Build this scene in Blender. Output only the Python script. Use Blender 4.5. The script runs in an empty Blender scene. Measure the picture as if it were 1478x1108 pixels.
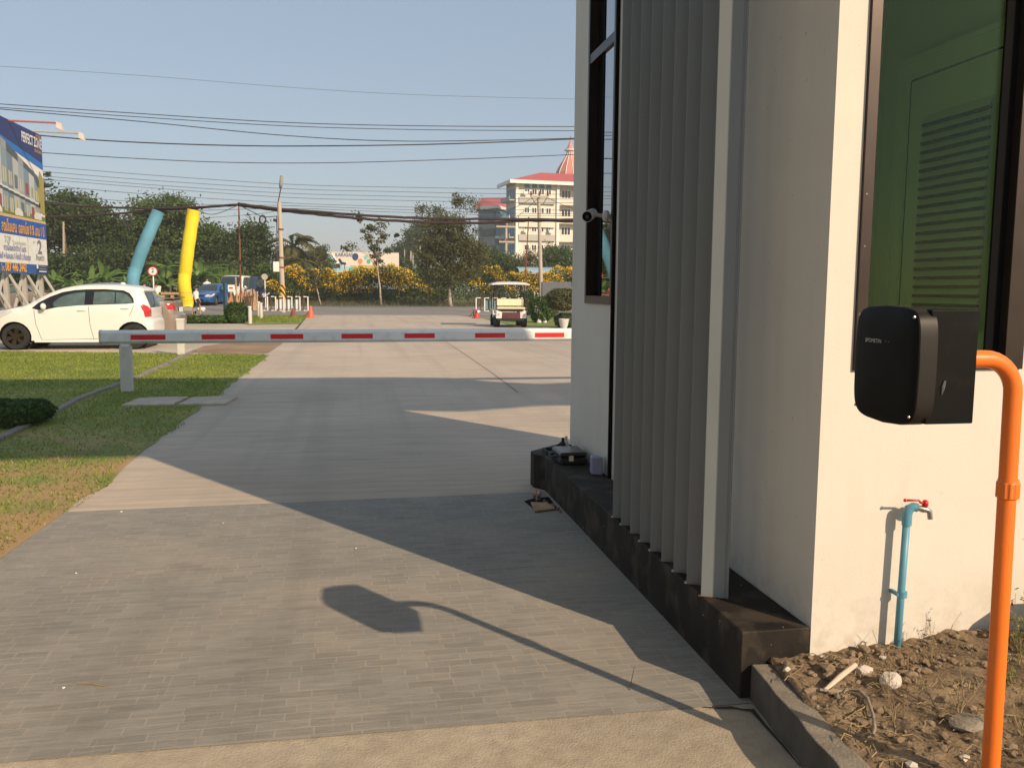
import bpy, bmesh, math, random
import numpy as np
from math import radians as RAD, sin, cos, pi
from mathutils import Vector, Matrix
from mathutils.geometry import delaunay_2d_cdt

random.seed(7); RNG = np.random.default_rng(7)
S = bpy.context.scene
# ------------------------------------------------------------------ camera
CAM_H = 1.4; FPX = 1245.8; YAW = RAD(10.195); PITCH = RAD(6.26); ROLL = RAD(0.402)
def cam_rows():
    cy, sy, cp, sp, cr, sr = cos(YAW), sin(YAW), cos(PITCH), sin(PITCH), cos(ROLL), sin(ROLL)
    f0 = np.array([sy, cy, 0.]); rt = np.array([cy, -sy, 0.]); up = np.array([0, 0, 1.])
    fwd = f0*cp-up*sp; u2 = up*cp+f0*sp
    return np.array([rt*cr+u2*sr, -rt*sr+u2*cr, fwd])
CR = cam_rows(); CPOS = np.array([0, 0, CAM_H])
cam = bpy.data.cameras.new('camera'); camo = bpy.data.objects.new('camera', cam); S.collection.objects.link(camo)
cam.sensor_fit = 'HORIZONTAL'; cam.sensor_width = 36; cam.lens = 36*FPX/1478; cam.clip_start = 0.05; cam.clip_end = 3000
camo.matrix_world = Matrix(((CR[0][0], CR[1][0], -CR[2][0], 0), (CR[0][1], CR[1][1], -CR[2][1], 0), (CR[0][2], CR[1][2], -CR[2][2], CAM_H), (0, 0, 0, 1)))
S.camera = camo
# ------------------------------------------------------------------ light
SUN_EL = RAD(28.5); SUN_AZ = RAD(146.0)
w = bpy.data.worlds.new('World'); S.world = w; w.use_nodes = True
nt = w.node_tree; sky = nt.nodes.new('ShaderNodeTexSky'); sky.sky_type = 'NISHITA'; sky.sun_disc = False
sky.sun_elevation = SUN_EL; sky.sun_rotation = SUN_AZ; sky.air_density = 1.0; sky.dust_density = 1.0; sky.ozone_density = 1.0
hz = nt.nodes.new('ShaderNodeMix'); hz.data_type = 'RGBA'; hz.inputs[0].default_value = .55; hz.inputs[7].default_value = (3.75, 4.7, 5.75, 1)   # milky dry-season air
nt.links.new(sky.outputs[0], hz.inputs[6]); nt.links.new(hz.outputs[2], nt.nodes['Background'].inputs[0]); nt.nodes['Background'].inputs[1].default_value = 0.108
sl = bpy.data.lights.new('sun', 'SUN'); sl.energy = 5.0; sl.angle = RAD(0.5); sl.color = (1.0, 0.785, 0.55)
so = bpy.data.objects.new('sun', sl); S.collection.objects.link(so)
sd = Vector((cos(SUN_EL)*sin(SUN_AZ), cos(SUN_EL)*cos(SUN_AZ), sin(SUN_EL)))
so.rotation_euler = sd.to_track_quat('Z', 'Y').to_euler(); so.location = (20, -20, 20)
S.view_settings.view_transform = 'Standard'; S.view_settings.look = 'None'; S.view_settings.gamma = 1; S.view_settings.exposure = 0.08

# ------------------------------------------------------------------ helpers
def ray(x, y): return CR.T @ np.array([(x-739)/FPX, -(y-554)/FPX, 1.])
def at(x, y, Y):
    d = ray(x, y); return CPOS+d*Y/d[1]
def onx(x, y, X):
    d = ray(x, y); return CPOS+d*X/d[0]
def gnd(x, y, z=0.):
    d = ray(x, y); return CPOS+d*(z-CAM_H)/d[2]
def tz(Y): t = min(1, max(0, (Y-57)/8)); return 0.22*t*t*(3-2*t)      # the ground rises a little past the road

def mat(name, col, rough=.6, metal=0, var=.12, scale=6, bump=0, bscale=60, col2=None, spec=None, coat=0, stretch=None, detail=6):
    m = bpy.data.materials.new(name); m.use_nodes = True; n = m.node_tree.nodes; l = m.node_tree.links
    b = n['Principled BSDF']; b.inputs['Roughness'].default_value = rough; b.inputs['Metallic'].default_value = metal
    if coat: b.inputs['Coat Weight'].default_value = coat; b.inputs['Coat Roughness'].default_value = .05
    if spec is not None: b.inputs['Specular IOR Level'].default_value = spec
    tc = n.new('ShaderNodeTexCoord'); mp = n.new('ShaderNodeMapping'); l.new(tc.outputs['Object'], mp.inputs[0])
    if stretch: mp.inputs['Scale'].default_value = stretch
    no = n.new('ShaderNodeTexNoise'); no.inputs['Scale'].default_value = scale; no.inputs['Detail'].default_value = detail; no.inputs['Roughness'].default_value = .62
    l.new(mp.outputs[0], no.inputs['Vector'])
    r = n.new('ShaderNodeValToRGB'); r.color_ramp.elements[0].position = .3; r.color_ramp.elements[1].position = .7
    c = col2 if col2 else tuple(min(1, v*(1+var)) for v in col)
    a = col if col2 else tuple(v*(1-var) for v in col)
    r.color_ramp.elements[0].color = (*a, 1); r.color_ramp.elements[1].color = (*c, 1)
    l.new(no.outputs[0], r.inputs[0]); l.new(r.outputs[0], b.inputs['Base Color'])
    if bump:
        n2 = n.new('ShaderNodeTexNoise'); n2.inputs['Scale'].default_value = bscale; n2.inputs['Detail'].default_value = 5
        l.new(mp.outputs[0], n2.inputs['Vector'])
        bp = n.new('ShaderNodeBump'); bp.inputs['Strength'].default_value = bump; bp.inputs['Distance'].default_value = .01
        l.new(n2.outputs[0], bp.inputs['Height']); l.new(bp.outputs[0], b.inputs['Normal'])
    return m
def N(m, t, **kw):
    x = m.node_tree.nodes.new(t)
    for k, v in kw.items():
        if k in x.inputs: x.inputs[k].default_value = v
        else: setattr(x, k, v)
    return x
def L(m, a, b): m.node_tree.links.new(a, b)

BASE = {}
class MB:
    def __init__(s): s.v = []; s.f = []
    def add(s, vs, fs):
        o = len(s.v); s.v += [tuple(map(float, p)) for p in vs]; s.f += [tuple(i+o for i in f) for f in fs]; return s
    def box(s, c, d, rz=0, rx=0, ry=0):
        R = Matrix.Rotation(rz, 3, 'Z') @ Matrix.Rotation(ry, 3, 'Y') @ Matrix.Rotation(rx, 3, 'X')
        vs = [Vector(c)+R@Vector((sx*d[0]/2, sy*d[1]/2, sz*d[2]/2)) for sz in (-1, 1) for sx, sy in ((-1, -1), (1, -1), (1, 1), (-1, 1))]
        return s.add(vs, [(3, 2, 1, 0), (4, 5, 6, 7), (0, 1, 5, 4), (1, 2, 6, 5), (2, 3, 7, 6), (3, 0, 4, 7)])
    def b2(s, a, b):      # box from corner to corner
        return s.box([(a[i]+b[i])/2 for i in range(3)], [abs(b[i]-a[i]) for i in range(3)])
    def prism(s, poly, z0, z1):
        n = len(poly); vs = [(x, y, z0) for x, y in poly]+[(x, y, z1) for x, y in poly]
        ar = sum(poly[i][0]*poly[(i+1) % n][1]-poly[(i+1) % n][0]*poly[i][1] for i in range(n))
        if ar < 0: vs = [(x, y, z0) for x, y in poly[::-1]]+[(x, y, z1) for x, y in poly[::-1]]
        return s.add(vs, [tuple(range(n))[::-1], tuple(range(n, 2*n))]+[(i, (i+1) % n, n+(i+1) % n, n+i) for i in range(n)])
    def ext(s, poly3, dv):   # extrude planar 3D polygon along dv
        n = len(poly3); dv = Vector(dv); vs = [Vector(p) for p in poly3]; vs += [p+dv for p in vs]
        return s.add(vs, [tuple(range(n))[::-1], tuple(range(n, 2*n))]+[(i, (i+1) % n, n+(i+1) % n, n+i) for i in range(n)])
    def tube(s, pts, r, n=8, cap=True):
        pts = [Vector(p) for p in pts]; rs = r if isinstance(r, (list, tuple)) else [r]*len(pts); o = len(s.v); N_ = len(pts); up = None
        for i, p in enumerate(pts):
            t = (pts[min(i+1, N_-1)]-pts[max(i-1, 0)]).normalized()
            if up is None: up = Vector((0, 0, 1)) if abs(t.z) < .9 else Vector((1, 0, 0))
            a = t.cross(up).normalized(); b = a.cross(t).normalized(); up = b
            for k in range(n):
                q = p+(a*cos(2*pi*k/n)+b*sin(2*pi*k/n))*rs[i]; s.v.append(tuple(q))
        for i in range(N_-1):
            for k in range(n): s.f.append((o+i*n+k, o+i*n+(k+1) % n, o+(i+1)*n+(k+1) % n, o+(i+1)*n+k))
        if cap: s.f.append(tuple(o+k for k in range(n))[::-1]); s.f.append(tuple(o+(N_-1)*n+k for k in range(n)))
        return s
    def lathe(s, prof, c, n=24, axis='Z'):
        o = len(s.v); m = len(prof)
        for (r, h) in prof:
            for k in range(n):
                a = 2*pi*k/n; x, y = r*cos(a), r*sin(a)
                p = {'Z': (x, y, h), 'Y': (x, h, -y), 'X': (h, x, y)}[axis]
                s.v.append((c[0]+p[0], c[1]+p[1], c[2]+p[2]))
        for i in range(m-1):
            for k in range(n): s.f.append((o+i*n+k, o+i*n+(k+1) % n, o+(i+1)*n+(k+1) % n, o+(i+1)*n+k))
        s.f.append(tuple(o+k for k in range(n))[::-1]); s.f.append(tuple(o+(m-1)*n+k for k in range(n)))
        return s
    def blob(s, c, r, sub=2, j=.15, sq=(1, 1, 1)):
        bm = bmesh.new(); bmesh.ops.create_icosphere(bm, subdivisions=sub, radius=1)
        vs = []
        for v in bm.verts:
            k = 1+random.uniform(-j, j); vs.append((c[0]+v.co.x*r*k*sq[0], c[1]+v.co.y*r*k*sq[1], c[2]+v.co.z*r*k*sq[2]))
        s.add(vs, [tuple(v.index for v in f.verts) for f in bm.faces]); bm.free(); return s
    def build(s, name, m, parent=None, smooth=False, bevel=0, seg=2, auto=None, fix=True):
        me = bpy.data.meshes.new(name); V = np.array(s.v, float)
        if parent is not None: off = BASE.get(parent.name, np.zeros(3))
        else: off = np.array([(V[:, 0].min()+V[:, 0].max())/2, (V[:, 1].min()+V[:, 1].max())/2, V[:, 2].min()])
        me.from_pydata((V-off).tolist(), [], s.f)
        if fix:
            bm = bmesh.new(); bm.from_mesh(me); bmesh.ops.recalc_face_normals(bm, faces=bm.faces); bm.to_mesh(me); bm.free()
        if smooth:
            for p in me.polygons: p.use_smooth = True
        if auto:
            me.set_sharp_from_angle(angle=RAD(auto))
        me.materials.append(m); o = bpy.data.objects.new(name, me); S.collection.objects.link(o)
        if parent is not None: o.parent = parent
        else: o.location = off
        BASE[o.name] = off
        if bevel:
            b = o.modifiers.new('bevel', 'BEVEL'); b.width = bevel; b.segments = seg; b.limit_method = 'ANGLE'
            for p in me.polygons: p.use_smooth = True
            me.set_sharp_from_angle(angle=RAD(50)); b.harden_normals = True
        return o
def tag(o, label=None, cat=None, group=None, kind=None):
    if label: o['label'] = label
    if cat: o['category'] = cat
    if group: o['group'] = group
    if kind: o['kind'] = kind
    return o
def thing(name, loc, label, cat, group=None, rz=0, local=False):
    o = bpy.data.objects.new(name, None); o.empty_display_size = .2; S.collection.objects.link(o); o.location = tuple(map(float, loc)); o.rotation_euler = (0, 0, rz)
    BASE[o.name] = np.zeros(3) if local else np.array(loc, float); return tag(o, label, cat, group)
def copy_thing(src, loc, label, rz=None, group=None):
    def cp(o, par):
        c = o.copy(); S.collection.objects.link(c)
        if par is not None: c.parent = par
        for ch in o.children: cp(ch, c)
        return c
    r = cp(src, None); r.location = tuple(map(float, loc)); r['label'] = label
    if rz is not None: r.rotation_euler = (0, 0, rz)
    if group: r['group'] = group
    BASE[r.name] = np.zeros(3)
    return r
def text(name, body, m, parent, org, size, xd=(1, 0, 0), yd=(0, 0, 1), align='LEFT', sx=1.0, thick=.004, bold=0):
    cu = bpy.data.curves.new('t', 'FONT'); cu.body = body; cu.size = 1; cu.align_x = align; cu.offset = bold; cu.extrude = 0; cu.resolution_u = 3
    to = bpy.data.objects.new('t', cu); S.collection.objects.link(to); dg = bpy.context.evaluated_depsgraph_get(); dg.update()
    me = bpy.data.meshes.new_from_object(to.evaluated_get(dg)); bpy.data.objects.remove(to)
    xd = Vector(xd).normalized(); yd = Vector(yd).normalized(); zd = xd.cross(yd); off = Vector(BASE[parent.name])
    for v in me.vertices:
        v.co = Vector(org)+xd*(v.co.x*size*sx)+yd*(v.co.y*size)+zd*thick-off
    me.materials.clear(); me.materials.append(m); me.name = name
    o = bpy.data.objects.new(name, me); S.collection.objects.link(o); o.parent = parent; BASE[o.name] = np.array(off); return o
def quads_obj(name, C, U, V, m, parent=None, off=None, tri=False):
    """many small leaf faces: centre C, half axes U, V (n,3)"""
    n = len(C); C = np.asarray(C); base = BASE[parent.name] if parent is not None else (np.array([C[:, 0].mean(), C[:, 1].mean(), C[:, 2].min()]) if off is None else np.array(off))
    C = C-base
    k = 3 if tri else 4
    P = np.empty((n, k, 3))
    if tri: P[:, 0] = C-U; P[:, 1] = C+U; P[:, 2] = C+V
    else: P[:, 0] = C-U; P[:, 1] = C-V*.9-U*.1; P[:, 2] = C+U; P[:, 3] = C+V*.9-U*.1
    me = bpy.data.meshes.new(name); me.vertices.add(n*k); me.vertices.foreach_set('co', P.reshape(-1)); me.loops.add(n*k); me.loops.foreach_set('vertex_index', np.arange(n*k, dtype=np.int32))
    me.polygons.add(n); me.polygons.foreach_set('loop_start', np.arange(0, n*k, k, dtype=np.int32)); me.polygons.foreach_set('loop_total', np.full(n, k, dtype=np.int32)); me.update(calc_edges=True); me.validate()
    me.materials.append(m); o = bpy.data.objects.new(name, me); S.collection.objects.link(o)
    if parent is not None: o.parent = parent
    else: o.location = tuple(base)
    BASE[o.name] = base; return o
def rand_dirs(n, up=0.):
    d = RNG.normal(size=(n, 3)); d[:, 2] += up; return d/np.linalg.norm(d, axis=1)[:, None]
# ------------------------------------------------------------------ materials
def leafmat(name, c1, c2, trans=.35):
    m = mat(name, c1, .55, col2=c2, scale=.75, detail=9)
    b = m.node_tree.nodes['Principled BSDF']; out = m.node_tree.nodes['Material Output']
    oi = N(m, 'ShaderNodeObjectInfo'); g = N(m, 'ShaderNodeNewGeometry')
    hs = N(m, 'ShaderNodeHueSaturation'); mr = N(m, 'ShaderNodeMapRange'); mr.inputs[3].default_value = .55; mr.inputs[4].default_value = 1.5
    L(m, g.outputs['Random Per Island'], mr.inputs[0]); L(m, mr.outputs[0], hs.inputs['Value'])
    src = b.inputs['Base Color'].links[0].from_socket; L(m, src, hs.inputs['Color']); L(m, hs.outputs[0], b.inputs['Base Color'])
    t = N(m, 'ShaderNodeBsdfTranslucent'); L(m, hs.outputs[0], t.inputs[0]); mx = N(m, 'ShaderNodeMixShader'); mx.inputs[0].default_value = trans
    L(m, b.outputs[0], mx.inputs[1]); L(m, t.outputs[0], mx.inputs[2]); L(m, mx.outputs[0], out.inputs[0]); return m
M = {}
M['leaf_dark'] = leafmat('leaf_dark', (.035, .06, .014), (.085, .13, .03))
M['leaf_mid'] = leafmat('leaf_mid', (.05, .09, .02), (.12, .18, .035))
M['leaf_olive'] = leafmat('leaf_olive', (.07, .08, .025), (.15, .15, .05))
M['leaf_bright'] = leafmat('leaf_bright', (.09, .17, .03), (.20, .32, .07))
M['leaf_banana'] = leafmat('leaf_banana', (.12, .22, .045), (.27, .40, .10), .45)
M['leaf_dry'] = leafmat('leaf_dry', (.16, .12, .05), (.34, .26, .12))
M['flower'] = leafmat('flower', (.85, .48, .02), (.98, .70, .06), .3)
M['bush'] = leafmat('bush', (.03, .07, .015), (.09, .17, .035))
M['grass'] = leafmat('grass_blade', (.15, .23, .03), (.36, .38, .06), .4)
M['grass_dry'] = leafmat('grass_dry', (.2, .16, .06), (.42, .33, .15), .3)
M['bark'] = mat('bark', (.16, .11, .07), .9, var=.35, scale=12, bump=.5)
M['bark_pale'] = mat('bark_pale', (.40, .33, .25), .9, var=.25, scale=12, bump=.3)
M['wall'] = mat('white_plaster', (.68, .64, .565), .75, var=.05, scale=1.7, bump=.09, bscale=190)
M['roofconc'] = mat('roof_concrete', (.45, .44, .42), .8)
M['plinth'] = None
M['fin'] = mat('grey_fin_paint', (.19, .215, .228), .45, metal=.0, var=.05, scale=3)
M['frame'] = mat('bronze_aluminium', (.045, .032, .027), .38, metal=.55, var=.15, scale=9)
M['blackhole'] = mat('gasket_and_shade_black', (.006, .006, .007), .8, spec=.05)
M['intwall'] = mat('interior_paint', (.78, .76, .68), .7, var=.03)
M['door'] = mat('interior_door_paint', (.80, .78, .70), .5, var=.03)
M['doorgap'] = mat('louvre_gap_shade', (.30, .29, .25), .7)
M['orange'] = mat('orange_pvc', (.88, .195, .022), .38, var=.05, scale=5, bump=.05, bscale=90)
M['blackbox'] = mat('black_plastic', (.0035, .0035, .0034), .5, spec=.14, var=.2, scale=14, bump=.04, bscale=300)
M['coverrim'] = mat('cover_rim_plastic', (.016, .013, .011), .5, spec=.3, var=.2, scale=14)
M['whiteink'] = mat('white_print', (.55, .55, .55), .5)
M['led'] = mat('red_led_lens', (.35, .02, .02), .3)
M['bluepvc'] = mat('blue_pvc', (.11, .31, .43), .45, var=.12, scale=14)
M['redplastic'] = mat('red_plastic', (.55, .02, .02), .35)
M['chrome'] = mat('worn_metal', (.50, .47, .42), .3, metal=.9, var=.2, scale=30)
M['black'] = mat('black_rubber', (.012, .012, .012), .6)
M['rubber'] = mat('tyre_rubber', (.018, .017, .016), .75, bump=.2)
M['silver'] = mat('barrier_aluminium', (.80, .80, .77), .45, metal=.0, var=.05, scale=2)
M['redtape'] = mat('red_reflective_tape', (.72, .018, .022), .35, var=.1)
M['postgrey'] = mat('grey_post_paint', (.60, .575, .52), .5, var=.08)
M['whitepaint'] = mat('white_paint', (.78, .76, .72), .5, var=.06)
M['cream'] = mat('cream_vinyl', (.80, .70, .48), .5, var=.05)
M['brownpaint'] = mat('maroon_steel', (.10, .03, .025), .6, var=.2)
M['rust'] = mat('rusty_brown', (.20, .07, .04), .8, var=.3)
M['cone'] = mat('orange_cone', (.85, .12, .05), .5, var=.1)
M['conered'] = mat('red_cone', (.55, .04, .03), .5, var=.1)
M['carwhite'] = mat('white_car_paint', (.80, .775, .71), .28, var=.015, scale=1, coat=.6)
M['cargrey'] = mat('bronze_grey_car_paint', (.27, .22, .175), .35, metal=.25, var=.04, coat=.7)
M['carblue'] = mat('blue_car_paint', (.015, .12, .38), .28, metal=.3, var=.04, coat=.8)
M['cardark'] = mat('dark_car_paint', (.03, .035, .04), .3, metal=.4, coat=.8)
M['carnavy'] = mat('navy_van_paint', (.03, .05, .12), .3, metal=.3, coat=.8)
M['carglass'] = mat('car_glass', (.03, .045, .045), .06, spec=.8, var=.1)
M['carglass_side'] = mat('car_side_glass', (.085, .125, .115), .1, spec=.8, var=.35, scale=3.5)
M['trim'] = mat('black_trim', (.012, .011, .011), .3)
M['rim'] = mat('bronze_rim', (.055, .038, .022), .35, metal=.6)
M['alloy'] = mat('alloy_rim', (.4, .4, .4), .35, metal=.8)
M['redlens'] = mat('red_lens', (.50, .015, .02), .15, coat=1)
M['clearlens'] = mat('clear_lens', (.62, .60, .58), .15, coat=1)
M['plate'] = mat('number_plate', (.75, .75, .72), .5)
M['airblue'] = mat('blue_nylon', (.11, .31, .43), .7, var=.1, scale=1.2, bump=1.0, bscale=3.2)
M['airyellow'] = mat('yellow_nylon', (.84, .62, .02), .7, var=.05, scale=1.2, bump=1.0, bscale=3.2)
M['wood'] = mat('weathered_wood', (.42, .28, .16), .85, var=.3, scale=8, bump=.3)
M['woodor'] = mat('orange_wood', (.50, .24, .11), .85, var=.35, scale=8, bump=.3)
M['poleconc'] = mat('pole_concrete', (.48, .40, .32), .85, var=.1, scale=5)
M['wire'] = mat('wire_black', (.03, .028, .03), .6)
M['wiregrey'] = mat('wire_grey', (.10, .11, .12), .6)
M['cable'] = mat('cable_bundle', (.035, .018, .015), .8, var=.4, scale=5)
M['skin'] = mat('skin', (.42, .25, .17), .6, var=.05)
M['hair'] = mat('black_hair', (.012, .010, .009), .6)
M['shirtwhite'] = mat('white_shirt', (.75, .73, .70), .8, var=.06)
M['shirtred'] = mat('maroon_shirt', (.25, .03, .04), .8)
M['clothblack'] = mat('black_cloth', (.015, .015, .018), .85)
M['signred'] = mat('sign_red', (.55, .02, .02), .5)
M['signblack'] = mat('sign_black', (.01, .01, .01), .5)
M['signblue'] = mat('sign_blue', (.02, .10, .22), .5)
M['yellowpaint'] = mat('yellow_paint', (.75, .42, .04), .6, var=.1)
M['steel'] = mat('galvanised_steel', (.50, .46, .40), .5, metal=.3, var=.12, scale=3)
M['steelred'] = mat('red_oxide_steel', (.42, .12, .09), .6)
M['lamp'] = mat('lamp_housing', (.60, .55, .48), .5)
M['tileRed'] = mat('red_roof_tiles', (.46, .10, .095), .7, var=.08, scale=2)
M['domeRed'] = mat('pink_dome_tiles', (.62, .25, .19), .7, var=.08, scale=2)
M['school'] = mat('school_render', (.74, .68, .58), .8, var=.05, scale=.4)
M['schoolgrey'] = mat('school_spandrel', (.48, .45, .40), .8, var=.05, scale=.4)
M['schoolblue'] = mat('school_blue_panel', (.10, .25, .34), .5)
M['darkglass'] = mat('dark_glass', (.02, .022, .025), .12, spec=.7)
M['soilstone'] = mat('rubble_stone', (.20, .14, .09), .9, col2=(.29, .22, .15), scale=9, bump=.4)
M['whitestone'] = mat('white_stone', (.58, .52, .45), .9, var=.15, scale=20, bump=.4)
M['twig'] = mat('dry_twig', (.30, .22, .12), .9, var=.3, scale=20)
M['weed'] = leafmat('weed_leaf', (.14, .17, .04), (.30, .30, .10))
M['pot'] = mat('white_pot', (.6, .6, .58), .6)
M['bluetin'] = mat('blue_tin_roof', (.28, .44, .54), .5, var=.08)
M['cctv'] = mat('cctv_white', (.62, .60, .58), .4)
M['purpleplastic'] = mat('pale_lilac_plastic', (.30, .30, .42), .5)
M['wallgrey'] = mat('grey_block_wall', (.28, .28, .27), .9, var=.2, scale=1)
M['banner'] = mat('banner_cloth', (.75, .74, .72), .7)

def glass(name, tint, rough=.02, refl=.0):
    m = bpy.data.materials.new(name); m.use_nodes = True; n = m.node_tree.nodes; n.remove(n['Principled BSDF'])
    tr = N(m, 'ShaderNodeBsdfTransparent'); tr.inputs[0].default_value = (*tint, 1)
    gl = N(m, 'ShaderNodeBsdfGlossy'); gl.inputs['Roughness'].default_value = rough
    tc = N(m, 'ShaderNodeTexCoord'); no = N(m, 'ShaderNodeTexNoise'); no.inputs['Scale'].default_value = 2.0; L(m, tc.outputs['Object'], no.inputs['Vector'])
    mr = N(m, 'ShaderNodeMapRange'); mr.inputs[3].default_value = rough; mr.inputs[4].default_value = rough+.015; L(m, no.outputs[0], mr.inputs[0]); L(m, mr.outputs[0], gl.inputs['Roughness'])
    fr = N(m, 'ShaderNodeFresnel'); fr.inputs[0].default_value = 1.5; mx = N(m, 'ShaderNodeMixShader')
    ad = N(m, 'ShaderNodeMath', operation='ADD'); ad.inputs[1].default_value = refl; L(m, fr.outputs[0], ad.inputs[0])
    L(m, ad.outputs[0], mx.inputs[0]); L(m, tr.outputs[0], mx.inputs[1]); L(m, gl.outputs[0], mx.inputs[2]); L(m, mx.outputs[0], n['Material Output'].inputs[0]); return m
M['greenglass'] = glass('green_tinted_glass', (.64, .86, .60)); [setattr(q.inputs[0], 'default_value', 1.27) for q in M['greenglass'].node_tree.nodes if q.type == 'FRESNEL']

# plinth: dark polished cement with scuffs and splashes
m = mat('dark_plinth_cement', (.012, .0105, .0095), .66, spec=.18, col2=(.034, .028, .023), scale=4, bump=.15, bscale=80); M['plinth'] = m
b = m.node_tree.nodes['Principled BSDF']; tc = N(m, 'ShaderNodeTexCoord'); no = N(m, 'ShaderNodeTexNoise'); no.inputs['Scale'].default_value = 38; no.inputs['Detail'].default_value = 3
L(m, tc.outputs['Object'], no.inputs['Vector']); rr = N(m, 'ShaderNodeValToRGB'); rr.color_ramp.elements[0].position = .73; rr.color_ramp.elements[1].position = .76
mx = N(m, 'ShaderNodeMix', data_type='RGBA'); L(m, no.outputs[0], rr.inputs[0]); L(m, rr.outputs[0], mx.inputs[0]); src = b.inputs['Base Color'].links[0].from_socket
L(m, src, mx.inputs[6]); mx.inputs[7].default_value = (.4, .36, .3, 1); L(m, mx.outputs[2], b.inputs['Base Color'])

def layered(name, base, c_dark, c_light, s1=.6, s2=9, streak=None, spots=0, bump=.25, rough=.85, fine=180):
    """concrete-like ground: broad tone patches, fine grain, streaks"""
    m = bpy.data.materials.new(name); m.use_nodes = True; b = m.node_tree.nodes['Principled BSDF']; b.inputs['Roughness'].default_value = rough
    tc = N(m, 'ShaderNodeTexCoord'); O = tc.outputs['Object']
    n1 = N(m, 'ShaderNodeTexNoise'); n1.inputs['Scale'].default_value = s1; n1.inputs['Detail'].default_value = 9; n1.inputs['Roughness'].default_value = .6; L(m, O, n1.inputs['Vector'])
    r = N(m, 'ShaderNodeValToRGB'); e = r.color_ramp.elements; e[0].position = .28; e[0].color = (*c_dark, 1); e[1].position = .72; e[1].color = (*c_light, 1); k = e.new(.5); k.color = (*base, 1)
    L(m, n1.outputs[0], r.inputs[0])
    mp = N(m, 'ShaderNodeMapping'); mp.inputs['Scale'].default_value = streak or (1, 1, 1); L(m, O, mp.inputs[0])
    n2 = N(m, 'ShaderNodeTexNoise'); n2.inputs['Scale'].default_value = s2; n2.inputs['Detail'].default_value = 8; n2.inputs['Roughness'].default_value = .7; L(m, mp.outputs[0], n2.inputs['Vector'])
    mr = N(m, 'ShaderNodeMapRange'); mr.inputs[1].default_value = .3; mr.inputs[2].default_value = .7; mr.inputs[3].default_value = .80; mr.inputs[4].default_value = 1.18; L(m, n2.outputs[0], mr.inputs[0])
    hs = N(m, 'ShaderNodeHueSaturation'); L(m, r.outputs[0], hs.inputs['Color']); L(m, mr.outputs[0], hs.inputs['Value'])
    n3 = N(m, 'ShaderNodeTexNoise'); n3.inputs['Scale'].default_value = fine; n3.inputs['Detail'].default_value = 3; L(m, O, n3.inputs['Vector'])
    bp = N(m, 'ShaderNodeBump'); bp.inputs['Strength'].default_value = bump; bp.inputs['Distance'].default_value = .006
    ad = N(m, 'ShaderNodeMath', operation='ADD'); L(m, n3.outputs[0], ad.inputs[0]); L(m, n2.outputs[0], ad.inputs[1]); L(m, ad.outputs[0], bp.inputs['Height'])
    L(m, bp.outputs[0], b.inputs['Normal']); L(m, hs.outputs[0], b.inputs['Base Color']); m['hs'] = 1
    return m, b, hs, bp, O
M['concrete'], b_, hs_, bp_, O_ = layered('drive_concrete', (.51, .418, .322), (.44, .36, .28), (.575, .475, .37), .45, 5, streak=(.25, 2.6, 1))
M['concrete2'], *_ = layered('parking_concrete', (.50, .42, .32), (.42, .35, .27), (.56, .48, .38), .5, 6)
M['conc_near'], *_ = layered('band_concrete', (.43, .36, .27), (.34, .29, .22), (.50, .43, .33), 1.2, 14, bump=.5, fine=120)
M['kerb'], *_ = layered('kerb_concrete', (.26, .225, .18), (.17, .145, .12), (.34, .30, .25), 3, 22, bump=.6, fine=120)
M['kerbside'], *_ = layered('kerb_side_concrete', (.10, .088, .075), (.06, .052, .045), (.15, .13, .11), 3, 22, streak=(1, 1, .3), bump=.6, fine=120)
M['asphalt'], *_ = layered('asphalt', (.25, .225, .20), (.21, .19, .17), (.30, .27, .24), .2, 4, streak=(.15, 1.5, 1))
M['dirt'], *_ = layered('verge_dirt', (.32, .20, .12), (.20, .14, .08), (.42, .30, .19), .8, 6, bump=.6, fine=40)
M['terrain'], *_ = layered('terrain_ground', (.12, .13, .05), (.08, .09, .03), (.22, .18, .09), .08, 2, fine=10)
M['soil'], *_ = layered('bed_soil', (.20, .14, .085), (.10, .068, .04), (.33, .25, .16), 5, 26, bump=1.0, fine=90)
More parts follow.
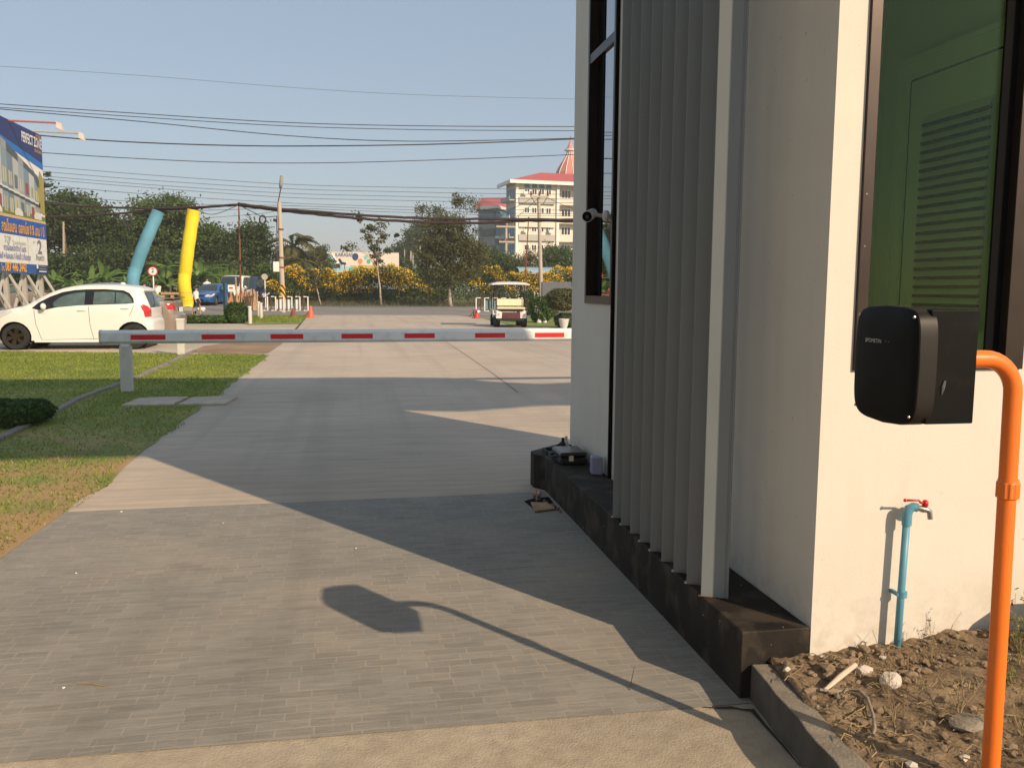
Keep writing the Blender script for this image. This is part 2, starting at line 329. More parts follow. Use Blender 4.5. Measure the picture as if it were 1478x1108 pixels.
# stamped paving: long narrow blocks, tan dust in the joints
m, b_, hs_, bp_, O_ = layered('stamped_paving', (.295, .275, .238), (.25, .24, .215), (.355, .32, .272), 1.3, 6, streak=(1.2, 9, 1), bump=.35)
M['paving'] = m
mp_ = N(m, 'ShaderNodeMapping'); mp_.inputs['Rotation'].default_value = (0, 0, RAD(-1.2)); mp_.inputs['Location'].default_value = (.13, -.02, 0); L(m, O_, mp_.inputs[0])
nz = N(m, 'ShaderNodeTexNoise'); nz.inputs['Scale'].default_value = 7; L(m, O_, nz.inputs['Vector'])
va = N(m, 'ShaderNodeVectorMath', operation='MULTIPLY_ADD'); va.inputs[1].default_value = (.012, .008, 0); L(m, nz.outputs['Color'], va.inputs[0]); L(m, mp_.outputs[0], va.inputs[2])
fac = None
for bw, rh, off, ofr, ms in ((.165, .052, .5, 2, .0036), (.33, .104, .5, 2, .0042)):
    bk = N(m, 'ShaderNodeTexBrick'); bk.offset = off; bk.offset_frequency = ofr; bk.squash = .72; bk.squash_frequency = 3; bk.inputs['Scale'].default_value = 1; bk.inputs['Brick Width'].default_value = bw; bk.inputs['Row Height'].default_value = rh; bk.inputs['Mortar Size'].default_value = ms; bk.inputs['Mortar Smooth'].default_value = .4
    bk.inputs['Color1'].default_value = (.84, .84, .84, 1); bk.inputs['Color2'].default_value = (1.10, 1.10, 1.10, 1); bk.inputs['Mortar'].default_value = (1, 1, 1, 1)
    L(m, va.outputs[0], bk.inputs['Vector'])
    if fac is None: fac = bk; first = bk
    else: second = bk
n4 = N(m, 'ShaderNodeTexNoise'); n4.inputs['Scale'].default_value = 2.3; n4.inputs['Detail'].default_value = 7; L(m, O_, n4.inputs['Vector'])
mr = N(m, 'ShaderNodeMapRange'); mr.inputs[1].default_value = .36; mr.inputs[2].default_value = .66; mr.inputs[3].default_value = .10; mr.inputs[4].default_value = .65; L(m, n4.outputs[0], mr.inputs[0])
mm = N(m, 'ShaderNodeMath', operation='MULTIPLY'); L(m, first.outputs['Fac'], mm.inputs[0]); L(m, mr.outputs[0], mm.inputs[1])
n5 = N(m, 'ShaderNodeTexNoise'); n5.inputs['Scale'].default_value = 3.1; n5.inputs['Detail'].default_value = 5; L(m, va.outputs[0], n5.inputs['Vector'])
mr5 = N(m, 'ShaderNodeMapRange'); mr5.inputs[1].default_value = .42; mr5.inputs[2].default_value = .8; mr5.inputs[4].default_value = .8; L(m, n5.outputs[0], mr5.inputs[0])
m5 = N(m, 'ShaderNodeMath', operation='MULTIPLY'); L(m, second.outputs['Fac'], m5.inputs[0]); L(m, mr5.outputs[0], m5.inputs[1])
mxm = N(m, 'ShaderNodeMath', operation='MAXIMUM'); L(m, mm.outputs[0], mxm.inputs[0]); L(m, m5.outputs[0], mxm.inputs[1])
sc = N(m, 'ShaderNodeMath', operation='MULTIPLY'); sc.inputs[1].default_value = .72; L(m, mxm.outputs[0], sc.inputs[0])
mul = N(m, 'ShaderNodeMix', data_type='RGBA', blend_type='MULTIPLY'); mul.inputs[0].default_value = .7; L(m, hs_.outputs[0], mul.inputs[6]); L(m, first.outputs['Color'], mul.inputs[7])
mx = N(m, 'ShaderNodeMix', data_type='RGBA'); L(m, sc.outputs[0], mx.inputs[0]); L(m, mul.outputs[2], mx.inputs[6]); mx.inputs[7].default_value = (.50, .41, .31, 1)
# dusty tan drifts
dm = N(m, 'ShaderNodeMapRange'); dm.inputs[1].default_value = .5; dm.inputs[2].default_value = .78; dm.inputs[4].default_value = .45; n6 = N(m, 'ShaderNodeTexNoise'); n6.inputs['Scale'].default_value = 1.1; n6.inputs['Detail'].default_value = 8; L(m, O_, n6.inputs['Vector']); L(m, n6.outputs[0], dm.inputs[0])
mx2 = N(m, 'ShaderNodeMix', data_type='RGBA'); L(m, dm.outputs[0], mx2.inputs[0]); L(m, mx.outputs[2], mx2.inputs[6]); mx2.inputs[7].default_value = (.38, .31, .23, 1)
L(m, mx2.outputs[2], b_.inputs['Base Color'])
# lawn soil: green with dry patches that grow towards the near corner
m, b_, hs_, bp_, O_ = layered('lawn_ground', (.20, .245, .045), (.14, .195, .03), (.36, .31, .09), 1.6, 16, bump=.9, fine=60)
M['lawn'] = m
sx = N(m, 'ShaderNodeSeparateXYZ'); geo = N(m, 'ShaderNodeNewGeometry'); L(m, geo.outputs['Position'], sx.inputs[0])
mr = N(m, 'ShaderNodeMapRange'); mr.inputs[1].default_value = 9.5; mr.inputs[2].default_value = 4.5; mr.inputs[3].default_value = -.08; mr.inputs[4].default_value = .30; L(m, sx.outputs['Y'], mr.inputs[0])
n7 = N(m, 'ShaderNodeTexNoise'); n7.inputs['Scale'].default_value = 1.7; n7.inputs['Detail'].default_value = 7; L(m, O_, n7.inputs['Vector'])
ad = N(m, 'ShaderNodeMath', operation='ADD'); L(m, n7.outputs[0], ad.inputs[0]); L(m, mr.outputs[0], ad.inputs[1])
cr = N(m, 'ShaderNodeMapRange'); cr.inputs[1].default_value = .52; cr.inputs[2].default_value = .70; L(m, ad.outputs[0], cr.inputs[0])
mx = N(m, 'ShaderNodeMix', data_type='RGBA'); L(m, cr.outputs[0], mx.inputs[0]); L(m, hs_.outputs[0], mx.inputs[6]); mx.inputs[7].default_value = (.42, .27, .12, 1); L(m, mx.outputs[2], b_.inputs['Base Color'])

m = M['wall']; b_ = m.node_tree.nodes['Principled BSDF']; src = b_.inputs['Base Color'].links[0].from_socket
geo = N(m, 'ShaderNodeNewGeometry'); mp_ = N(m, 'ShaderNodeMapping'); mp_.inputs['Scale'].default_value = (9, 9, .55); L(m, geo.outputs['Position'], mp_.inputs[0]); nz = N(m, 'ShaderNodeTexNoise'); nz.inputs['Scale'].default_value = 1.6; nz.inputs['Detail'].default_value = 7; L(m, mp_.outputs[0], nz.inputs['Vector'])
r1 = N(m, 'ShaderNodeMapRange'); r1.inputs[1].default_value = .52; r1.inputs[2].default_value = .80; r1.inputs[4].default_value = .10; L(m, nz.outputs[0], r1.inputs[0])
sz = N(m, 'ShaderNodeSeparateXYZ'); L(m, geo.outputs['Position'], sz.inputs[0]); r2 = N(m, 'ShaderNodeMapRange'); r2.inputs[1].default_value = .42; r2.inputs[2].default_value = .12; r2.inputs[4].default_value = .55; L(m, sz.outputs['Z'], r2.inputs[0])
nb = N(m, 'ShaderNodeTexNoise'); nb.inputs['Scale'].default_value = 22; nb.inputs['Detail'].default_value = 8; L(m, geo.outputs['Position'], nb.inputs['Vector']); r3 = N(m, 'ShaderNodeMapRange'); r3.inputs[1].default_value = .42; r3.inputs[2].default_value = .68; L(m, nb.outputs[0], r3.inputs[0])
m1 = N(m, 'ShaderNodeMath', operation='MULTIPLY'); L(m, r2.outputs[0], m1.inputs[0]); L(m, r3.outputs[0], m1.inputs[1])
nk = N(m, 'ShaderNodeTexNoise'); nk.inputs['Scale'].default_value = 55; nk.inputs['Detail'].default_value = 1; L(m, geo.outputs['Position'], nk.inputs['Vector']); r4 = N(m, 'ShaderNodeMapRange'); r4.inputs[1].default_value = .765; r4.inputs[2].default_value = .79; r4.inputs[4].default_value = .7; L(m, nk.outputs[0], r4.inputs[0])
ma = N(m, 'ShaderNodeMath', operation='MAXIMUM'); L(m, r1.outputs[0], ma.inputs[0]); L(m, m1.outputs[0], ma.inputs[1]); mb_ = N(m, 'ShaderNodeMath', operation='MAXIMUM'); L(m, ma.outputs[0], mb_.inputs[0]); L(m, r4.outputs[0], mb_.inputs[1])
mx = N(m, 'ShaderNodeMix', data_type='RGBA'); L(m, mb_.outputs[0], mx.inputs[0]); L(m, src, mx.inputs[6]); mx.inputs[7].default_value = (.42, .35, .26, 1); L(m, mx.outputs[2], b_.inputs['Base Color'])
# concrete / paving: tyre scuffs and dark damp stains
def stains(mm, amt, thr, scale, stretch, col):
    b_ = mm.node_tree.nodes['Principled BSDF']; src = b_.inputs['Base Color'].links[0].from_socket; g_ = N(mm, 'ShaderNodeNewGeometry'); mp = N(mm, 'ShaderNodeMapping'); mp.inputs['Scale'].default_value = stretch; L(mm, g_.outputs['Position'], mp.inputs[0])
    n_ = N(mm, 'ShaderNodeTexNoise'); n_.inputs['Scale'].default_value = scale; n_.inputs['Detail'].default_value = 6; n_.inputs['Roughness'].default_value = .55; L(mm, mp.outputs[0], n_.inputs['Vector']); r_ = N(mm, 'ShaderNodeMapRange'); r_.inputs[1].default_value = thr; r_.inputs[2].default_value = thr+.12; r_.inputs[4].default_value = amt; L(mm, n_.outputs[0], r_.inputs[0])
    x_ = N(mm, 'ShaderNodeMix', data_type='RGBA'); L(mm, r_.outputs[0], x_.inputs[0]); L(mm, src, x_.inputs[6]); x_.inputs[7].default_value = (*col, 1); L(mm, x_.outputs[2], b_.inputs['Base Color'])
stains(M['paving'], .55, .62, 1.9, (.8, 2.2, 1), (.15, .14, .125)); stains(M['paving'], .6, .72, 9, (1, 2, 1), (.12, .10, .08)); stains(M['concrete'], .4, .60, 1.2, (.45, 1.6, 1), (.36, .32, .26)); stains(M['concrete'], .5, .70, 4, (.5, 2.5, 1), (.24, .21, .17)); stains(M['conc_near'], .5, .66, 5, (1, 1, 1), (.26, .21, .15)); stains(M['plinth'], .6, .50, 7, (1, 1, .7), (.085, .068, .05))

stains(M['concrete'], .28, .50, 1.4, (1.7, .05, 1), (.33, .28, .225)); stains(M['paving'], .25, .55, 1.4, (1.9, .06, 1), (.17, .155, .13))
stains(M['orange'], .22, .60, 14, (1, 1, .35), (.50, .20, .07)); stains(M['blackbox'], .30, .56, 11, (1, 1, 1), (.022, .019, .017)); stains(M['silver'], .35, .55, 5, (1, 1, 1), (.50, .48, .44)); stains(M['postgrey'], .4, .55, 9, (1, 1, .4), (.36, .33, .28))
# ------------------------------------------------------------------ ground
def sheet(name, poly, z, m, zf=None):
    mb = MB(); mb.add([(x, y, z+(zf(y) if zf else 0)) for x, y in poly], [tuple(range(len(poly)))]); o = mb.build(name, m)
    for p in o.data.polygons:
        if p.normal.z < 0: p.flip()
    return tag(o, kind='structure')
mb = MB(); ys = [-40, 0, 20, 45, 57, 58.5, 60, 61.5, 63, 65, 80, 120, 200, 400, 1500]; xs = [-1200, -200, -60, -20, 0, 20, 60, 200, 1200]
for y in ys:
    for x in xs: mb.v.append((x, y, -.05+tz(y)))
for j in range(len(ys)-1):
    for i in range(len(xs)-1): a = j*len(xs)+i; mb.f.append((a, a+1, a+1+len(xs), a+len(xs)))
tag(mb.build('ground', M['terrain'], smooth=True), kind='structure')
XL = -1.80
# driveway: ragged left edge against the lawn
edge = [(XL+random.uniform(-.025, .025)+(.05 if 6.2 < y < 6.9 else 0), y) for y in np.arange(5.68, 18.6, .35)]
sheet('driveway', [(14, 5.6), (14, 30), (8.2, 30), (5.9, 33), (5.9, 41), (5.2, 45.9), (-2.5, 45.9), (-2.35, 42), (-2.0, 30), (-1.9, 22), (-1.9, 18.7), (-1.92, 18.5), (-1.92, 5.6)], 0, M['concrete'])
sheet('paved_strip', [(-1.95, 2.64), (1.5, 2.62), (1.5, 5.76), (-1.95, 5.655)], .004, M['paving'])
sheet('concrete_apron', [(-3, -4), (3.6, -4), (3.6, .6), (1.5, 2.2), (1.5, 2.68), (-1.95, 2.70), (-3, 2.70)], .001, M['conc_near'])
sheet('lawn', [(-9.5, 2.6), (-1.87, 2.6), (-1.80, 5.66)]+[(x-.0, y) for x, y in edge]+[(-1.8, 18.5), (-7.5, 19.95), (-16, 20.4), (-22, 20.4), (-22, 2.6)], .006, M['lawn'])
sheet('parking_pavement', [(-40, 20.4), (-16, 20.4), (-7.5, 19.97), (-2.6, 18.8), (-1.9, 18.72), (-1.9, 22), (-2.2, 34.5), (-4, 35.2), (-40, 36.2)], -.004, M['concrete2'])
sheet('dirt_patch', [(-3.6, 19.5), (-2.4, 18.9), (-1.88, 19.2), (-1.85, 22.5), (-2.3, 24.5), (-3.1, 23.6), (-3.6, 21.5)], .001, M['dirt'])
sheet('front_lawn', [(-30, 36.2), (-4.6, 35.4), (-4.0, 33.6), (-2.2, 34.6), (-2.35, 41.6), (-4.6, 43.2), (-30, 44.6)], .006, M['lawn'])
sheet('side_lawn', [(5.92, 33), (8.2, 30.05), (14, 30.05), (14, 42), (5.92, 41)], .006, M['lawn'])
sheet('road', [(-90, 44.2), (-4.6, 43.25), (-2.5, 45.5), (5.2, 45.5), (5.9, 41.2), (90, 43), (90, 57), (-90, 57)], -.008, M['asphalt'])
mb = MB(); yy = [56.98, 58, 59, 60, 61.8]
mb = MB()
for y in yy: mb.v += [(-90, y, -.006+tz(y)), (90, y, -.006+tz(y))]
mb.f = [(2*i, 2*i+1, 2*i+3, 2*i+2) for i in range(len(yy)-1)]; tag(mb.build('road_far_lane', M['asphalt'], smooth=True), kind='structure')
# side road on the far left where the cars stand
mb = MB(); yy = [61.9, 63, 64, 65, 80, 110]
for y in yy: mb.v += [(-16.2+(y-62)*-.02, y, .0+tz(y)), (-8.8-(y-62)*.03, y, .0+tz(y))]
mb.f = [(2*i, 2*i+1, 2*i+3, 2*i+2) for i in range(len(yy)-1)]; tag(mb.build('side_road', M['asphalt'], smooth=True), kind='structure')
mb = MB(); mb.add([(-8.7, 61.9, .09), (60, 61.9, .09), (60, 70, .24), (-8.9, 70, .24)], [(0, 1, 2, 3)]); tag(mb.build('far_verge', M['dirt']), kind='structure')

# grass blades, one mesh
def grass_field(name, poly_test, xr, yr, n, h, m, z=.006, cull=None):
    X = RNG.uniform(*xr, n); Y = RNG.uniform(*yr, n)
    k = poly_test(X, Y); X = X[k]; Y = Y[k]
    n = len(X); a = RNG.uniform(0, 2*pi, n); wv = .003+.004*RNG.random(n)*np.maximum(1, Y/9)
    U = np.stack([np.cos(a)*wv, np.sin(a)*wv, np.zeros(n)], 1); hh = h*RNG.uniform(.4, 1.2, n)*np.maximum(1, Y/16)
    V = np.stack([RNG.normal(0, .6, n)*hh, RNG.normal(0, .6, n)*hh, hh], 1)
    o = quads_obj(name, np.stack([X, Y, np.full(n, z)], 1), U, V, m, tri=True); return tag(o, kind='stuff')
def near_lawn(X, Y):
    edgex = -1.80+.05*np.sin(Y*2.3)+.03*np.sin(Y*7.1)
    ok = (X < edgex) & (Y < 18.6+(-1.8-X)*.25)
    dry = np.sin(X*1.9+Y*.7)+np.sin(Y*1.3-X*.8+1.2)+.8*np.sin(Y*3.1+X*2.2)
    keep = RNG.random(len(X)) < np.clip(.30+(Y-4.5)*.10-.22*dry, .06, 1)
    return ok & keep & ~((abs(Y-11.0) < .40) & (X > -2.75)) & (abs(X+3.36+.0*Y) > .07)
tag(grass_field('grass', near_lawn, (-9, -1.7), (3.4, 20.2), 150000, .026, M['grass']), 'short green lawn grass left of the driveway', 'grass')
tag(grass_field('dry_grass', lambda X, Y: (X < -1.80+.05*np.sin(Y*2.3)) & (RNG.random(len(X)) < np.clip(1.1-(Y-4)*.12, .08, 1)), (-5, -1.7), (3.4, 14), 30000, .018, M['grass_dry']), 'dry straw coloured grass blades near the driveway edge', 'grass')
tag(grass_field('verge_grass', lambda X, Y: (X < -2.3), (-26, -2.2), (35.6, 43.2), 26000, .05, M['grass']), 'grass of the lawn strip beside the road', 'grass')
tag(grass_field('roadside_weeds', lambda X, Y: RNG.random(len(X)) < .3+.7*(Y > 66), (-8, 26), (62, 69), 16000, .09, M['leaf_olive'], z=.12), 'low weeds along the far side of the road', 'grass')

# thin concrete edging strip through the lawn, paving slabs
mb = MB(); pts = [(-3.12, 7.6), (-3.22, 8.5), (-3.4, 11.5), (-3.34, 14.1), (-3.50, 19.8)]
for i in range(len(pts)-1):
    (x0, y0), (x1, y1) = pts[i], pts[i+1]; k = int((y1-y0)/.6)+1
    for j in range(k):
        a, b = j/k, (j+.97)/k; mb.box(((x0+(x1-x0)*(a+b)/2)+random.uniform(-.012, .012), y0+(y1-y0)*(a+b)/2, .012), (.075, (y1-y0)*(b-a), .05), rz=math.atan2(-(x1-x0), y1-y0))
tag(mb.build('lawn_edging', M['kerb'], bevel=.006), 'thin concrete edging strip running through the lawn', 'edging')
for k, (x0, x1) in enumerate(((-2.72, -2.12), (-2.09, -1.52))):
    mb = MB(); mb.prism([(x0, 10.62), (x1-.02, 10.65), (x1-.04, 10.8), (x1+.02, 11.34), (x0+.3, 11.36), (x0+.05, 11.30)], 0, .03)
    tag(mb.build('paving_slab', M['concrete2'], bevel=.008), ['broken concrete slab sunk in the lawn, farther from the driveway', 'concrete slab at the lawn edge touching the driveway'][k], 'slab', 'concrete slabs over the lawn drain')

# ------------------------------------------------------------------ unseen canopy added above the camera, outline shaped to throw the long shade
root = thing('shade_canopy', (3, 1.5, 0), 'unseen tall flat canopy on posts, added to throw the long shade on the driveway', 'canopy')
mb = MB(); mb.prism([(-5.24, -1.7), (6.18, -1.7), (6.18, 0.13), (6.46, 0.85), (7.36, 0.58), (8.36, 0.98), (11.26, 0.78), (11.26, 3.23), (10.16, 3.38), (9.11, 3.03), (8.46, 3.38), (7.86, 4.03), (6.96, 4.27), (-5.24, 4.63)], 6.0, 6.22); mb.build('roof', M['roofconc'], root)
for x, y in ((-4.7, -1.3), (-4.7, 4.5), (11.2, -.9), (11.2, 3.2)):
    mb = MB(); mb.box((x, y, 3.0), (.25, .25, 6.0)); mb.build('post', M['postgrey'], root)
mb = MB(); mb.b2((11.1, -.9, 5.7), (11.3, 3.2, 6.0)); mb.build('beam', M['postgrey'], root)

q = [gnd(x, y) for x, y in ((640, 491), (676, 515), (712, 540), (746, 566))]; q2 = [gnd(x, y) for x, y in ((748.5, 566), (713.8, 540), (677.2, 515), (641, 491))]
mb = MB(); mb.add([(a[0], a[1], .003) for a in q+q2], [tuple(range(8))]); tag(mb.build('pavement_joint', mat('joint_filler', (.24, .20, .155), .9, var=.3)), kind='structure')

kk = thing('sky_block_kiosk', (-3.6, -.4, 0), 'unseen dark walled kiosk added left of and behind the viewer to block sky light', 'kiosk')  # unseen block added to keep sky light off the drive side of the booth
mb = MB(); mb.b2((-5.2, -3.2, 0), (-2.0, 2.2, 3.3)); kw = mb.build('wall', M['wallgrey'], kk); mb = MB(); mb.b2((-5.4, -3.4, 3.302), (-1.85, 2.3, 3.45)); mb.build('roof', M['roofconc'], kk)
mb = MB(); mb.b2((-1.998, -2.2, 1.0), (-1.98, 1.4, 2.3)); mb.build('window', M['darkglass'], kk)
# ------------------------------------------------------------------ guard booth
PY = 2.656; WX = 1.538; ZT = .242; HB = 4.0
booth = thing('guard_booth', (2.5, 4.4, 0), 'white plastered guard booth with grey vertical fins and dark framed windows', 'booth')
mb = MB(); mb.prism([(1.282, PY), (1.282, 5.80), (1.222, 5.90), (1.222, 6.02), (1.57, 6.36), (WX-.002, 6.36), (WX-.002, PY)], -.05, ZT); o = mb.build('plinth', M['plinth'], booth, bevel=.006)
mb = MB(); mb.prism([(1.262, PY+.002), (1.282-.002, PY+.002), (1.282-.002, 5.80), (1.262, 5.80)], .0, .006)
# left (drive side) wall with a window hole
wy0, wy1, wz0, wz1 = 5.13, 5.72, 1.31, 3.85; T = .107
mb = MB(); mb.b2((WX, PY, 0), (WX+T, wy0-.05, HB)); mb.b2((WX, wy1, 0), (WX+T, 6.12, HB)); mb.b2((WX, wy0-.05, 0), (WX+T, wy1, wz0)); mb.b2((WX, wy0-.05, wz1), (WX+T, wy1, HB)); mb.build('side_wall', M['wall'], booth)
# front wall with the big window hole
fx0, fx1, fz0, fz1 = 1.675, 2.292, 1.135, 2.75
mb = MB(); mb.b2((fx1, PY, 0), (3.55, PY+T, HB)); mb.b2((WX+T, PY, 0), (fx1, PY+T, fz0)); mb.b2((WX+T, PY, fz1), (fx1, PY+T, HB)); mb.build('front_wall', M['wall'], booth)
mb = MB(); mb.b2((3.43, 3.95, 0), (3.55, 5.45, HB)); mb.b2((3.43, PY+T, 0), (3.55, 3.95, 1.0)); mb.b2((3.43, PY+T, 2.9), (3.55, 3.95, HB)); mb.b2((WX+T, 6.0, 0), (2.55, 6.12, HB)); mb.b2((2.55, 5.33, 0), (2.67, 6.12, HB)); mb.b2((2.67, 5.33, 0), (3.43, 5.45, HB)); mb.build('back_wall', M['intwall'], booth)  # unseen opening added in the right wall to let more light inside
mb = MB(); mb.prism([(WX+T, PY+T), (3.43, PY+T), (3.43, 5.33), (2.55, 5.33), (2.55, 6.0), (WX+T, 6.0)], .12, .24); mb.build('floor', M['roofconc'], booth)
mb = MB(); mb.prism([(WX, PY), (3.55, PY), (3.55, 5.45), (2.67, 5.45), (2.67, 6.12), (WX, 6.12)], HB, HB+.12); mb.build('roof', M['roofconc'], booth)
# front window
fr = MB(); W = .045
for a, b in (((fx0-.030, PY-.012, fz0-.0), (fx0+.010, PY+.07, fz1)), ((fx1-W-.03, PY-.012, fz0), (fx1-.002, PY+.07, fz1)), ((fx0+.010, PY-.012, fz1-W), (fx1-W-.03, PY+.07, fz1)), ((fx0+.010, PY-.012, fz0), (fx1-W-.03, PY+.07, fz0+.03))): fr.b2(a, b)
wf = fr.build('front_window_frame', M['frame'], booth, bevel=.002)
mb = MB(); mb.b2((fx0+.010, PY+.035, fz0+.03), (fx1-W-.072, PY+.041, fz1-W)); mb.build('window_pane', M['greenglass'], wf)
mb = MB(); mb.b2((fx0+.0105, PY+.024, fz0+.03), (fx0+.016, PY+.033, fz1-W)); mb.build('rubber_seal', M['blackhole'], wf)
mb = MB(); mb.b2((fx1-W-.082, PY+.024, fz0+.03), (fx1-W-.03, PY+.034, fz1-W)); mb.build('sash_stile', M['blackhole'], wf)
for k, (x, z) in enumerate(((1.655, 1.16), (1.656, 1.30), (1.658, 1.55), (1.656, 1.72))):
    mb = MB(); mb.lathe([(.0022, 0), (.0022, .0015), (.001, .002)], (x+.003, PY-.0125, z), 8, 'Y'); mb.build('screw', M['chrome'], wf)
# side window
fr = MB(); X0 = WX-.014
fr.b2((X0, wy1-.035, wz0), (WX+.08, wy1+.0, wz1)); fr.b2((X0, wy0-.045, wz0), (WX+.08, wy0, wz1)); fr.b2((X0, wy0, wz0), (WX+.08, wy1-.035, wz0+.05)); fr.b2((X0+.004, wy0, 2.87), (WX+.08, wy1-.035, 2.93)); fr.b2((X0, wy0, wz1-.04), (WX+.08, wy1-.035, wz1))
sf = fr.build('side_window_frame', M['frame'], booth, bevel=.002)
m = mat('side_window_glass', (.03, .06, .055), .03, spec=1.0, var=.05, metal=.55); m.node_tree.nodes['Principled BSDF'].inputs['Base Color'].links and None
mg = glass('side_glass_reflective', (.05, .09, .08), .008, .42)
mb = MB(); mb.b2((WX+.006, wy0, wz0+.05), (WX+.012, 5.40, wz1-.04)); mb.build('window_pane', mg, sf)
mb = MB(); mb.b2((WX+.05, 5.40, wz0+.05), (WX+.056, wy1-.035, wz1-.04)); mb.build('recess_shade', M['blackhole'], sf)  # black sheet stands in for the unlit recess of the far half
mb = MB(); mb.b2((WX+.001, 5.385, wz0+.05), (WX+.05, 5.415, wz1-.04)); mb.build('sash_stile', M['blackhole'], sf)
mb = MB(); mb.b2((WX-.02, 5.055, ZT), (WX-.001, 5.078, HB)); mb.build('black_upright', M['blackhole'], booth)
# vertical fins
fp = [(1010, 862), (986, 843), (968, 825), (951, 810), (934.5, 794), (919, 781), (905, 768), (893, 758), (880, 747)]
FA = RAD(-26)
for k in range(9):
    y = 3.004+.1445*k; mb = MB(); x0 = 1.276; x1 = 1.378; t = .013
    prof = [(x0+.002, y), (x1-.016, y), (x1-.014, y+.003), (x1-.009, y+.003), (x1-.007, y), (x1-.002, y), (x1, y+.002), (x1, y+t-.002), (x1-.002, y+t), (x0+.002, y+t), (x0, y+t-.002), (x0, y+.002)]
    ca, sa = cos(FA), sin(FA); prof = [(x0+(px_-x0)*ca-(py_2-y)*sa, y+(px_-x0)*sa+(py_2-y)*ca) for px_, py_2 in prof]; mb.prism(prof, ZT+(.0 if k else .003), HB+.02); f = mb.build('fin', M['fin'], booth)
    mb = MB(); mb.box(((x0+x1)/2-.004, y-.010, ZT+.002), (.11, t+.008, .004), rz=FA); mb.build('fin_foot', M['whitestone'] if k % 3 else M['rust'], f)
mb = MB(); mb.b2((1.288, 2.99, HB+.02), (1.53, 4.35, HB+.05)); mb.build('fin_rail', M['fin'], booth)
# inner louvred door on the far inside wall
dx = 3.43
dr = MB(); dr.b2((dx-.03, 4.13, .24), (dx-.001, 5.0, 2.70)); door = dr.build('inner_door', M['door'], booth, bevel=.004)
mb = MB(); mb.b2((dx-.05, 5.0, .24), (dx-.001, 5.09, 2.80)); mb.b2((dx-.05, 4.04, .24), (dx-.001, 4.13, 2.80)); mb.b2((dx-.05, 4.13, 2.70), (dx-.001, 5.0, 2.80)); mb.build('door_frame', M['door'], door, bevel=.004)
lv = MB()
for k in range(24):
    z = 1.18+k*.0535
    if z > 2.44: break
    lv.add([(dx-.032, 4.26, z), (dx-.032, 4.83, z), (dx-.062, 4.83, z-.006), (dx-.062, 4.26, z-.006), (dx-.034, 4.26, z+.047), (dx-.034, 4.83, z+.047)], [(0, 1, 2, 3), (3, 2, 5, 4)])
lv.build('louvre_panel', M['door'], door)
gp = MB()
for k in range(23): z = 1.18+k*.0535+.047; gp.b2((dx-.0625, 4.262, z-.019), (dx-.040, 4.828, z-.0005))
gp.build('louvre_lip_shade', M['blackhole'], door)  # black strips under the slat lips stand in for the shade there
gp = MB(); gp.b2((dx-.0315, 4.13, .24), (dx-.0305, 4.138, 2.70)); gp.b2((dx-.0315, 4.992, .24), (dx-.0305, 5.0, 2.70)); gp.b2((dx-.0315, 4.138, 2.69), (dx-.0305, 4.992, 2.70)); gp.build('door_gap', M['blackhole'], door)
gp = MB(); gp.b2((dx-.060, 4.02, .24), (dx-.001, 4.04, 2.83)); gp.b2((dx-.060, 5.09, .24), (dx-.001, 5.11, 2.83)); gp.b2((dx-.06, 4.04, 2.80), (dx-.001, 5.09, 2.83)); gp.build('architrave', M['door'], door)
mb = MB(); mb.lathe([(.03, 0), (.03, .01), (.012, .02), (.012, .04), (.026, .05), (.03, .062), (.02, .078)], (dx-.03, 4.95, 1.25), 16, 'X'); kn = mb.build('door_knob', M['blackhole'], door, smooth=True)
for v in kn.data.vertices: v.co.x = 2*(dx-.03-BASE[door.name][0])-v.co.x
# cctv camera on the side window frame
c = np.array([WX-.02, 5.30, 1.86]); root = thing('security_camera', c, 'small white bullet camera fixed to the side window of the booth', 'camera')
mb = MB(); mb.lathe([(.035, 0), (.035, .012), (.03, .02), (.012, .022)], c, 20, 'X'); b = mb.build('mount', M['cctv'], root, smooth=True)
for v in b.data.vertices: v.co.x = -v.co.x+.03
mb = MB(); mb.tube([c+(.0, 0, 0), c+(-.05, -.0, .008), c+(-.07, -.005, .0)], .012, 10); mb.build('arm', M['cctv'], root, smooth=True)
p0, p1 = c+np.array((-.045, .045, .02)), c+np.array((-.125, -.085, -.018)); dd = (p1-p0)/np.linalg.norm(p1-p0)
mb = MB(); mb.tube([p0, p0+dd*.008, p0+dd*.1, p0+dd*.135], [.02, .03, .033, .034], 20); mb.build('housing', M['cctv'], root, smooth=True, auto=40)
mb = MB(); mb.tube([p0+dd*.1355, p0+dd*.139], [.031, .030], 20); ln = mb.build('lens_plate', M['blackhole'], root)
mb = MB(); mb.tube([p0+dd*.1395, p0+dd*.142], [.012, .010], 16); mb.build('lens', M['darkglass'], root)
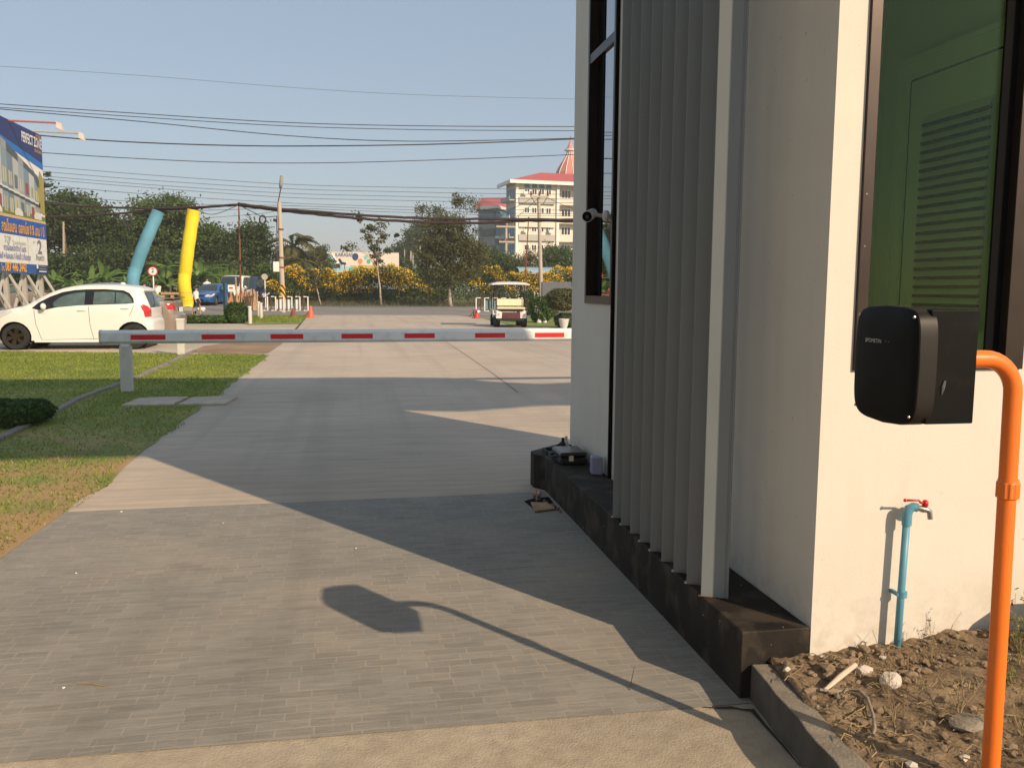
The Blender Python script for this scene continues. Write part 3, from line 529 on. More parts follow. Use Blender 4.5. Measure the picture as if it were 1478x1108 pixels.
# things left on the plinth
c = onx(826, 672, 1.40); c[2] = ZT
root = thing('tool_case', (1.395, 5.60, ZT), 'closed black plastic carry case lying on the booth plinth', 'case')
mb = MB(); mb.b2((1.31, 5.47, ZT+.002), (1.50, 5.74, ZT+.05)); mb.build('shell', M['black'], root, bevel=.018, seg=3)
mb = MB(); mb.b2((1.312, 5.472, ZT+.053), (1.498, 5.738, ZT+.085)); mb.build('lid', M['trim'], root, bevel=.018, seg=3)
mb = MB(); mb.tube([(1.31, 5.55, ZT+.045), (1.275, 5.57, ZT+.04), (1.275, 5.65, ZT+.04), (1.31, 5.67, ZT+.045)], .007, 8); mb.build('handle', M['black'], root, smooth=True)
mb = MB(); mb.b2((1.37, 5.464, ZT+.03), (1.40, 5.470, ZT+.065)); mb.build('latch', M['cream'], root)
for k, (x, y, m_, h, nm, lb) in enumerate(((1.425, 5.87, M['black'], .115, 'bottle', 'small black bottle standing behind the carry case'), (1.455, 5.90, M['whitepaint'], .12, 'bottle', 'slim white bottle standing behind the carry case'), (1.47, 5.84, M['purpleplastic'], .07, 'bottle', 'short dark lilac bottle between the carry case and the wall'))):
    root = thing(nm, (x, y, ZT), lb, 'bottle', 'bottles on the booth plinth')
    mb = MB(); mb.lathe([(.017, 0), (.019, .004), (.019, h*.6), (.016, h*.7), (.009, h*.78)], (x, y, ZT), 14); mb.build('body', m_, root, smooth=True, auto=40)
    mb = MB(); mb.lathe([(.011, h*.78), (.011, h), (.008, h+.003)], (x, y, ZT), 14); mb.build('cap', M['trim'] if k != 1 else M['whitepaint'], root, smooth=True, auto=40)
mb = MB(); mb.prism([(1.44, 5.16), (1.51, 5.14), (1.512, 5.235), (1.452, 5.25)], ZT, ZT+.115); tag(mb.build('plastic_tub', M['purpleplastic'], bevel=.01), 'pale lilac plastic tub on the plinth beside the fins', 'tub')
mb = MB(); mb.b2((1.30, 5.84, ZT), (1.50, 5.98, ZT+.012)); mb.b2((1.30, 5.84, ZT+.012), (1.31, 5.98, ZT+.03)); mb.b2((1.49, 5.84, ZT+.012), (1.50, 5.98, ZT+.03)); mb.b2((1.31, 5.97, ZT+.012), (1.49, 5.98, ZT+.03)); tag(mb.build('tray', M['black']), 'flat black tray at the far end of the plinth', 'tray')
# broken drain hole in the paving with scraps
a = gnd(775, 728); root = thing('drain_hole', (a[0], a[1], 0), 'broken drain hole in the paving beside the plinth with wood scrap', 'drain')
mb = MB(); mb.add([(*gnd(756, 724)[:2], .006), (*gnd(776, 740)[:2], .006), (*gnd(806, 736)[:2], .006), (*gnd(792, 718)[:2], .006), (*gnd(770, 720)[:2], .006)], [(0, 1, 2, 3, 4)]); mb.build('hole', M['blackhole'], root)
mb = MB(); p = [gnd(766, 728), gnd(772, 741), gnd(802, 737), gnd(790, 729)]; mb.prism([(q[0], q[1]) for q in p], .008, .02); mb.build('board_scrap', M['wood'], root, bevel=.003)
for k in range(16):
    t = k/15; q = gnd(770+t*36+random.uniform(-3, 3), 718+t*20+random.uniform(-3, 3)); mb = MB() if k == 0 else mb; mb.blob((q[0], q[1], .012), random.uniform(.008, .016), 1, .3)
mb.build('rubble', M['soilstone'], root)['kind'] = 'stuff'
mb = MB(); q = gnd(776, 718); 
for k in range(5): mb.blob((q[0]+random.uniform(-.02, .02), q[1]+random.uniform(-.02, .02), .02+random.uniform(0, .015)), .018, 2, .25)
tag(mb.build('rag', mat('pink_rag', (.45, .18, .15), .9, col2=(.6, .5, .42), scale=40)), 'crumpled pink rag stuffed beside the plinth at the drain hole', 'rag')

# ------------------------------------------------------------------ planting bed by the front wall
kb = [(1.283, 2.652), (1.372, 2.652)]
A0, A1 = np.array(gnd(1087, 1016)[:2]), np.array(gnd(1158, 1108)[:2]); dk = (A1-A0)/np.linalg.norm(A1-A0)
K0 = A0.copy(); K0[1] = 2.652; K0[0] = A0[0]-(A0[1]-2.652)*dk[0]/dk[1]*-1*-1
K0 = A0+dk*((2.652-A0[1])/dk[1])
pl, pr = [], []; nrm = np.array([-dk[1], dk[0]]); nrm = nrm if nrm[0] > 0 else -nrm
for k in range(34):
    p = K0+dk*k*.075; j = .003*sin(k*1.7)+.002*sin(k*4.1); pl.append(p+nrm*j); pr.append(p+nrm*(.085+.004*sin(k*2.3+1)+.003*sin(k*5)))
hk = .128
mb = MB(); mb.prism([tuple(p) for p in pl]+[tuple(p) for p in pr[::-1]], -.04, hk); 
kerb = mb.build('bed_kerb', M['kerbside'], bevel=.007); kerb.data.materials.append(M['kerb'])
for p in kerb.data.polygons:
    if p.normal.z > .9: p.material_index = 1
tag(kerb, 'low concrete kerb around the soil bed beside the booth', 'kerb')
mb = MB(); q = [gnd(x, y) for x, y in ((1015, 1021), (1035, 1021.5), (1055, 1020), (1072, 1024), (1088, 1024), (1106, 1047), (1130, 1074), (1156, 1107), (1154.5, 1107), (1127, 1076), (1103, 1049.5), (1084, 1028), (1060, 1023.5), (1035, 1023.5), (1016, 1022))]
mb.add([(a[0], a[1], .0045) for a in q], [tuple(range(len(q)))]); tag(mb.build('pavement_crack', mat('crack_dirt', (.05, .04, .03), .9)), kind='structure')
# soil surface
nx, ny = 130, 120; sx0, sx1, sy0, sy1 = 1.30, 3.5, .35, PY+.0
from mathutils import noise
def soil_h(x, y):
    t = min(1, max(0, (x-1.45)/.7)); h = .118+.05*t+.02*min(1, max(0, (y-2.0)/.6))
    v = Vector((x*7, y*7, 0)); h += .020*noise.noise(v)+.012*noise.noise(v*3)+.006*abs(noise.noise(v*8))+.004*noise.noise(v*19)
    return h
def kx(y): p = K0+dk*((y-K0[1])/dk[1]); return p[0]+.085/abs(dk[1])*1.0
mb = MB()
for j in range(ny):
    y = sy0+(sy1-sy0)*j/(ny-1); xa = kx(y)-.02
    for i in range(nx): x = xa+(sx1-xa)*(i/(nx-1))**1.25; mb.v.append((x, y, soil_h(x, y)-(.012 if i < 2 else 0)))
for j in range(ny-1):
    for i in range(nx-1): a = j*nx+i; mb.f.append((a, a+1, a+1+nx, a+nx))
tag(mb.build('soil', M['soil'], smooth=True), kind='structure')
mb = MB(); mb2 = MB()
for k in range(560):
    y = random.uniform(1.3, 2.63); x = kx(y)+abs(random.gauss(0, .42)); 
    if random.random() < .45: y = random.uniform(2.4, 2.63); x = kx(y)+random.uniform(0, 1.2)
    r = random.choice([.006, .007, .009, .012, .016])*random.uniform(.6, 1.3); (mb if random.random() < .975 else mb2).blob((x, y, soil_h(x, y)+r*.3), r, 1, .28, (random.uniform(.8, 1.5), random.uniform(.8, 1.4), .7))
tag(mb.build('rubble', M['soilstone']), 'brown rubble scattered over the soil bed', 'rubble', kind='stuff')
tag(mb2.build('white_chips', M['whitestone']), 'pale stone chips scattered over the soil bed', 'rubble', kind='stuff')
mb = MB()
for k in range(300):   # litter of dry stalks
    y = random.uniform(1.5, 2.62); x = kx(y)+abs(random.gauss(.1, .45)); a = random.uniform(0, pi); l = random.uniform(.015, .07); z = soil_h(x, y)+.005
    mb.tube([(x, y, z), (x+cos(a)*l*.5, y+sin(a)*l*.5, z+random.uniform(.002, .014)), (x+cos(a+.4)*l, y+sin(a+.4)*l, z+random.uniform(0, .012))], random.uniform(.0008, .0022), 4)
tag(mb.build('dry_litter', M['twig']), 'dry stalks and roots littering the soil bed', 'litter', kind='stuff')
nl_ = 520; Yl = RNG.uniform(1.4, 2.62, nl_); Xl = np.array([kx(y) for y in Yl])+np.abs(RNG.normal(0, .5, nl_)); Pl = np.stack([Xl, Yl, np.array([soil_h(x, y) for x, y in zip(Xl, Yl)])+.004], 1); Ul = rand_dirs(nl_)*np.array([1, 1, .3])*.011*RNG.uniform(.5, 1.5, (nl_, 1)); Vl = np.cross(Ul, rand_dirs(nl_, 1.5))*.55
tag(quads_obj('dead_leaves', Pl, Ul, Vl, M['leaf_dry']), 'small dead leaves scattered over the soil bed', 'litter', kind='stuff')
def bed(px, py, up=0.): p = gnd(px, py, .15); return np.array([p[0], p[1], soil_h(p[0], p[1])+up])
a, b = bed(1190, 993, .008), bed(1234, 971, .03); mb = MB(); mb.tube([a, (a*.5+b*.5)+(0, 0, .003), b], [.006, .009, .0085], 8); tag(mb.build('bleached_stick', mat('bleached_wood', (.62, .52, .42), .8, var=.1), smooth=True, auto=40), 'thick bleached white stick lying on the soil bed near the kerb corner', 'stick')
pts = [bed(*q, .012) for q in ((1183, 994), (1205, 995), (1225, 991), (1240, 997), (1252, 1008), (1261, 1024), (1263, 1040), (1260, 1058))]; mb = MB(); mb.tube(pts, .005, 8); tag(mb.build('cable_stub', mat('grey_cable', (.27, .23, .19), .7), smooth=True, auto=50), 'grey cable stub arching over the soil near the kerb', 'cable')
c = bed(1285, 990, .018); mb = MB(); mb.blob(c, .034, 2, .13, (1.1, .9, .85)); tag(mb.build('white_rock', M['whitestone']), 'fist sized white rock in the soil bed below the tap', 'rock')
c = bed(1247, 972, .012); mb = MB(); mb.blob(c, .022, 2, .2, (1.3, .9, .8)); tag(mb.build('white_rock', M['whitestone']), 'smaller pale rock near the wall beside the bleached stick', 'rock')
c = bed(1400, 1045, .0); mb = MB(); mb.blob(c, .05, 2, .13, (1.3, .9, .3)); tag(mb.build('mortar_lump', M['kerb']), 'flat grey mortar lump in the soil near the orange post', 'rubble')
def weed(base, h, n, label, leafm, nl=60, spread=.5, lsz=.007, name='weed', stemr=.0014, grp='weeds in the soil bed'):
    root = thing(name, base, label, 'weed', grp); mb = MB(); C = []; 
    for k in range(n):
        a = random.uniform(0, 2*pi); s = random.uniform(.2, 1)*spread; p = Vector(base); d = Vector((cos(a)*s, sin(a)*s, 1)).normalized(); pts = [p.copy()]; H = h*random.uniform(.6, 1.05)
        for i in range(6):
            p = p+d*H/6; d = (d+Vector((random.uniform(-.25, .25), random.uniform(-.25, .25), .05))).normalized(); pts.append(p.copy())
            if i > 1 and random.random() < .8:
                q = p; e = (d+Vector((random.uniform(-1, 1), random.uniform(-1, 1), .2))).normalized(); l = H*random.uniform(.12, .3); mb.tube([q, q+e*l*.5, q+e*l+Vector((0, 0, .1*l))], stemr*.5, 4); C += [q+e*l, q+e*l*.6]
            C.append(p.copy())
        mb.tube(pts, [stemr*(1-.12*i) for i in range(7)], 5)
    mb.build('stems', M['twig'], root)
    idx = RNG.integers(0, len(C), nl); CC = np.array([tuple(C[i]) for i in idx])+RNG.normal(0, lsz*.8, (nl, 3)); U = rand_dirs(nl)*lsz*RNG.uniform(.6, 1.3, (nl, 1)); V = np.cross(U, rand_dirs(nl))*.4
    quads_obj('leaves', CC, U, V, leafm, root); return root
weed(bed(1292, 1042), .22, 5, 'dry brown stalks rising in front of the blue water pipe', M['leaf_dry'], 16, .5)
weed(bed(1345, 968), .17, 5, 'thin dry weed close to the wall left of the orange post', M['leaf_dry'], 30, .5)
weed(bed(1312, 970), .12, 4, 'low dry weed at the wall right of the blue pipe', M['leaf_dry'], 22, .7)
weed(bed(1250, 966), .07, 3, 'tiny wilted weed at the wall left of the blue pipe', M['leaf_dry'], 16, .8)
weed(bed(1385, 1035), .16, 4, 'bent dry branchy stalk just left of the orange post', M['leaf_dry'], 10, 1.2, stemr=.0026)
weed(bed(1470, 975), .24, 9, 'tall yellow green weed at the wall right of the orange post', M['weed'], 150, .4, .010)
weed(bed(1455, 1000), .12, 7, 'short green weed right of the orange post', M['weed'], 110, .6, .009)
weed(bed(1472, 1060), .18, 6, 'reddish dry weed at the lower right corner of the bed', M['leaf_dry'], 60, .6, .009)
q = gnd(905, 1000); 
mb = MB(); mb.tube([(*gnd(908, 998)[:2], 0), (*gnd(912, 990)[:2], .03), (*gnd(915, 990)[:2], .075)], [.0015, .0012, .0006], 5); tag(mb.build('grass_stalk', M['leaf_olive']), 'single green grass stalk sprouting from the driveway paving', 'weed')
# tap on its blue pipe
tp = at(1307, 738, PY-.035); root = thing('garden_tap', (tp[0], PY-.04, .1), 'blue water pipe with a red handled tap on the booth front wall', 'tap')
bx, by = tp[0], PY-.045; zt = tp[2]; b0 = at(1293, 950, by)
mb = MB(); mb.tube([(b0[0], by, .06), (b0[0]+(bx-b0[0])*.5, by, .1+(zt-.1)*.5), (bx, by, zt)], .0125, 16); pipe = mb.build('pipe', M['bluepvc'], root, smooth=True)
mb = MB(); mb.tube([(bx, by, zt-.045), (bx, by, zt-.006), (bx+.004, by-.002, zt+.012), (bx+.018, by-.006, zt+.02), (bx+.030, by-.012, zt+.018)], [.0165, .0165, .0165, .0155, .0150], 16); mb.build('elbow', M['bluepvc'], root, smooth=True, auto=60)
mb = MB(); mb.tube([(bx-.001, by, zt-.30), (bx-.001, by, zt-.28)], .016, 16); mb.b2((bx-.022, by-.004, zt-.296), (bx-.012, by+.045, zt-.284)); mb.build('pipe_clip', M['bluepvc'], root)
mb = MB(); mb.tube([(bx+.030, by-.012, zt+.018), (bx+.045, by-.016, zt+.014), (bx+.058, by-.02, zt+.012), (bx+.068, by-.022, zt+.006), (bx+.072, by-.023, zt-.02)], [.010, .0125, .011, .0095, .0088], 14); mb.build('spout', M['chrome'], root, smooth=True, auto=60)
mb = MB(); mb.lathe([(.007, .0), (.0105, .006), (.0105, .016), (.008, .022), (.003, .025)], (bx+.052, by-.02, zt+.022), 14); mb.tube([(bx+.05, by-.02, zt+.034), (bx+.034, by-.02, zt+.038), (bx+.026, by-.02, zt+.046), (bx-.022, by-.02, zt+.048)], [.005, .0045, .0036, .004], 10); mb.blob((bx-.025, by-.02, zt+.048), .0065, 1, .05); mb.build('handle', M['redplastic'], root, smooth=True)
# unseen boulder added outside the frame to cast the round shade on the wall
mb = MB(); mb.blob((2.53, 2.30, .27), .205, 3, .012, (1, .9, 1.05)); tag(mb.build('shadow_boulder', M['kerb'], smooth=True), 'unseen rounded grey boulder added right of the orange post to shade the wall', 'boulder')

# ------------------------------------------------------------------ card reader on its orange post
px, py_ = 1.590, 1.854
root = thing('card_reader', (1.597, py_, 0), 'black rounded access reader box on a bent orange pipe post', 'card reader')
zc = at(1412, 518, py_)[2]; r = .0215; path = [(1.597, py_, .0), (1.592, py_, .5), (1.586, py_, .93), (1.583, py_, zc-.085)]
for k in range(1, 10): a = pi/2*k/9; path.append((1.583-.085+.085*cos(a), py_, zc-.085+.085*sin(a)))
path.append((1.440, py_, zc))
mb = MB(); mb.tube(path, r, 32); mb.build('post', M['orange'], root, smooth=True, auto=60)
zr = at(1455, 700, py_)[2]; pr_ = []
mb = MB(); xc = 1.588; nn = 48
ringv = [(-.026, 1.12), (-.024, 1.2), (.012, 1.2), (.016, 1.14), (.022, 1.10)]
for h, s_ in ringv:
    for k in range(nn):
        a = 2*pi*k/nn; q = s_*r*(1+(.055 if (k % 4 < 2 and -.025 < h < .014) else 0)); mb.v.append((xc+q*cos(a), py_+q*sin(a), zr+h-.006))
for i in range(len(ringv)-1):
    for k in range(nn): mb.f.append((i*nn+k, i*nn+(k+1) % nn, (i+1)*nn+(k+1) % nn, (i+1)*nn+k))
mb.f.append(tuple(range(nn))[::-1]); mb.f.append(tuple(range((len(ringv)-1)*nn, len(ringv)*nn))); mb.build('coupling', M['orange'], root)
Y0 = 1.735; cTR = at(1415, 447, Y0); cBR = at(1408, 611, Y0); cBM = at(1345, 612, Y0); cTM = at(1352, 450, Y0); Y1 = 1.962
bz0, bz1 = cBR[2], cTR[2]
mb = MB(); mb.b2((cTM[0]-.012, Y0, bz0), (cTR[0], Y1, bz1)); mb.build('housing', M['blackbox'], root, bevel=.003)
# domed front cover, outline in Y-Z, bulging towards -X
cz0, cz1 = bz0+.006, bz1-.006; yc, zc2 = (Y0+Y1)/2, (cz0+cz1)/2; hy, hz = (Y1-Y0)/2+.006, (cz1-cz0)/2+.004
def outline(hy, hz, n=72):
    o = []
    for k in range(n):
        a = 2*pi*k/n; c, s_ = cos(a), sin(a); e = .26
        y = hy*math.copysign(abs(c)**e, c); z = hz*math.copysign(abs(s_)**e, s_)
        z += -.014*(1-(y/hy)**2)*(1 if s_ < 0 else 0)*min(1, abs(s_)*1.2); z += .010*(1-(y/hy)**2)*(1 if s_ > 0 else 0)*min(1, abs(s_)*1.2)
        y += .006*(1-(z/hz)**2)*(1 if c > 0 else -1)*min(1, abs(c)*1.2) if abs(z) < hz else 0
        o.append((y, z))
    return o
xb = cTM[0]; xf = at(1325, 450, Y0)[0]; n_ = 72; mb = MB()
layers = [(xb, 1.0), (xf+.010, 1.0), (xf+.004, .995)]
for X_, s_ in layers:
    for (y, z) in outline(hy*s_, hz*s_): mb.v.append((X_, yc+y, zc2+z))
for i in range(2):
    for k in range(n_): mb.f.append((i*n_+k, i*n_+(k+1) % n_, (i+1)*n_+(k+1) % n_, (i+1)*n_+k))
mb.build('cover_rim', M['coverrim'], root, smooth=True, auto=35)
mb = MB(); rings = [(0, .995), (.0035, .985), (.006, .95), (.009, .8), (.013, .5), (.015, .2)]
for dxx, s_ in rings:
    for (y, z) in outline(hy*s_, hz*s_): mb.v.append((xf+.004-dxx, yc+y, zc2+z))
for i in range(len(rings)-1):
    for k in range(n_): mb.f.append((i*n_+k, i*n_+(k+1) % n_, (i+1)*n_+(k+1) % n_, (i+1)*n_+k))
mb.f.append(tuple(range((len(rings)-1)*n_, len(rings)*n_))); cov = mb.build('front_cover', M['blackbox'], root, smooth=True, auto=35)
for sy_, sz_ in ((-1, 1), (1, 1), (-1, -1), (1, -1)):
    mb = MB(); mb.lathe([(.0035, 0), (.0035, .002), (.002, .003)], (xf-.0045, yc+sy_*(hy-.013), zc2+sz_*(hz-.015)), 10, 'X'); mb.build('screw', M['chrome'], root)
text('brand_print', 'BPOMETIN', M['whiteink'], cov, (xf-.0135, yc+.062, zc2+.048), .0135, (0, -1, 0), (0, 0, 1), thick=.0)
for k in range(2): mb = MB(); mb.lathe([(.0018, 0), (.0018, .001)], (xf-.0125, yc-.018-.012*k, zc2+.053), 8, 'X'); mb.build('indicator', M['led'], cov)
mb = MB(); mb.tube([(cTM[0]+.03, Y0-.0012, zc2-.03), (cTM[0]+.026, Y0-.0015, zc2-.045), (cTM[0]+.024, Y0-.0012, zc2-.062)], [.003, .0045, .001], 6)
mb.build('scuff', mat('grey_scuff', (.10, .095, .09), .7), root)

# ------------------------------------------------------------------ barrier arm
YB = 12.2; root = thing('barrier_gate', (3.6, YB, 0), 'long grey barrier arm with red reflective stripes lowered across the driveway', 'barrier')
aL, aLb, aR, aRb = at(145, 476.5, YB), at(145, 496.2, YB), at(822, 473.8, YB), at(822, 491.6, YB)
zt0, zb0, zt1, zb1 = aL[2], aLb[2], aR[2], aRb[2]; xl, xr = aL[0], 5.2; sl_ = (zt1-zt0)/(aR[0]-xl); slb = (zb1-zb0)/(aR[0]-xl)
def zat(x, t): return (zb0+slb*(x-xl))*(1-t)+(zt0+sl_*(x-xl))*t
mb = MB(); dpt = .055
sec = [(-.3, 0), (-1, .18), (-1, .80), (-.55, 1), (.55, 1), (1, .80), (1, .18), (.3, 0)]
for x in (xl, xl+.24, xr):
    for s_, t in sec: mb.v.append((x, YB+s_*dpt, zat(x, t)))
n_ = len(sec)
for i in range(2):
    for k in range(n_): mb.f.append((i*n_+k, i*n_+(k+1) % n_, (i+1)*n_+(k+1) % n_, (i+1)*n_+k))
mb.f.append(tuple(range(n_))[::-1]); mb.f.append(tuple(range(2*n_, 3*n_))); mb.build('arm', M['silver'], root)
mb = MB()
for x in (xl-.012, xl+.012):
    for s_, t in sec: mb.v.append((x, YB+s_*dpt*1.05, zat(x, t)+(.003 if t > .5 else -.003)))
for k in range(n_): mb.f.append((k, (k+1) % n_, n_+(k+1) % n_, n_+k))
mb.f.append(tuple(range(n_))[::-1]); mb.f.append(tuple(range(n_, 2*n_))); mb.build('end_cap', M['postgrey'], root)
for (a, b) in ((190, 240), (292, 340), (391, 438), (493, 538), (583.5, 627), (685, 728), (771, 813)):
    x0, x1 = at(a, 485, YB)[0], at(b, 485, YB)[0]; mb = MB(); mb.add([(x0, YB-dpt-.003, zat(x0, .30)), (x1, YB-dpt-.003, zat(x1, .30)), (x1, YB-dpt-.003, zat(x1, .67)), (x0, YB-dpt-.003, zat(x0, .67)), (x0, YB-dpt+.001, zat(x0, .30)), (x1, YB-dpt+.001, zat(x1, .30)), (x1, YB-dpt+.001, zat(x1, .67)), (x0, YB-dpt+.001, zat(x0, .67))], [(0, 1, 2, 3), (4, 7, 6, 5), (0, 4, 5, 1), (1, 5, 6, 2), (2, 6, 7, 3), (3, 7, 4, 0)]); mb.build('red_stripe', M['redtape'], root)
mb = MB(); mb.b2((4.9, YB+.06, 0), (5.3, YB+.46, 1.05)); cab = mb.build('cabinet', M['postgrey'], root, bevel=.02)
mb = MB(); mb.b2((4.87, YB+.03, 1.052), (5.33, YB+.49, 1.1)); mb.build('lid', M['orange'], cab, bevel=.015)
pxx = at(182, 520, YB)[0]; pb = zat(pxx, 0)
root = thing('barrier_rest_post', (pxx, YB, 0), 'grey square rest post standing in the lawn under the barrier tip', 'post')
mb = MB(); mb.b2((pxx-.072, YB-.05, -.02), (pxx+.072, YB+.05, pb-.03)); mb.build('post', M['postgrey'], root, bevel=.006)
mb = MB(); mb.b2((pxx-.05, YB-.045, pb-.032), (pxx+.05, YB+.045, pb-.002)); mb.build('pad', M['whitepaint'], root)
p2 = gnd(262, 512); mb = MB(); mb.b2((p2[0]-.07, p2[1]-.06, 0), (p2[0]+.07, p2[1]+.06, .72)); root = thing('lawn_post', (p2[0], p2[1], 0), 'shorter grey square post farther behind the barrier beside the lawn edging', 'post')
mb.build('post', M['postgrey'], root, bevel=.006); mb = MB(); mb.b2((p2[0]-.078, p2[1]-.068, .722), (p2[0]+.078, p2[1]+.068, .75)); mb.build('cap', M['whitepaint'], root)
# ------------------------------------------------------------------ cars
def inside(poly, x, z):
    c = False; n = len(poly)
    for i in range(n):
        x1, z1 = poly[i]; x2, z2 = poly[(i+1) % n]
        if (z1 > z) != (z2 > z) and x < (x2-x1)*(z-z1)/(z2-z1)+x1: c = not c
    return c
def seg_d(px, pz, a, b):
    ax, az = a; bx, bz = b; dx, dz = bx-ax, bz-az; t = max(0, min(1, ((px-ax)*dx+(pz-az)*dz)/(dx*dx+dz*dz+1e-9))); return math.hypot(px-ax-t*dx, pz-az-t*dz)
def smooth_line(p, n=3):
    out = []
    for i in range(len(p)-1):
        p0 = p[max(0, i-1)]; p1 = p[i]; p2 = p[i+1]; p3 = p[min(len(p)-1, i+2)]
        for k in range(n):
            t = k/n; out.append(tuple(.5*((2*p1[j])+(-p0[j]+p2[j])*t+(2*p0[j]-5*p1[j]+4*p2[j]-p3[j])*t*t+(-p0[j]+3*p1[j]-3*p2[j]+p3[j])*t**3) for j in (0, 1)))
    out.append(p[-1]); return out
def make_car(name, label, cat, top, wheels, wr, width, belt, zb, regions, paint, strip, seams=(), mirrors=None, handles=(), group=None, rimmat='alloy', tumble=.2, extras=None, sub=3, arch=None, nose=.16):
    """x runs along the car (front at -x), y across, z up. top: outline from the front bottom over the roof to the rear bottom."""
    root = thing(name, (0, 0, 0), label, cat, group, local=True)
    T = smooth_line(top, sub); xmin = min(p[0] for p in T); xmax = max(p[0] for p in T); xc = (xmin+xmax)/2; Lh = (xmax-xmin)/2; ztop = max(p[1] for p in T)
    ar = arch or wr+.045; bot = []
    for wx in sorted(wheels, reverse=True):
        h = wr-zb; a0 = math.asin(max(-1, min(1, -h/ar)))
        for k in range(13): a = a0+(pi-2*a0)*k/12; bot.append((wx+ar*cos(a), wr+ar*sin(a)))
    poly = T+[(T[-1][0]-.01, zb)]*(T[-1][1] > zb+.01)+bot+[(T[0][0]+.01, zb)]*(T[0][1] > zb+.01)
    def hw(x, z):
        e = abs((x-xc)/Lh); pl_ = 1-nose*max(0, (e-.55)/.45)**2.2
        if z < belt: pr = 1-.06*((belt-z)/(belt-zb))**2.2
        else: pr = 1-tumble*((z-belt)/(ztop-belt))**1.15
        d = min(seg_d(x, z, T[i], T[i+1]) for i in range(len(T)-1)); R = .09
        ins = 0 if d > R else R-math.sqrt(max(0, R*R-(R-d)**2))
        return width/2*pl_*pr-ins*.75
    verts = [Vector(p) for p in poly]; n = len(verts); edges = [(i, (i+1) % n) for i in range(n)]
    for nm, ply, mk in regions:
        o = len(verts); verts += [Vector(p) for p in ply]; edges += [(o+i, o+(i+1) % len(ply)) for i in range(len(ply))]
    gx = xmin+.05
    while gx < xmax:
        gz = zb+.05
        while gz < ztop:
            if inside(poly, gx, gz) and min(seg_d(gx, gz, T[i], T[i+1]) for i in range(len(T)-1)) > .025: verts.append(Vector((gx, gz)))
            gz += .085
        gx += .10
    vo, eo, fo, *_ = delaunay_2d_cdt(verts, edges, [], 0, 1e-4)
    parts = {}
    def put(nm, mk, vs): 
        d = parts.setdefault(nm, (MB(), mk)); d[0].add(vs, [tuple(range(len(vs)))])
    P3 = [(v[0], hw(v[0], v[1]), v[1]) for v in vo]
    tri = {}
    for f in fo:
        cx_ = sum(vo[i][0] for i in f)/len(f); cz_ = sum(vo[i][1] for i in f)/len(f)
        if not inside(poly, cx_, cz_): continue
        nm = ('body', paint)
        for r_, ply, mk in regions:
            if inside(ply, cx_, cz_): nm = (r_, mk)
        tri.setdefault(nm, []).append(f)
    for sgn in (-1, 1):
        for (nm, mk), fs in tri.items():
            key = nm if nm == 'body' else (nm, sgn); mbx = parts.setdefault(key, (MB(), mk))[0]; used = {}
            for f in fs:
                idx = []
                for i in f:
                    if i not in used: used[i] = len(mbx.v); x, y, z = P3[i]; mbx.v.append((x, sgn*y, z))
                    idx.append(used[i])
                mbx.f.append(tuple(idx if sgn < 0 else idx[::-1]))
    m_ = 10
    rows = []
    for i, (x, z) in enumerate(T):
        y = hw(x, z); tx, tz_ = (T[min(i+1, len(T)-1)][0]-T[max(i-1, 0)][0]), (T[min(i+1, len(T)-1)][1]-T[max(i-1, 0)][1]); l_ = math.hypot(tx, tz_)+1e-9; nx_, nz_ = -tz_/l_, tx/l_
        rows.append([(x+nx_*.035*(1-(k/m_*2-1)**2), y*(k/m_*2-1), z+nz_*.035*(1-(k/m_*2-1)**2)) for k in range(m_+1)])
    for i in range(len(T)-1):
        for k in range(m_):
            xm, zm = (T[i][0]+T[i+1][0])/2, (T[i][1]+T[i+1][1])/2; yf = (k+.5)/m_*2-1
            nm = strip(xm, zm, yf) or ('body', paint)
            key = nm[0] if nm[0] == 'body' else ((nm[0], 'L' if yf < 0 else 'R') if 'light' in nm[0] else (nm[0], 0))
            put(key, nm[1], [rows[i][k], rows[i+1][k], rows[i+1][k+1], rows[i][k+1]])
    mb = parts['body'][0]   # floor so that nothing shows through
    mb.add([(xmin+.25, -width*.42, zb+.03), (xmax-.25, -width*.42, zb+.03), (xmax-.25, width*.42, zb+.03), (xmin+.25, width*.42, zb+.03)], [(0, 1, 2, 3)])
    for key, (mbx, mk) in parts.items():
        nm = key if isinstance(key, str) else key[0]; me_o = mbx.build(nm, M[mk], root, fix=False)
        bm = bmesh.new(); bm.from_mesh(me_o.data); bmesh.ops.remove_doubles(bm, verts=bm.verts, dist=.0015)
        if nm == 'body': bmesh.ops.recalc_face_normals(bm, faces=bm.faces)
        bm.to_mesh(me_o.data); bm.free()
        for p in me_o.data.polygons: p.use_smooth = True
        me_o.data.set_sharp_from_angle(angle=RAD(42))
        if 'window' in nm or nm in ('windscreen',): pass
    body = [c for c in root.children if c.name.startswith('body')][0]
    for (a, b) in seams:
        for sgn in (-1, 1):
            mbx = MB(); pp = [(a[0]+(b[0]-a[0])*t/8, a[1]+(b[1]-a[1])*t/8) for t in range(9)]; mbx.tube([(x, sgn*(hw(x, z)+.0005), z) for x, z in pp], .0045, 5); mbx.build('door_seam', M['trim'], body)
    for (x, z) in handles:
        for sgn in (-1, 1):
            y = hw(x, z); mbx = MB(); mbx.tube([(x-.09, sgn*(y-.005), z-.004), (x-.07, sgn*(y+.022), z), (x+.06, sgn*(y+.022), z+.004), (x+.085, sgn*(y-.005), z)], .011, 8); mbx.build('door_handle', M[paint], root, smooth=True)
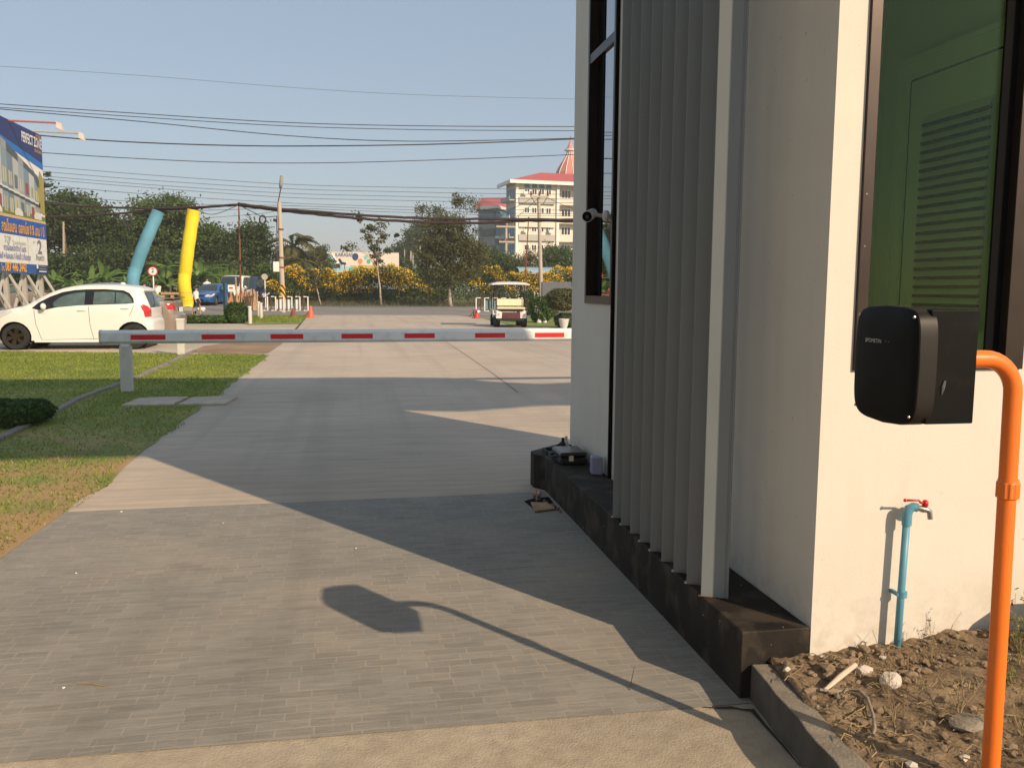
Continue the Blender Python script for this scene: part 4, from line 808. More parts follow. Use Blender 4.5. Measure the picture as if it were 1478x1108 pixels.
    if mirrors:
        for sgn in (-1, 1):
            x, z = mirrors; y = hw(x, z); mbx = MB(); mbx.blob((x, sgn*(y+.10), z+.02), .085, 3, .0, (.65, 1.15, .85)); mbx.tube([(x, sgn*(y-.03), z-.03), (x, sgn*(y+.08), z)], .022, 8); mbx.build('mirror', M[paint], root, smooth=True)
    for wx in wheels:      # dark wheel well + wheel
        for sgn in (-1, 1):
            yo = width/2*.965; c = (wx, sgn*(yo-.10), wr)
            mbx = MB(); prof = [(wr*.62, -.095), (wr*.90, -.10), (wr*.985, -.075), (wr, -.03), (wr, .03), (wr*.985, .075), (wr*.90, .10), (wr*.62, .095)]
            mbx.lathe(prof, c, 36, 'Y'); mbx.f = mbx.f[:-2]; wh = mbx.build('wheel', M['rubber'], root, smooth=True, auto=40)
            mbx = MB(); yr = c[1]+sgn*.075
            for a0 in range(6):
                a = 2*pi*a0/6+.3; d0, d1 = wr*.14, wr*.60; w0, w1 = .03, .045; u = (cos(a), sin(a)); v_ = (-sin(a), cos(a))
                mbx.ext([(wx+u[0]*d0+v_[0]*w0, yr, wr+u[1]*d0+v_[1]*w0), (wx+u[0]*d1+v_[0]*w1, yr+sgn*.012, wr+u[1]*d1+v_[1]*w1), (wx+u[0]*d1-v_[0]*w1, yr+sgn*.012, wr+u[1]*d1-v_[1]*w1), (wx+u[0]*d0-v_[0]*w0, yr, wr+u[1]*d0-v_[1]*w0)], (0, -sgn*.03, 0))
            mbx.lathe([(wr*.66, -.01), (wr*.66, .012), (wr*.58, .012), (wr*.56, -.01)], (wx, yr, wr), 36, 'Y'); mbx.f = mbx.f[:-2]; mbx.lathe([(wr*.62, -sgn*.075), (wr*.1, -sgn*.07)], (wx, yr, wr), 24, 'Y'); mbx.lathe([(wr*.18, -.02), (wr*.17, .014), (wr*.1, .02)], (wx, yr+(0 if sgn > 0 else -.0), wr), 20, 'Y')
            mbx.build('rim', M[rimmat], wh)
        mbx = MB(); mbx.lathe([(ar-.004, -width*.42), (ar-.004, width*.42)], (wx, 0, wr), 24, 'Y'); 
        mbx.f = mbx.f[:-2]; mbx.build('wheel_well', M['black'], root, fix=False)
    if extras: extras(root, hw)
    return root
def place(root, loc, rz): root.location = tuple(map(float, loc)); root.rotation_euler = (0, 0, rz); return root

# white hatchback, drawn from its side: u = metres from the front wheel towards the rear
def hb(cx_, cy_): return ((cx_/5.275-22)/59.0, (845-cy_)/5.275/59.0*1.02)
ZR = .288; KX = .895; ZK = .935
top = [(-.66, .20), (-.74, .30), (-.73, .50), (-.66, .64), (-.50, .80), (-.20, .93), (.12, 1.00), (.30, 1.06), (.55, 1.20), (.85, 1.355), (1.15, 1.455), (1.50, 1.508), (1.95, 1.522), (2.40, 1.515), (2.80, 1.480), (3.06, 1.440), (3.13, 1.405), (3.06, 1.36), (3.17, 1.20), (3.29, 1.02), (3.33, .92), (3.33, .72), (3.40, .66), (3.42, .48), (3.38, .32), (3.30, .22)]
W1 = [(.42, .975), (.56, 1.10), (.82, 1.245), (1.10, 1.355), (1.38, 1.405), (1.66, 1.425), (2.10, 1.432), (2.52, 1.405), (2.66, 1.34), (2.77, 1.21), (2.80, 1.105), (2.60, 1.085), (2.0, 1.065), (1.5, 1.045), (1.0, 1.0), (.75, .945), (.56, .935)]
G1 = [(.92, 1.015), (.90, 1.10), (1.0, 1.20), (1.15, 1.275), (1.40, 1.34), (1.63, 1.36), (1.62, 1.06), (1.3, 1.035)]
G2 = [(1.82, 1.075), (1.84, 1.365), (2.10, 1.372), (2.32, 1.365), (2.32, 1.09)]
G3 = [(2.345, 1.09), (2.345, 1.365), (2.48, 1.35), (2.60, 1.30), (2.70, 1.20), (2.73, 1.11)]
TL = [(3.02, 1.04), (3.12, 1.075), (3.30, 1.02), (3.40, .90), (3.40, .77), (3.18, .765), (3.14, .90)]
HL = [(-.68, .66), (-.40, .70), (-.12, .83), (-.02, .89), (-.06, .93), (-.25, .91), (-.60, .80)]
def strip_h(x, z, yf):
    x = x/KX; z = z/ZK; x = x if x < 2.72 else 2.72+(x-2.72)/.62
    if .14 < x < 1.10 and abs(yf) < .9 and z > 1.02: return ('windscreen', 'carglass')
    if x > 3.04 and 1.00 < z < 1.37 and abs(yf) < .85: return ('rear_window', 'carglass')
    if x > 3.15 and .76 < z < 1.0 and abs(yf) > .78: return ('tail_light', 'redlens')
    if x < -.4 and .62 < z < .82 and abs(yf) > .6: return ('headlight', 'clearlens')
    if x < -.6 and .3 < z < .55 and abs(yf) < .6: return ('grille', 'trim')
def ex_h(root, hw):
    K = KX*.925
    mb = MB(); mb.box((3.36*K, 0, .75), (.012, .42, .12)); mb.build('number_plate', M['plate'], root)
    mb = MB(); mb.tube([(3.16*K, .0, 1.0), (3.25*K, .05, 1.005), (3.3*K, .2, 1.0)], .012, 6); mb.tube([(3.15*K, 0, .985), (3.24*K, 0, .99)], .022, 8); mb.build('rear_wiper', M['trim'], root)
    mb = MB(); mb.blob((2.5*K, 0, 1.455), .045, 2, 0, (1.3, .6, 1)); mb.build('roof_antenna', M['carwhite'], root, smooth=True)
    mb = MB(); mb.ext([(2.86*K, -.60, 1.395), (3.10*K, -.60, 1.355), (3.14*K, -.60, 1.315), (3.0*K, -.60, 1.33)], (0, 1.2, 0)); mb.build('roof_spoiler', M['carwhite'], root, bevel=.01)
    for s in (-1, 1): 
        mb = MB(); mb.b2((.38, s*.78, .16), (2.06, s*.80, .235)); mb.build('side_skirt', M['carwhite'], root, bevel=.01)
        mb = MB(); mb.b2((.58, s*(hw(.64, .81)-.0), .795), (.66, s*(hw(.64, .81)+.006), .808)); mb.build('side_indicator', M['clearlens'], root)
def kx_(p): return [((x if x < 2.72 else 2.72+(x-2.72)*.62)*KX, z*ZK) for x, z in p]
wc = gnd(22, 505); hb_root = make_car('hatchback', 'white five door hatchback with dark bronze wheels parked nose left on the concrete', 'car', kx_(top), (0, 2.72*KX), ZR, 1.69, .98*ZK, .20, [('window_trim', kx_(W1), 'trim'), ('side_window', kx_(G1), 'carglass_side'), ('side_window_rear', kx_(G2), 'carglass_side'), ('quarter_window', kx_(G3), 'carglass_side'), ('tail_light', kx_(TL), 'redlens'), ('headlight', kx_(HL), 'clearlens')], 'carwhite', strip_h,
    seams=[kx_(q) for q in (((.47, .94), (.49, .62)), ((.49, .62), (.60, .235)), ((1.72, 1.02), (1.735, .60)), ((1.735, .60), (1.80, .25)), ((.60, .235), (1.80, .25)), ((1.80, .25), (2.26, .30)), ((2.80, 1.05), (2.66, .80)))], mirrors=(.72*KX, 1.0*ZK), handles=((1.56*KX, .925*ZK), (2.56*KX, .975*ZK)), rimmat='rim', extras=ex_h)
Y0c = wc[1]+.845; place(hb_root, (wc[0], Y0c, 0), RAD(0))

# three-box saloons
def saloon(name, label, paint, group=None, rear_white=False):
    top = [(-.78, .22), (-.86, .35), (-.84, .56), (-.72, .68), (-.35, .80), (.25, .92), (.50, .97), (.85, 1.16), (1.20, 1.35), (1.55, 1.44), (2.05, 1.47), (2.5, 1.43), (2.85, 1.31), (3.15, 1.14), (3.32, 1.06), (3.60, 1.04), (3.68, 1.02), (3.70, .90), (3.73, .72), (3.80, .64), (3.80, .45), (3.74, .28)]
    Wt = [(.58, .99), (.90, 1.18), (1.22, 1.33), (1.6, 1.40), (2.1, 1.41), (2.5, 1.37), (2.80, 1.25), (3.02, 1.10), (2.4, 1.03), (1.6, .985), (.9, .95)]
    Ga = [(.95, 1.0), (1.25, 1.27), (1.6, 1.345), (1.66, 1.345), (1.66, 1.02)]; Gb = [(1.76, 1.02), (1.78, 1.35), (2.1, 1.355), (2.45, 1.32), (2.72, 1.21), (2.84, 1.12), (2.4, 1.06)]
    tl = [(3.52, .95), (3.68, .97), (3.78, .88), (3.78, .80), (3.58, .81)]; hl = [(-.84, .56), (-.72, .66), (-.38, .78), (-.20, .80), (-.30, .70), (-.60, .58)]
    def st(x, z, yf):
        if .45 < x < 1.28 and abs(yf) < .9: return ('windscreen', 'carglass')
        if 2.58 < x < 3.28 and abs(yf) < .88: return ('rear_window', 'carglass')
        if x > 3.6 and .80 < z < .97 and abs(yf) > .72: return ('tail_light', 'redlens')
        if x < -.5 and .56 < z < .74 and abs(yf) > .52: return ('headlight', 'clearlens')
        if x < -.6 and .54 < z < .70 and abs(yf) < .42: return ('grille', 'trim')
        if x < -.6 and .26 < z < .40 and abs(yf) < .5: return ('air_intake', 'trim')
    def ex(root, hw):
        mb = MB(); mb.box((3.775, 0, .80), (.012, .44, .13)); mb.build('rear_plate', M['plate'], root)
        mb = MB(); mb.box((-.875, 0, .46), (.012, .44, .13)); mb.build('number_plate', M['plate'], root)
        mb = MB(); mb.ext([(3.45, -.66, 1.075), (3.76, -.66, 1.10), (3.76, -.66, 1.125), (3.45, -.66, 1.10)], (0, 1.32, 0)); mb.build('boot_spoiler', M[paint], root)
        for s in (-1, 1): mb = MB(); mb.blob((-.80, s*.58, .40), .07, 2, 0, (.5, 1.2, .7)); mb.build('fog_light', M['clearlens'], root, smooth=True)
    return make_car(name, label, 'car', top, (0, 2.60), .31, 1.70, .98, .20, [('window_trim', Wt, 'trim'), ('side_window', Ga, 'carglass_side'), ('side_window_rear', Gb, 'carglass_side'), ('tail_light', tl, 'redlens'), ('headlight', hl, 'clearlens')], paint, st, seams=(((.55, .95), (.6, .25)), ((1.72, 1.0), (1.75, .25))), mirrors=(.90, 1.0), handles=((1.5, .90), (2.5, .92)), group=group, tumble=.24, extras=ex, nose=.2)
g_ = saloon('saloon_car', 'bronze grey saloon parked behind the white hatchback with only its rear end showing', 'cargrey', rear_white=True)
r_ = gnd(263, 497); place(g_, (at(264, 480, 24.6)[0]-3.80, 24.6, 0), RAD(0))
b_c = saloon('saloon_car', 'bright blue saloon facing the viewer on the side road', 'carblue')
p = at(298, 440, 62.5); place(b_c, (p[0]-.1, 62.5, tz(62.5)), RAD(78))
# vans and pickups: tall boxy fronts
def van(name, label, paint, cabwhite=False, h=1.85):
    top = [(-.72, .30), (-.80, .45), (-.78, .80), (-.70, .98), (-.30, 1.06), (.25, 1.14), (.48, 1.22), (.85, h-.32), (1.12, h-.08), (1.6, h), (2.8, h), (3.7, h-.03), (4.0, h-.12), (4.1, 1.2), (4.12, .6), (4.05, .32)]
    Wt = [(.62, 1.17), (.95, h-.36), (1.2, h-.16), (1.7, h-.12), (3.6, h-.14), (3.85, h-.3), (3.9, 1.2)]
    Ga = [(.85, 1.19), (1.05, h-.40), (1.28, h-.22), (1.72, h-.2), (1.75, 1.2)]; Gb = [(1.85, 1.2), (1.85, h-.2), (3.5, h-.2), (3.7, h-.34), (3.75, 1.22)]
    def st(x, z, yf):
        if .45 < x < 1.2 and z > 1.2 and abs(yf) < .9: return ('windscreen', 'carglass')
        if x > 4.0 and 1.1 < z < h-.15 and abs(yf) < .85: return ('rear_window', 'carglass')
        if x > 4.0 and .8 < z < 1.1 and abs(yf) > .7: return ('tail_light', 'redlens')
        if x < -.6 and .78 < z < 1.0 and abs(yf) > .55: return ('headlight', 'clearlens')
        if x < -.6 and .66 < z < .98 and abs(yf) < .5: return ('grille', 'trim')
    def ex(root, hw): mb = MB(); mb.box((-.815, 0, .56), (.012, .44, .13)); mb.build('number_plate', M['plate'], root)
    return make_car(name, label, 'van', top, (0, 2.95), .36, 1.82, 1.16, .28, [('window_trim', Wt, 'trim'), ('side_window', Ga, 'carglass_side'), ('side_window_rear', Gb, 'carglass_side')], paint, st, mirrors=(.85, 1.2), tumble=.14, extras=ex, nose=.12, sub=2)
v1 = van('van', 'white high van facing the viewer behind the blue saloon', 'carwhite', h=2.05); p = at(328, 440, 67); place(v1, (p[0]+.1, 67, tz(67)), RAD(80))
v2 = van('van', 'navy blue van facing the viewer beside the white van', 'carnavy', h=2.0); p = at(349, 440, 68.5); place(v2, (p[0]+.1, 68.5, tz(68)), RAD(82))
v3 = saloon('saloon_car', 'dark car half hidden between the navy van and the hedge', 'cardark'); p = at(372, 440, 70); place(v3, (p[0]+.2, 70, tz(70)), RAD(80))
p = at(40, 440, 40.5); v4 = saloon('saloon_car', 'silver car seen through the billboard struts', 'cargrey'); place(v4, (at(44, 440, 52)[0]-2.6, 52, 0), RAD(0))
v4['label'] = 'silver car standing beyond the billboard struts above the hatchback bonnet'

# ------------------------------------------------------------------ golf cart (rear view)
def golf_cart(loc, rz):
    root = thing('golf_cart', (0, 0, 0), 'white golf cart with cream rear seat and flat white roof standing on the driveway', 'golf cart', local=True)
    def B(nm, m, bev=.01, par=None, **k):
        return nm, m
    # y forward, rear at y = -1.2
    mb = MB(); mb.b2((-.50, -.95, .26), (.50, 1.0, .32)); mb.build('chassis', M['black'], root)
    for s in (-1, 1):
        mb = MB(); mb.ext([(s*.30, -.95, .34), (s*.30, -.96, .66), (s*.30, -.55, .70), (s*.30, -.1, .68), (s*.30, -.1, .52), (s*.30, -.25, .60), (s*.30, -.60, .60), (s*.30, -.85, .46)], (s*.27, 0, 0)); mb.build('rear_fender', M['whitepaint'], root, bevel=.03)
        mb = MB(); mb.ext([(s*.28, .55, .34), (s*.28, .55, .70), (s*.28, .95, .66), (s*.28, 1.22, .50), (s*.28, 1.25, .34), (s*.28, 1.18, .34), (s*.28, 1.10, .55), (s*.28, .70, .55), (s*.28, .62, .34)], (s*.28, 0, 0)); mb.build('front_fender', M['whitepaint'], root, bevel=.02)
        mb = MB(); mb.b2((s*.40, -.972, .46), (s*.54, -.962, .64)); mb.build('tail_panel', M['whitepaint'], root)
        mb = MB(); mb.b2((s*.44, -.982, .50), (s*.50, -.975, .54)); mb.build('tail_light', M['redlens'], root)
        for yy in (-.62, .88):
            mb = MB(); mb.lathe([(.14, -.10), (.21, -.105), (.235, -.07), (.235, .07), (.21, .105), (.14, .10)], (s*.50, yy, .235), 24, 'X'); wh = mb.build('wheel', M['rubber'], root, smooth=True, auto=40)
            mb = MB(); mb.lathe([(.14, -.085), (.05, -.07), (.05, .07), (.14, .085)], (s*.50, yy, .235), 20, 'X'); mb.build('rim', M['alloy'], wh)
        mb = MB(); mb.tube([(s*.52, -.60, .72), (s*.53, -.62, 1.3), (s*.50, -.58, 1.74)], .016, 8); mb.tube([(s*.52, .72, .66), (s*.53, .55, 1.2), (s*.50, .45, 1.74)], .016, 8); mb.build('roof_post', M['black'], root, smooth=True)
        mb = MB(); mb.tube([(s*.50, -.93, .82), (s*.56, -.93, .90), (s*.56, -.70, .98), (s*.50, -.55, .96)], .012, 8); mb.build('grab_rail', M['black'], root, smooth=True)
    mb = MB(); mb.ext([(-.26, 1.28, .34), (-.26, 1.26, .56), (-.26, .95, .74), (-.26, .55, .76), (-.26, .55, .34)], (.52, 0, 0)); mb.build('bonnet', M['whitepaint'], root, bevel=.03)
    mb = MB(); mb.b2((-.52, -.97, .72), (.52, -.50, .80)); mb.build('rear_seat', M['cream'], root, bevel=.03, seg=3)
    mb = MB(); mb.b2((-.50, -.52, .84), (.50, -.42, 1.12)); mb.build('rear_seat_back', M['cream'], root, bevel=.035, seg=3)
    mb = MB(); mb.b2((-.50, -.35, .72), (.50, .12, .80)); mb.build('front_seat', M['cream'], root, bevel=.03)
    mb = MB(); mb.b2((-.50, -.40, .82), (.50, -.34, 1.08)); mb.build('front_seat_back', M['cream'], root, bevel=.025)
    mb = MB(); mb.b2((-.46, -.96, .62), (.46, -.45, .715)); mb.build('seat_base', M['black'], root)
    mb = MB(); mb.b2((-.34, -.97, .34), (.34, -.93, .60)); mb.build('rear_panel', M['brownpaint'], root, bevel=.01)
    mb = MB(); mb.b2((-.42, -1.22, .28), (.42, -.97, .31)); mb.build('rear_step', M['black'], root, bevel=.01)
    mb = MB(); mb.tube([(.22, .62, .74), (.22, .42, .98)], .02, 8); mb.lathe([(.16, -.01), (.175, 0), (.16, .01), (.145, 0), (.16, -.01)], (.22, .40, 1.0), 20, 'Y'); mb.build('steering_wheel', M['black'], root)
    mb = MB(); n = 14; pts = []
    for i in range(n+1):
        x = -.70+1.4*i/n
        for j in range(11):
            y = -.85+1.75*j/10; e = max(abs(x/.7), abs((y-.02)/.875)); z = 1.80-.075*e**6-.02*(x/.7)**2; pts.append((x, y, z))
    o = len(pts); mb.v = pts+[(x, y, z-.035) for x, y, z in pts]
    for i in range(n):
        for j in range(10): a = i*11+j; mb.f.append((a, a+11, a+12, a+1)); mb.f.append((o+a, o+a+1, o+a+12, o+a+11))
    for i in range(n): mb.f.append((i*11, o+i*11, o+(i+1)*11, (i+1)*11)); mb.f.append((i*11+10, (i+1)*11+10, o+(i+1)*11+10, o+i*11+10))
    for j in range(10): mb.f.append((j, j+1, o+j+1, o+j)); mb.f.append((n*11+j, o+n*11+j, o+n*11+j+1, n*11+j+1))
    mb.build('roof', M['whitepaint'], root, smooth=True, auto=50)
    place(root, loc, rz); root.scale = (1, 1, .93)
cg = gnd(738, 472); golf_cart((cg[0], cg[1]+.62, 0), RAD(-4))
# ------------------------------------------------------------------ vegetation
def leaf_cloud(ells, n, size, clump, seed=0, shell=.55):
    """leaf clumps spread through a set of ellipsoids: (centre, radii, weight)"""
    r = np.random.default_rng(seed); W = np.array([e[2] for e in ells], float); W /= W.sum(); per = 60; nc = max(1, n//per); C = []
    for e, w_ in zip(ells, W):
        k = max(1, int(nc*w_)); d = r.normal(size=(k, 3)); d /= np.linalg.norm(d, axis=1)[:, None]; rad = shell+(1.05-shell)*r.random((k, 1)); C.append(np.array(e[0])+d*rad*np.array(e[1]))
    C = np.concatenate(C); cs = clump*r.uniform(.5, 1.35, (len(C), 1)); P = (C[:, None, :]+r.normal(size=(len(C), per, 3))*cs[:, None, :]*np.array([1, 1, .7])*.5).reshape(-1, 3)
    U = r.normal(size=P.shape); U /= np.linalg.norm(U, axis=1)[:, None]; q = r.normal(size=P.shape); V = np.cross(U, q); V /= np.linalg.norm(V, axis=1)[:, None]+1e-9
    s_ = size*r.uniform(.55, 1.35, (len(P), 1)); return P, U*s_, V*s_*.55, C
def trunk_mesh(base, h, r0, crown_c, nl=6, lean=(0, 0), sd=1, fork=.55):
    r = random.Random(sd); mb = MB(); p = Vector(base); pts = [p.copy()]; rs = [r0*1.25]
    for i in range(5):
        p = p+Vector((lean[0]*h/5+r.uniform(-.03, .03)*h*.5, lean[1]*h/5+r.uniform(-.02, .02)*h*.5, h/5)); pts.append(p.copy()); rs.append(r0*(1-.11*(i+1)))
    mb.tube(pts, rs, 8)
    for c in crown_c[:nl]:
        a = pts[-1-r.randint(0, 1)]; c = Vector(c); m_ = (a+c)/2+Vector((r.uniform(-.2, .2), r.uniform(-.2, .2), r.uniform(-.1, .3))); mb.tube([a, a+(m_-a)*.5+Vector((0, 0, .05)), m_, c], [r0*.55, r0*.42, r0*.28, r0*.08], 6)
    return mb
def tree(name, label, Y, ells_px, n, size, clump, lm, trunk_px=None, r0=.15, bark='bark', group='trees beyond the road', seed=1, shell=.5, depth=.8, zb=None, nl=8, cat='tree'):
    """ells_px: (cx, cy, rx, ry) in photo pixels at distance Y"""
    s_ = Y/FPX*1.02; ells = []
    for (cx_, cy_, rx, ry) in ells_px:
        c = at(cx_, cy_, Y); rr = max(rx, ry)*depth; ells.append(((c[0], Y+random.uniform(-.2, .2)*rx*s_, c[2]), (rx*s_, rr*s_, ry*s_), rx*ry))
    tp = trunk_px or (ells_px[0][0], ells_px[0][0]); b = at(tp[0], 440, Y); zb_ = tz(Y) if zb is None else zb; t = at(tp[1], 440, Y)
    root = thing(name, (b[0], Y, zb_), label, cat, group)
    if size > .25:      # big crowns: many billows of foliage, each shading the next
        rr_ = np.random.default_rng(seed+99); sub = []
        for c_, rad_, w_ in ells:
            sub.append((c_, tuple(np.array(rad_)*.72), w_*.5))
            for q in range(9):
                d = rr_.normal(size=3); d /= np.linalg.norm(d); d[2] = abs(d[2])*.9-.15; k = rr_.uniform(.28, .5); sub.append((tuple(np.array(c_)+d*np.array(rad_)*.72), tuple(np.array(rad_)*k*np.array([1, 1, .85])), w_*k*.9))
        ells = sub; shell = .72
    fine = .45 if size > .16 else .8
    P, U, V, C = leaf_cloud(ells, int(n/fine**1.75), size*fine, clump*.9, seed, shell); quads_obj('foliage', P, U, V, M[lm], root)
    low = min(e[0][2]-e[1][2]*.4 for e in ells); h = max(.6, low-zb_+.4)
    cs = [tuple(c) for c in C[np.random.default_rng(seed).permutation(len(C))[:nl]]]
    trunk_mesh((b[0], Y, zb_-.05), h, r0, cs, nl, ((t[0]-b[0])/h, 0), seed).build('trunk', M[bark], root, smooth=True)
    return root
# the wooded bank on the left
tree('broadleaf_tree', 'dark broad tree rising behind the billboard edge', 84, [(100, 318, 36, 34), (80, 350, 34, 36), (130, 345, 32, 36), (105, 295, 26, 18)], 5200, .34, 1.2, 'leaf_dark', seed=2, r0=.3)
tree('broadleaf_tree', 'dark rounded tree left of the blue tube top', 80, [(142, 322, 26, 34), (165, 350, 26, 32), (150, 370, 34, 30)], 4200, .32, 1.1, 'leaf_dark', seed=3, r0=.3)
tree('broadleaf_tree', 'bright topped large tree between the blue and yellow tubes', 82, [(238, 308, 44, 26), (215, 335, 34, 30), (262, 340, 34, 38), (240, 365, 50, 30)], 6400, .32, 1.1, 'leaf_mid', seed=4, r0=.35)
tree('broadleaf_tree', 'tree just right of the yellow tube', 84, [(305, 352, 22, 28), (296, 380, 26, 26), (318, 372, 22, 30)], 3800, .32, 1.1, 'leaf_dark', seed=5, r0=.25)
tree('broadleaf_tree', 'dark pointed tree behind the navy van left of the utility pole', 80, [(366, 345, 20, 24), (352, 372, 28, 30), (374, 385, 20, 36), (340, 360, 16, 26)], 4300, .30, 1.0, 'leaf_dark', seed=6, r0=.25)
tree('broadleaf_tree', 'dark low tree at the foot of the bank behind the white hatchback', 76, [(120, 392, 46, 26), (75, 395, 30, 26), (180, 385, 34, 28)], 5000, .30, 1.1, 'leaf_dark', seed=7, r0=.2)
tree('broadleaf_tree', 'shaded tree low behind the yellow tube', 77, [(250, 392, 48, 24), (215, 385, 26, 26), (330, 400, 30, 22)], 5000, .30, 1.1, 'leaf_dark', seed=8, r0=.2)
tree('shrub_tree', 'round green shrub behind the round road sign back', 74, [(385, 405, 18, 22), (372, 418, 16, 16), (398, 412, 14, 18)], 2600, .22, .7, 'leaf_mid', seed=9, r0=.1)
tree('shrub_tree', 'olive scrub behind the utility pole', 84, [(420, 372, 20, 22), (440, 385, 24, 22), (415, 395, 18, 16)], 3000, .26, .8, 'leaf_olive', seed=10, r0=.12)
tree('shrub_tree', 'thin topped scrub left of the far billboard', 86, [(459, 365, 12, 10), (452, 385, 18, 18), (466, 388, 14, 20)], 2200, .24, .7, 'leaf_olive', seed=11, r0=.1)
# slender tree with see-through crown
tree('sapling_tree', 'slender sparse tree with pale trunk in front of the far billboard', 64.5, [(518, 316, 10, 9), (536, 330, 20, 16), (551, 346, 12, 15), (572, 340, 9, 8), (506, 357, 14, 6), (541, 360, 14, 8), (548, 378, 14, 14), (560, 362, 10, 9), (530, 350, 9, 9)], 1350, .14, .42, 'leaf_olive', (550, 546), .085, 'bark_pale', seed=12, shell=.1, nl=9)
tree('broadleaf_tree', 'dense dark tree with pale trunk in the middle of the flowering hedge', 62.5, [(650, 345, 42, 34), (622, 365, 24, 34), (672, 372, 32, 34), (640, 395, 30, 24), (660, 290, 9, 14), (683, 296, 7, 10), (612, 306, 9, 9), (632, 306, 7, 9), (640, 322, 38, 14), (690, 360, 14, 18)], 8500, .17, .55, 'leaf_olive', (650, 648), .15, 'bark_pale', seed=13, shell=.25, nl=12)
tree('sapling_tree', 'small leaning sapling with bare trunk left of the far billboard', 64, [(455, 402, 12, 10), (448, 392, 9, 8), (462, 395, 8, 7)], 420, .14, .4, 'leaf_olive', (463, 455), .06, 'bark_pale', seed=14, shell=.2, nl=5)
tree('conifer_tree', 'hazy tall dark tree far behind left of the dense tree', 170, [(600, 345, 14, 18), (590, 365, 20, 22), (612, 368, 16, 22), (604, 330, 8, 10)], 3000, .5, 1.8, 'leaf_dark', seed=15, r0=.3)
tree('broadleaf_tree', 'bright green low tree right of the dense tree below the school', 92, [(722, 378, 22, 18), (738, 385, 16, 14), (702, 372, 18, 20)], 3400, .28, .9, 'leaf_mid', seed=16, r0=.15)
tree('broadleaf_tree', 'bright green bushy tree at the foot of the school beside the booth', 96, [(803, 372, 20, 16), (825, 380, 20, 18), (790, 382, 14, 12)], 3400, .28, .9, 'leaf_mid', seed=17, r0=.15)
tree('sapling_tree', 'thin leafy sapling between the utility pole and the dense tree', 88, [(766, 372, 12, 12), (752, 382, 12, 10)], 700, .2, .7, 'leaf_olive', seed=18, r0=.06, shell=.1)
tree('broadleaf_tree', 'low distant tree under the gap left of the dense tree', 120, [(575, 390, 18, 14), (600, 398, 20, 12)], 2400, .4, 1.2, 'leaf_dark', seed=19, r0=.2)
tree('broadleaf_tree', 'wide dark tree behind the far billboard', 125, [(500, 398, 34, 14), (440, 402, 34, 14), (560, 402, 30, 10)], 3600, .42, 1.4, 'leaf_dark', seed=20, r0=.3)
tree('broadleaf_tree', 'dark tree filling the gap behind the left end of the hedge', 100, [(420, 408, 36, 14), (350, 410, 34, 14), (470, 412, 30, 12)], 3600, .36, 1.2, 'leaf_dark', seed=21, r0=.2)
tree('broadleaf_tree', 'distant tree line crown right of the booth edge behind the side lawn', 110, [(700, 402, 40, 14), (790, 400, 44, 12), (850, 395, 30, 16)], 4200, .38, 1.3, 'leaf_dark', seed=22, r0=.2)
tree('broadleaf_tree', 'dark tree behind the billboard struts', 72, [(30, 405, 42, 26), (-20, 395, 40, 34), (60, 430, 40, 14)], 4600, .3, 1.0, 'leaf_dark', seed=23, r0=.2)
# palms
def palm(name, label, Y, px, py, nf, fl, group='palms beyond the road', fan=False, r0=.14, lm='leaf_olive', seed=1):
    rr = random.Random(seed); c = at(px, py, Y); root = thing(name, (c[0], Y, tz(Y)), label, 'palm', group); mb = MB(); mb.tube([(c[0], Y, tz(Y)), (c[0]+.1, Y, c[2]*.5), (c[0], Y, c[2])], [r0*1.3, r0, r0*.8], 8); mb.build('trunk', M['bark'], root, smooth=True)
    Cs, Us, Vs = [], [], []
    for k in range(nf):
        a = 2*pi*k/nf+rr.uniform(-.2, .2); el = rr.uniform(-.2, 1.1); L_ = fl*rr.uniform(.8, 1.1); d = Vector((cos(a)*cos(el), sin(a)*cos(el), sin(el))); p = Vector(c); side = Vector((-sin(a), cos(a), 0))
        if fan:
            for j in range(12):
                b_ = (j/11-.5)*2.2; dd = (d*cos(b_)+side*sin(b_)).normalized(); Cs.append(p+d*L_*.45+dd*L_*.3); Us.append(dd*L_*.32); Vs.append(dd.cross(d+Vector((0, 0, .3))).normalized()*L_*.05+Vector((0, 0, .03)))
        else:
            steps = 16
            for j in range(steps):
                p = p+d*L_/steps; d = (d+Vector((0, 0, -.10-.004*j))).normalized(); w_ = .32*fl*sin(pi*(j+1.5)/(steps+2))
                for s_ in (-1, 1):
                    dd = (side*s_+d*.5+Vector((0, 0, -.45))).normalized(); Cs.append(p+dd*w_*.5); Us.append(dd*w_*.5); Vs.append(d*.055*fl)
                Cs.append(p.copy()); Us.append(d*L_/steps*.6); Vs.append(Vector((0, 0, .02)))
    quads_obj('fronds', np.array([tuple(v) for v in Cs]), np.array([tuple(v) for v in Us]), np.array([tuple(v) for v in Vs]), M[lm], root)
palm('fan_palm', 'tall fan palm peeping out behind the right edge of the big billboard', 95, 62, 258, 14, 1.1, fan=True, seed=4, lm='leaf_dark')
palm('fan_palm', 'shorter fan palm crown under the tall one behind the big billboard', 92, 64, 276, 14, 1.1, fan=True, seed=5, lm='leaf_dark')
palm('coconut_palm', 'drooping coconut palm right behind the utility pole', 78, 424, 355, 15, 2.7, seed=6)
palm('coconut_palm', 'young coconut palm beside the utility pole near the hedge', 76, 436, 378, 12, 1.9, seed=7)
palm('coconut_palm', 'young palm with drooping fronds between the two tubes', 72, 243, 392, 13, 2.6, seed=8, lm='leaf_mid')
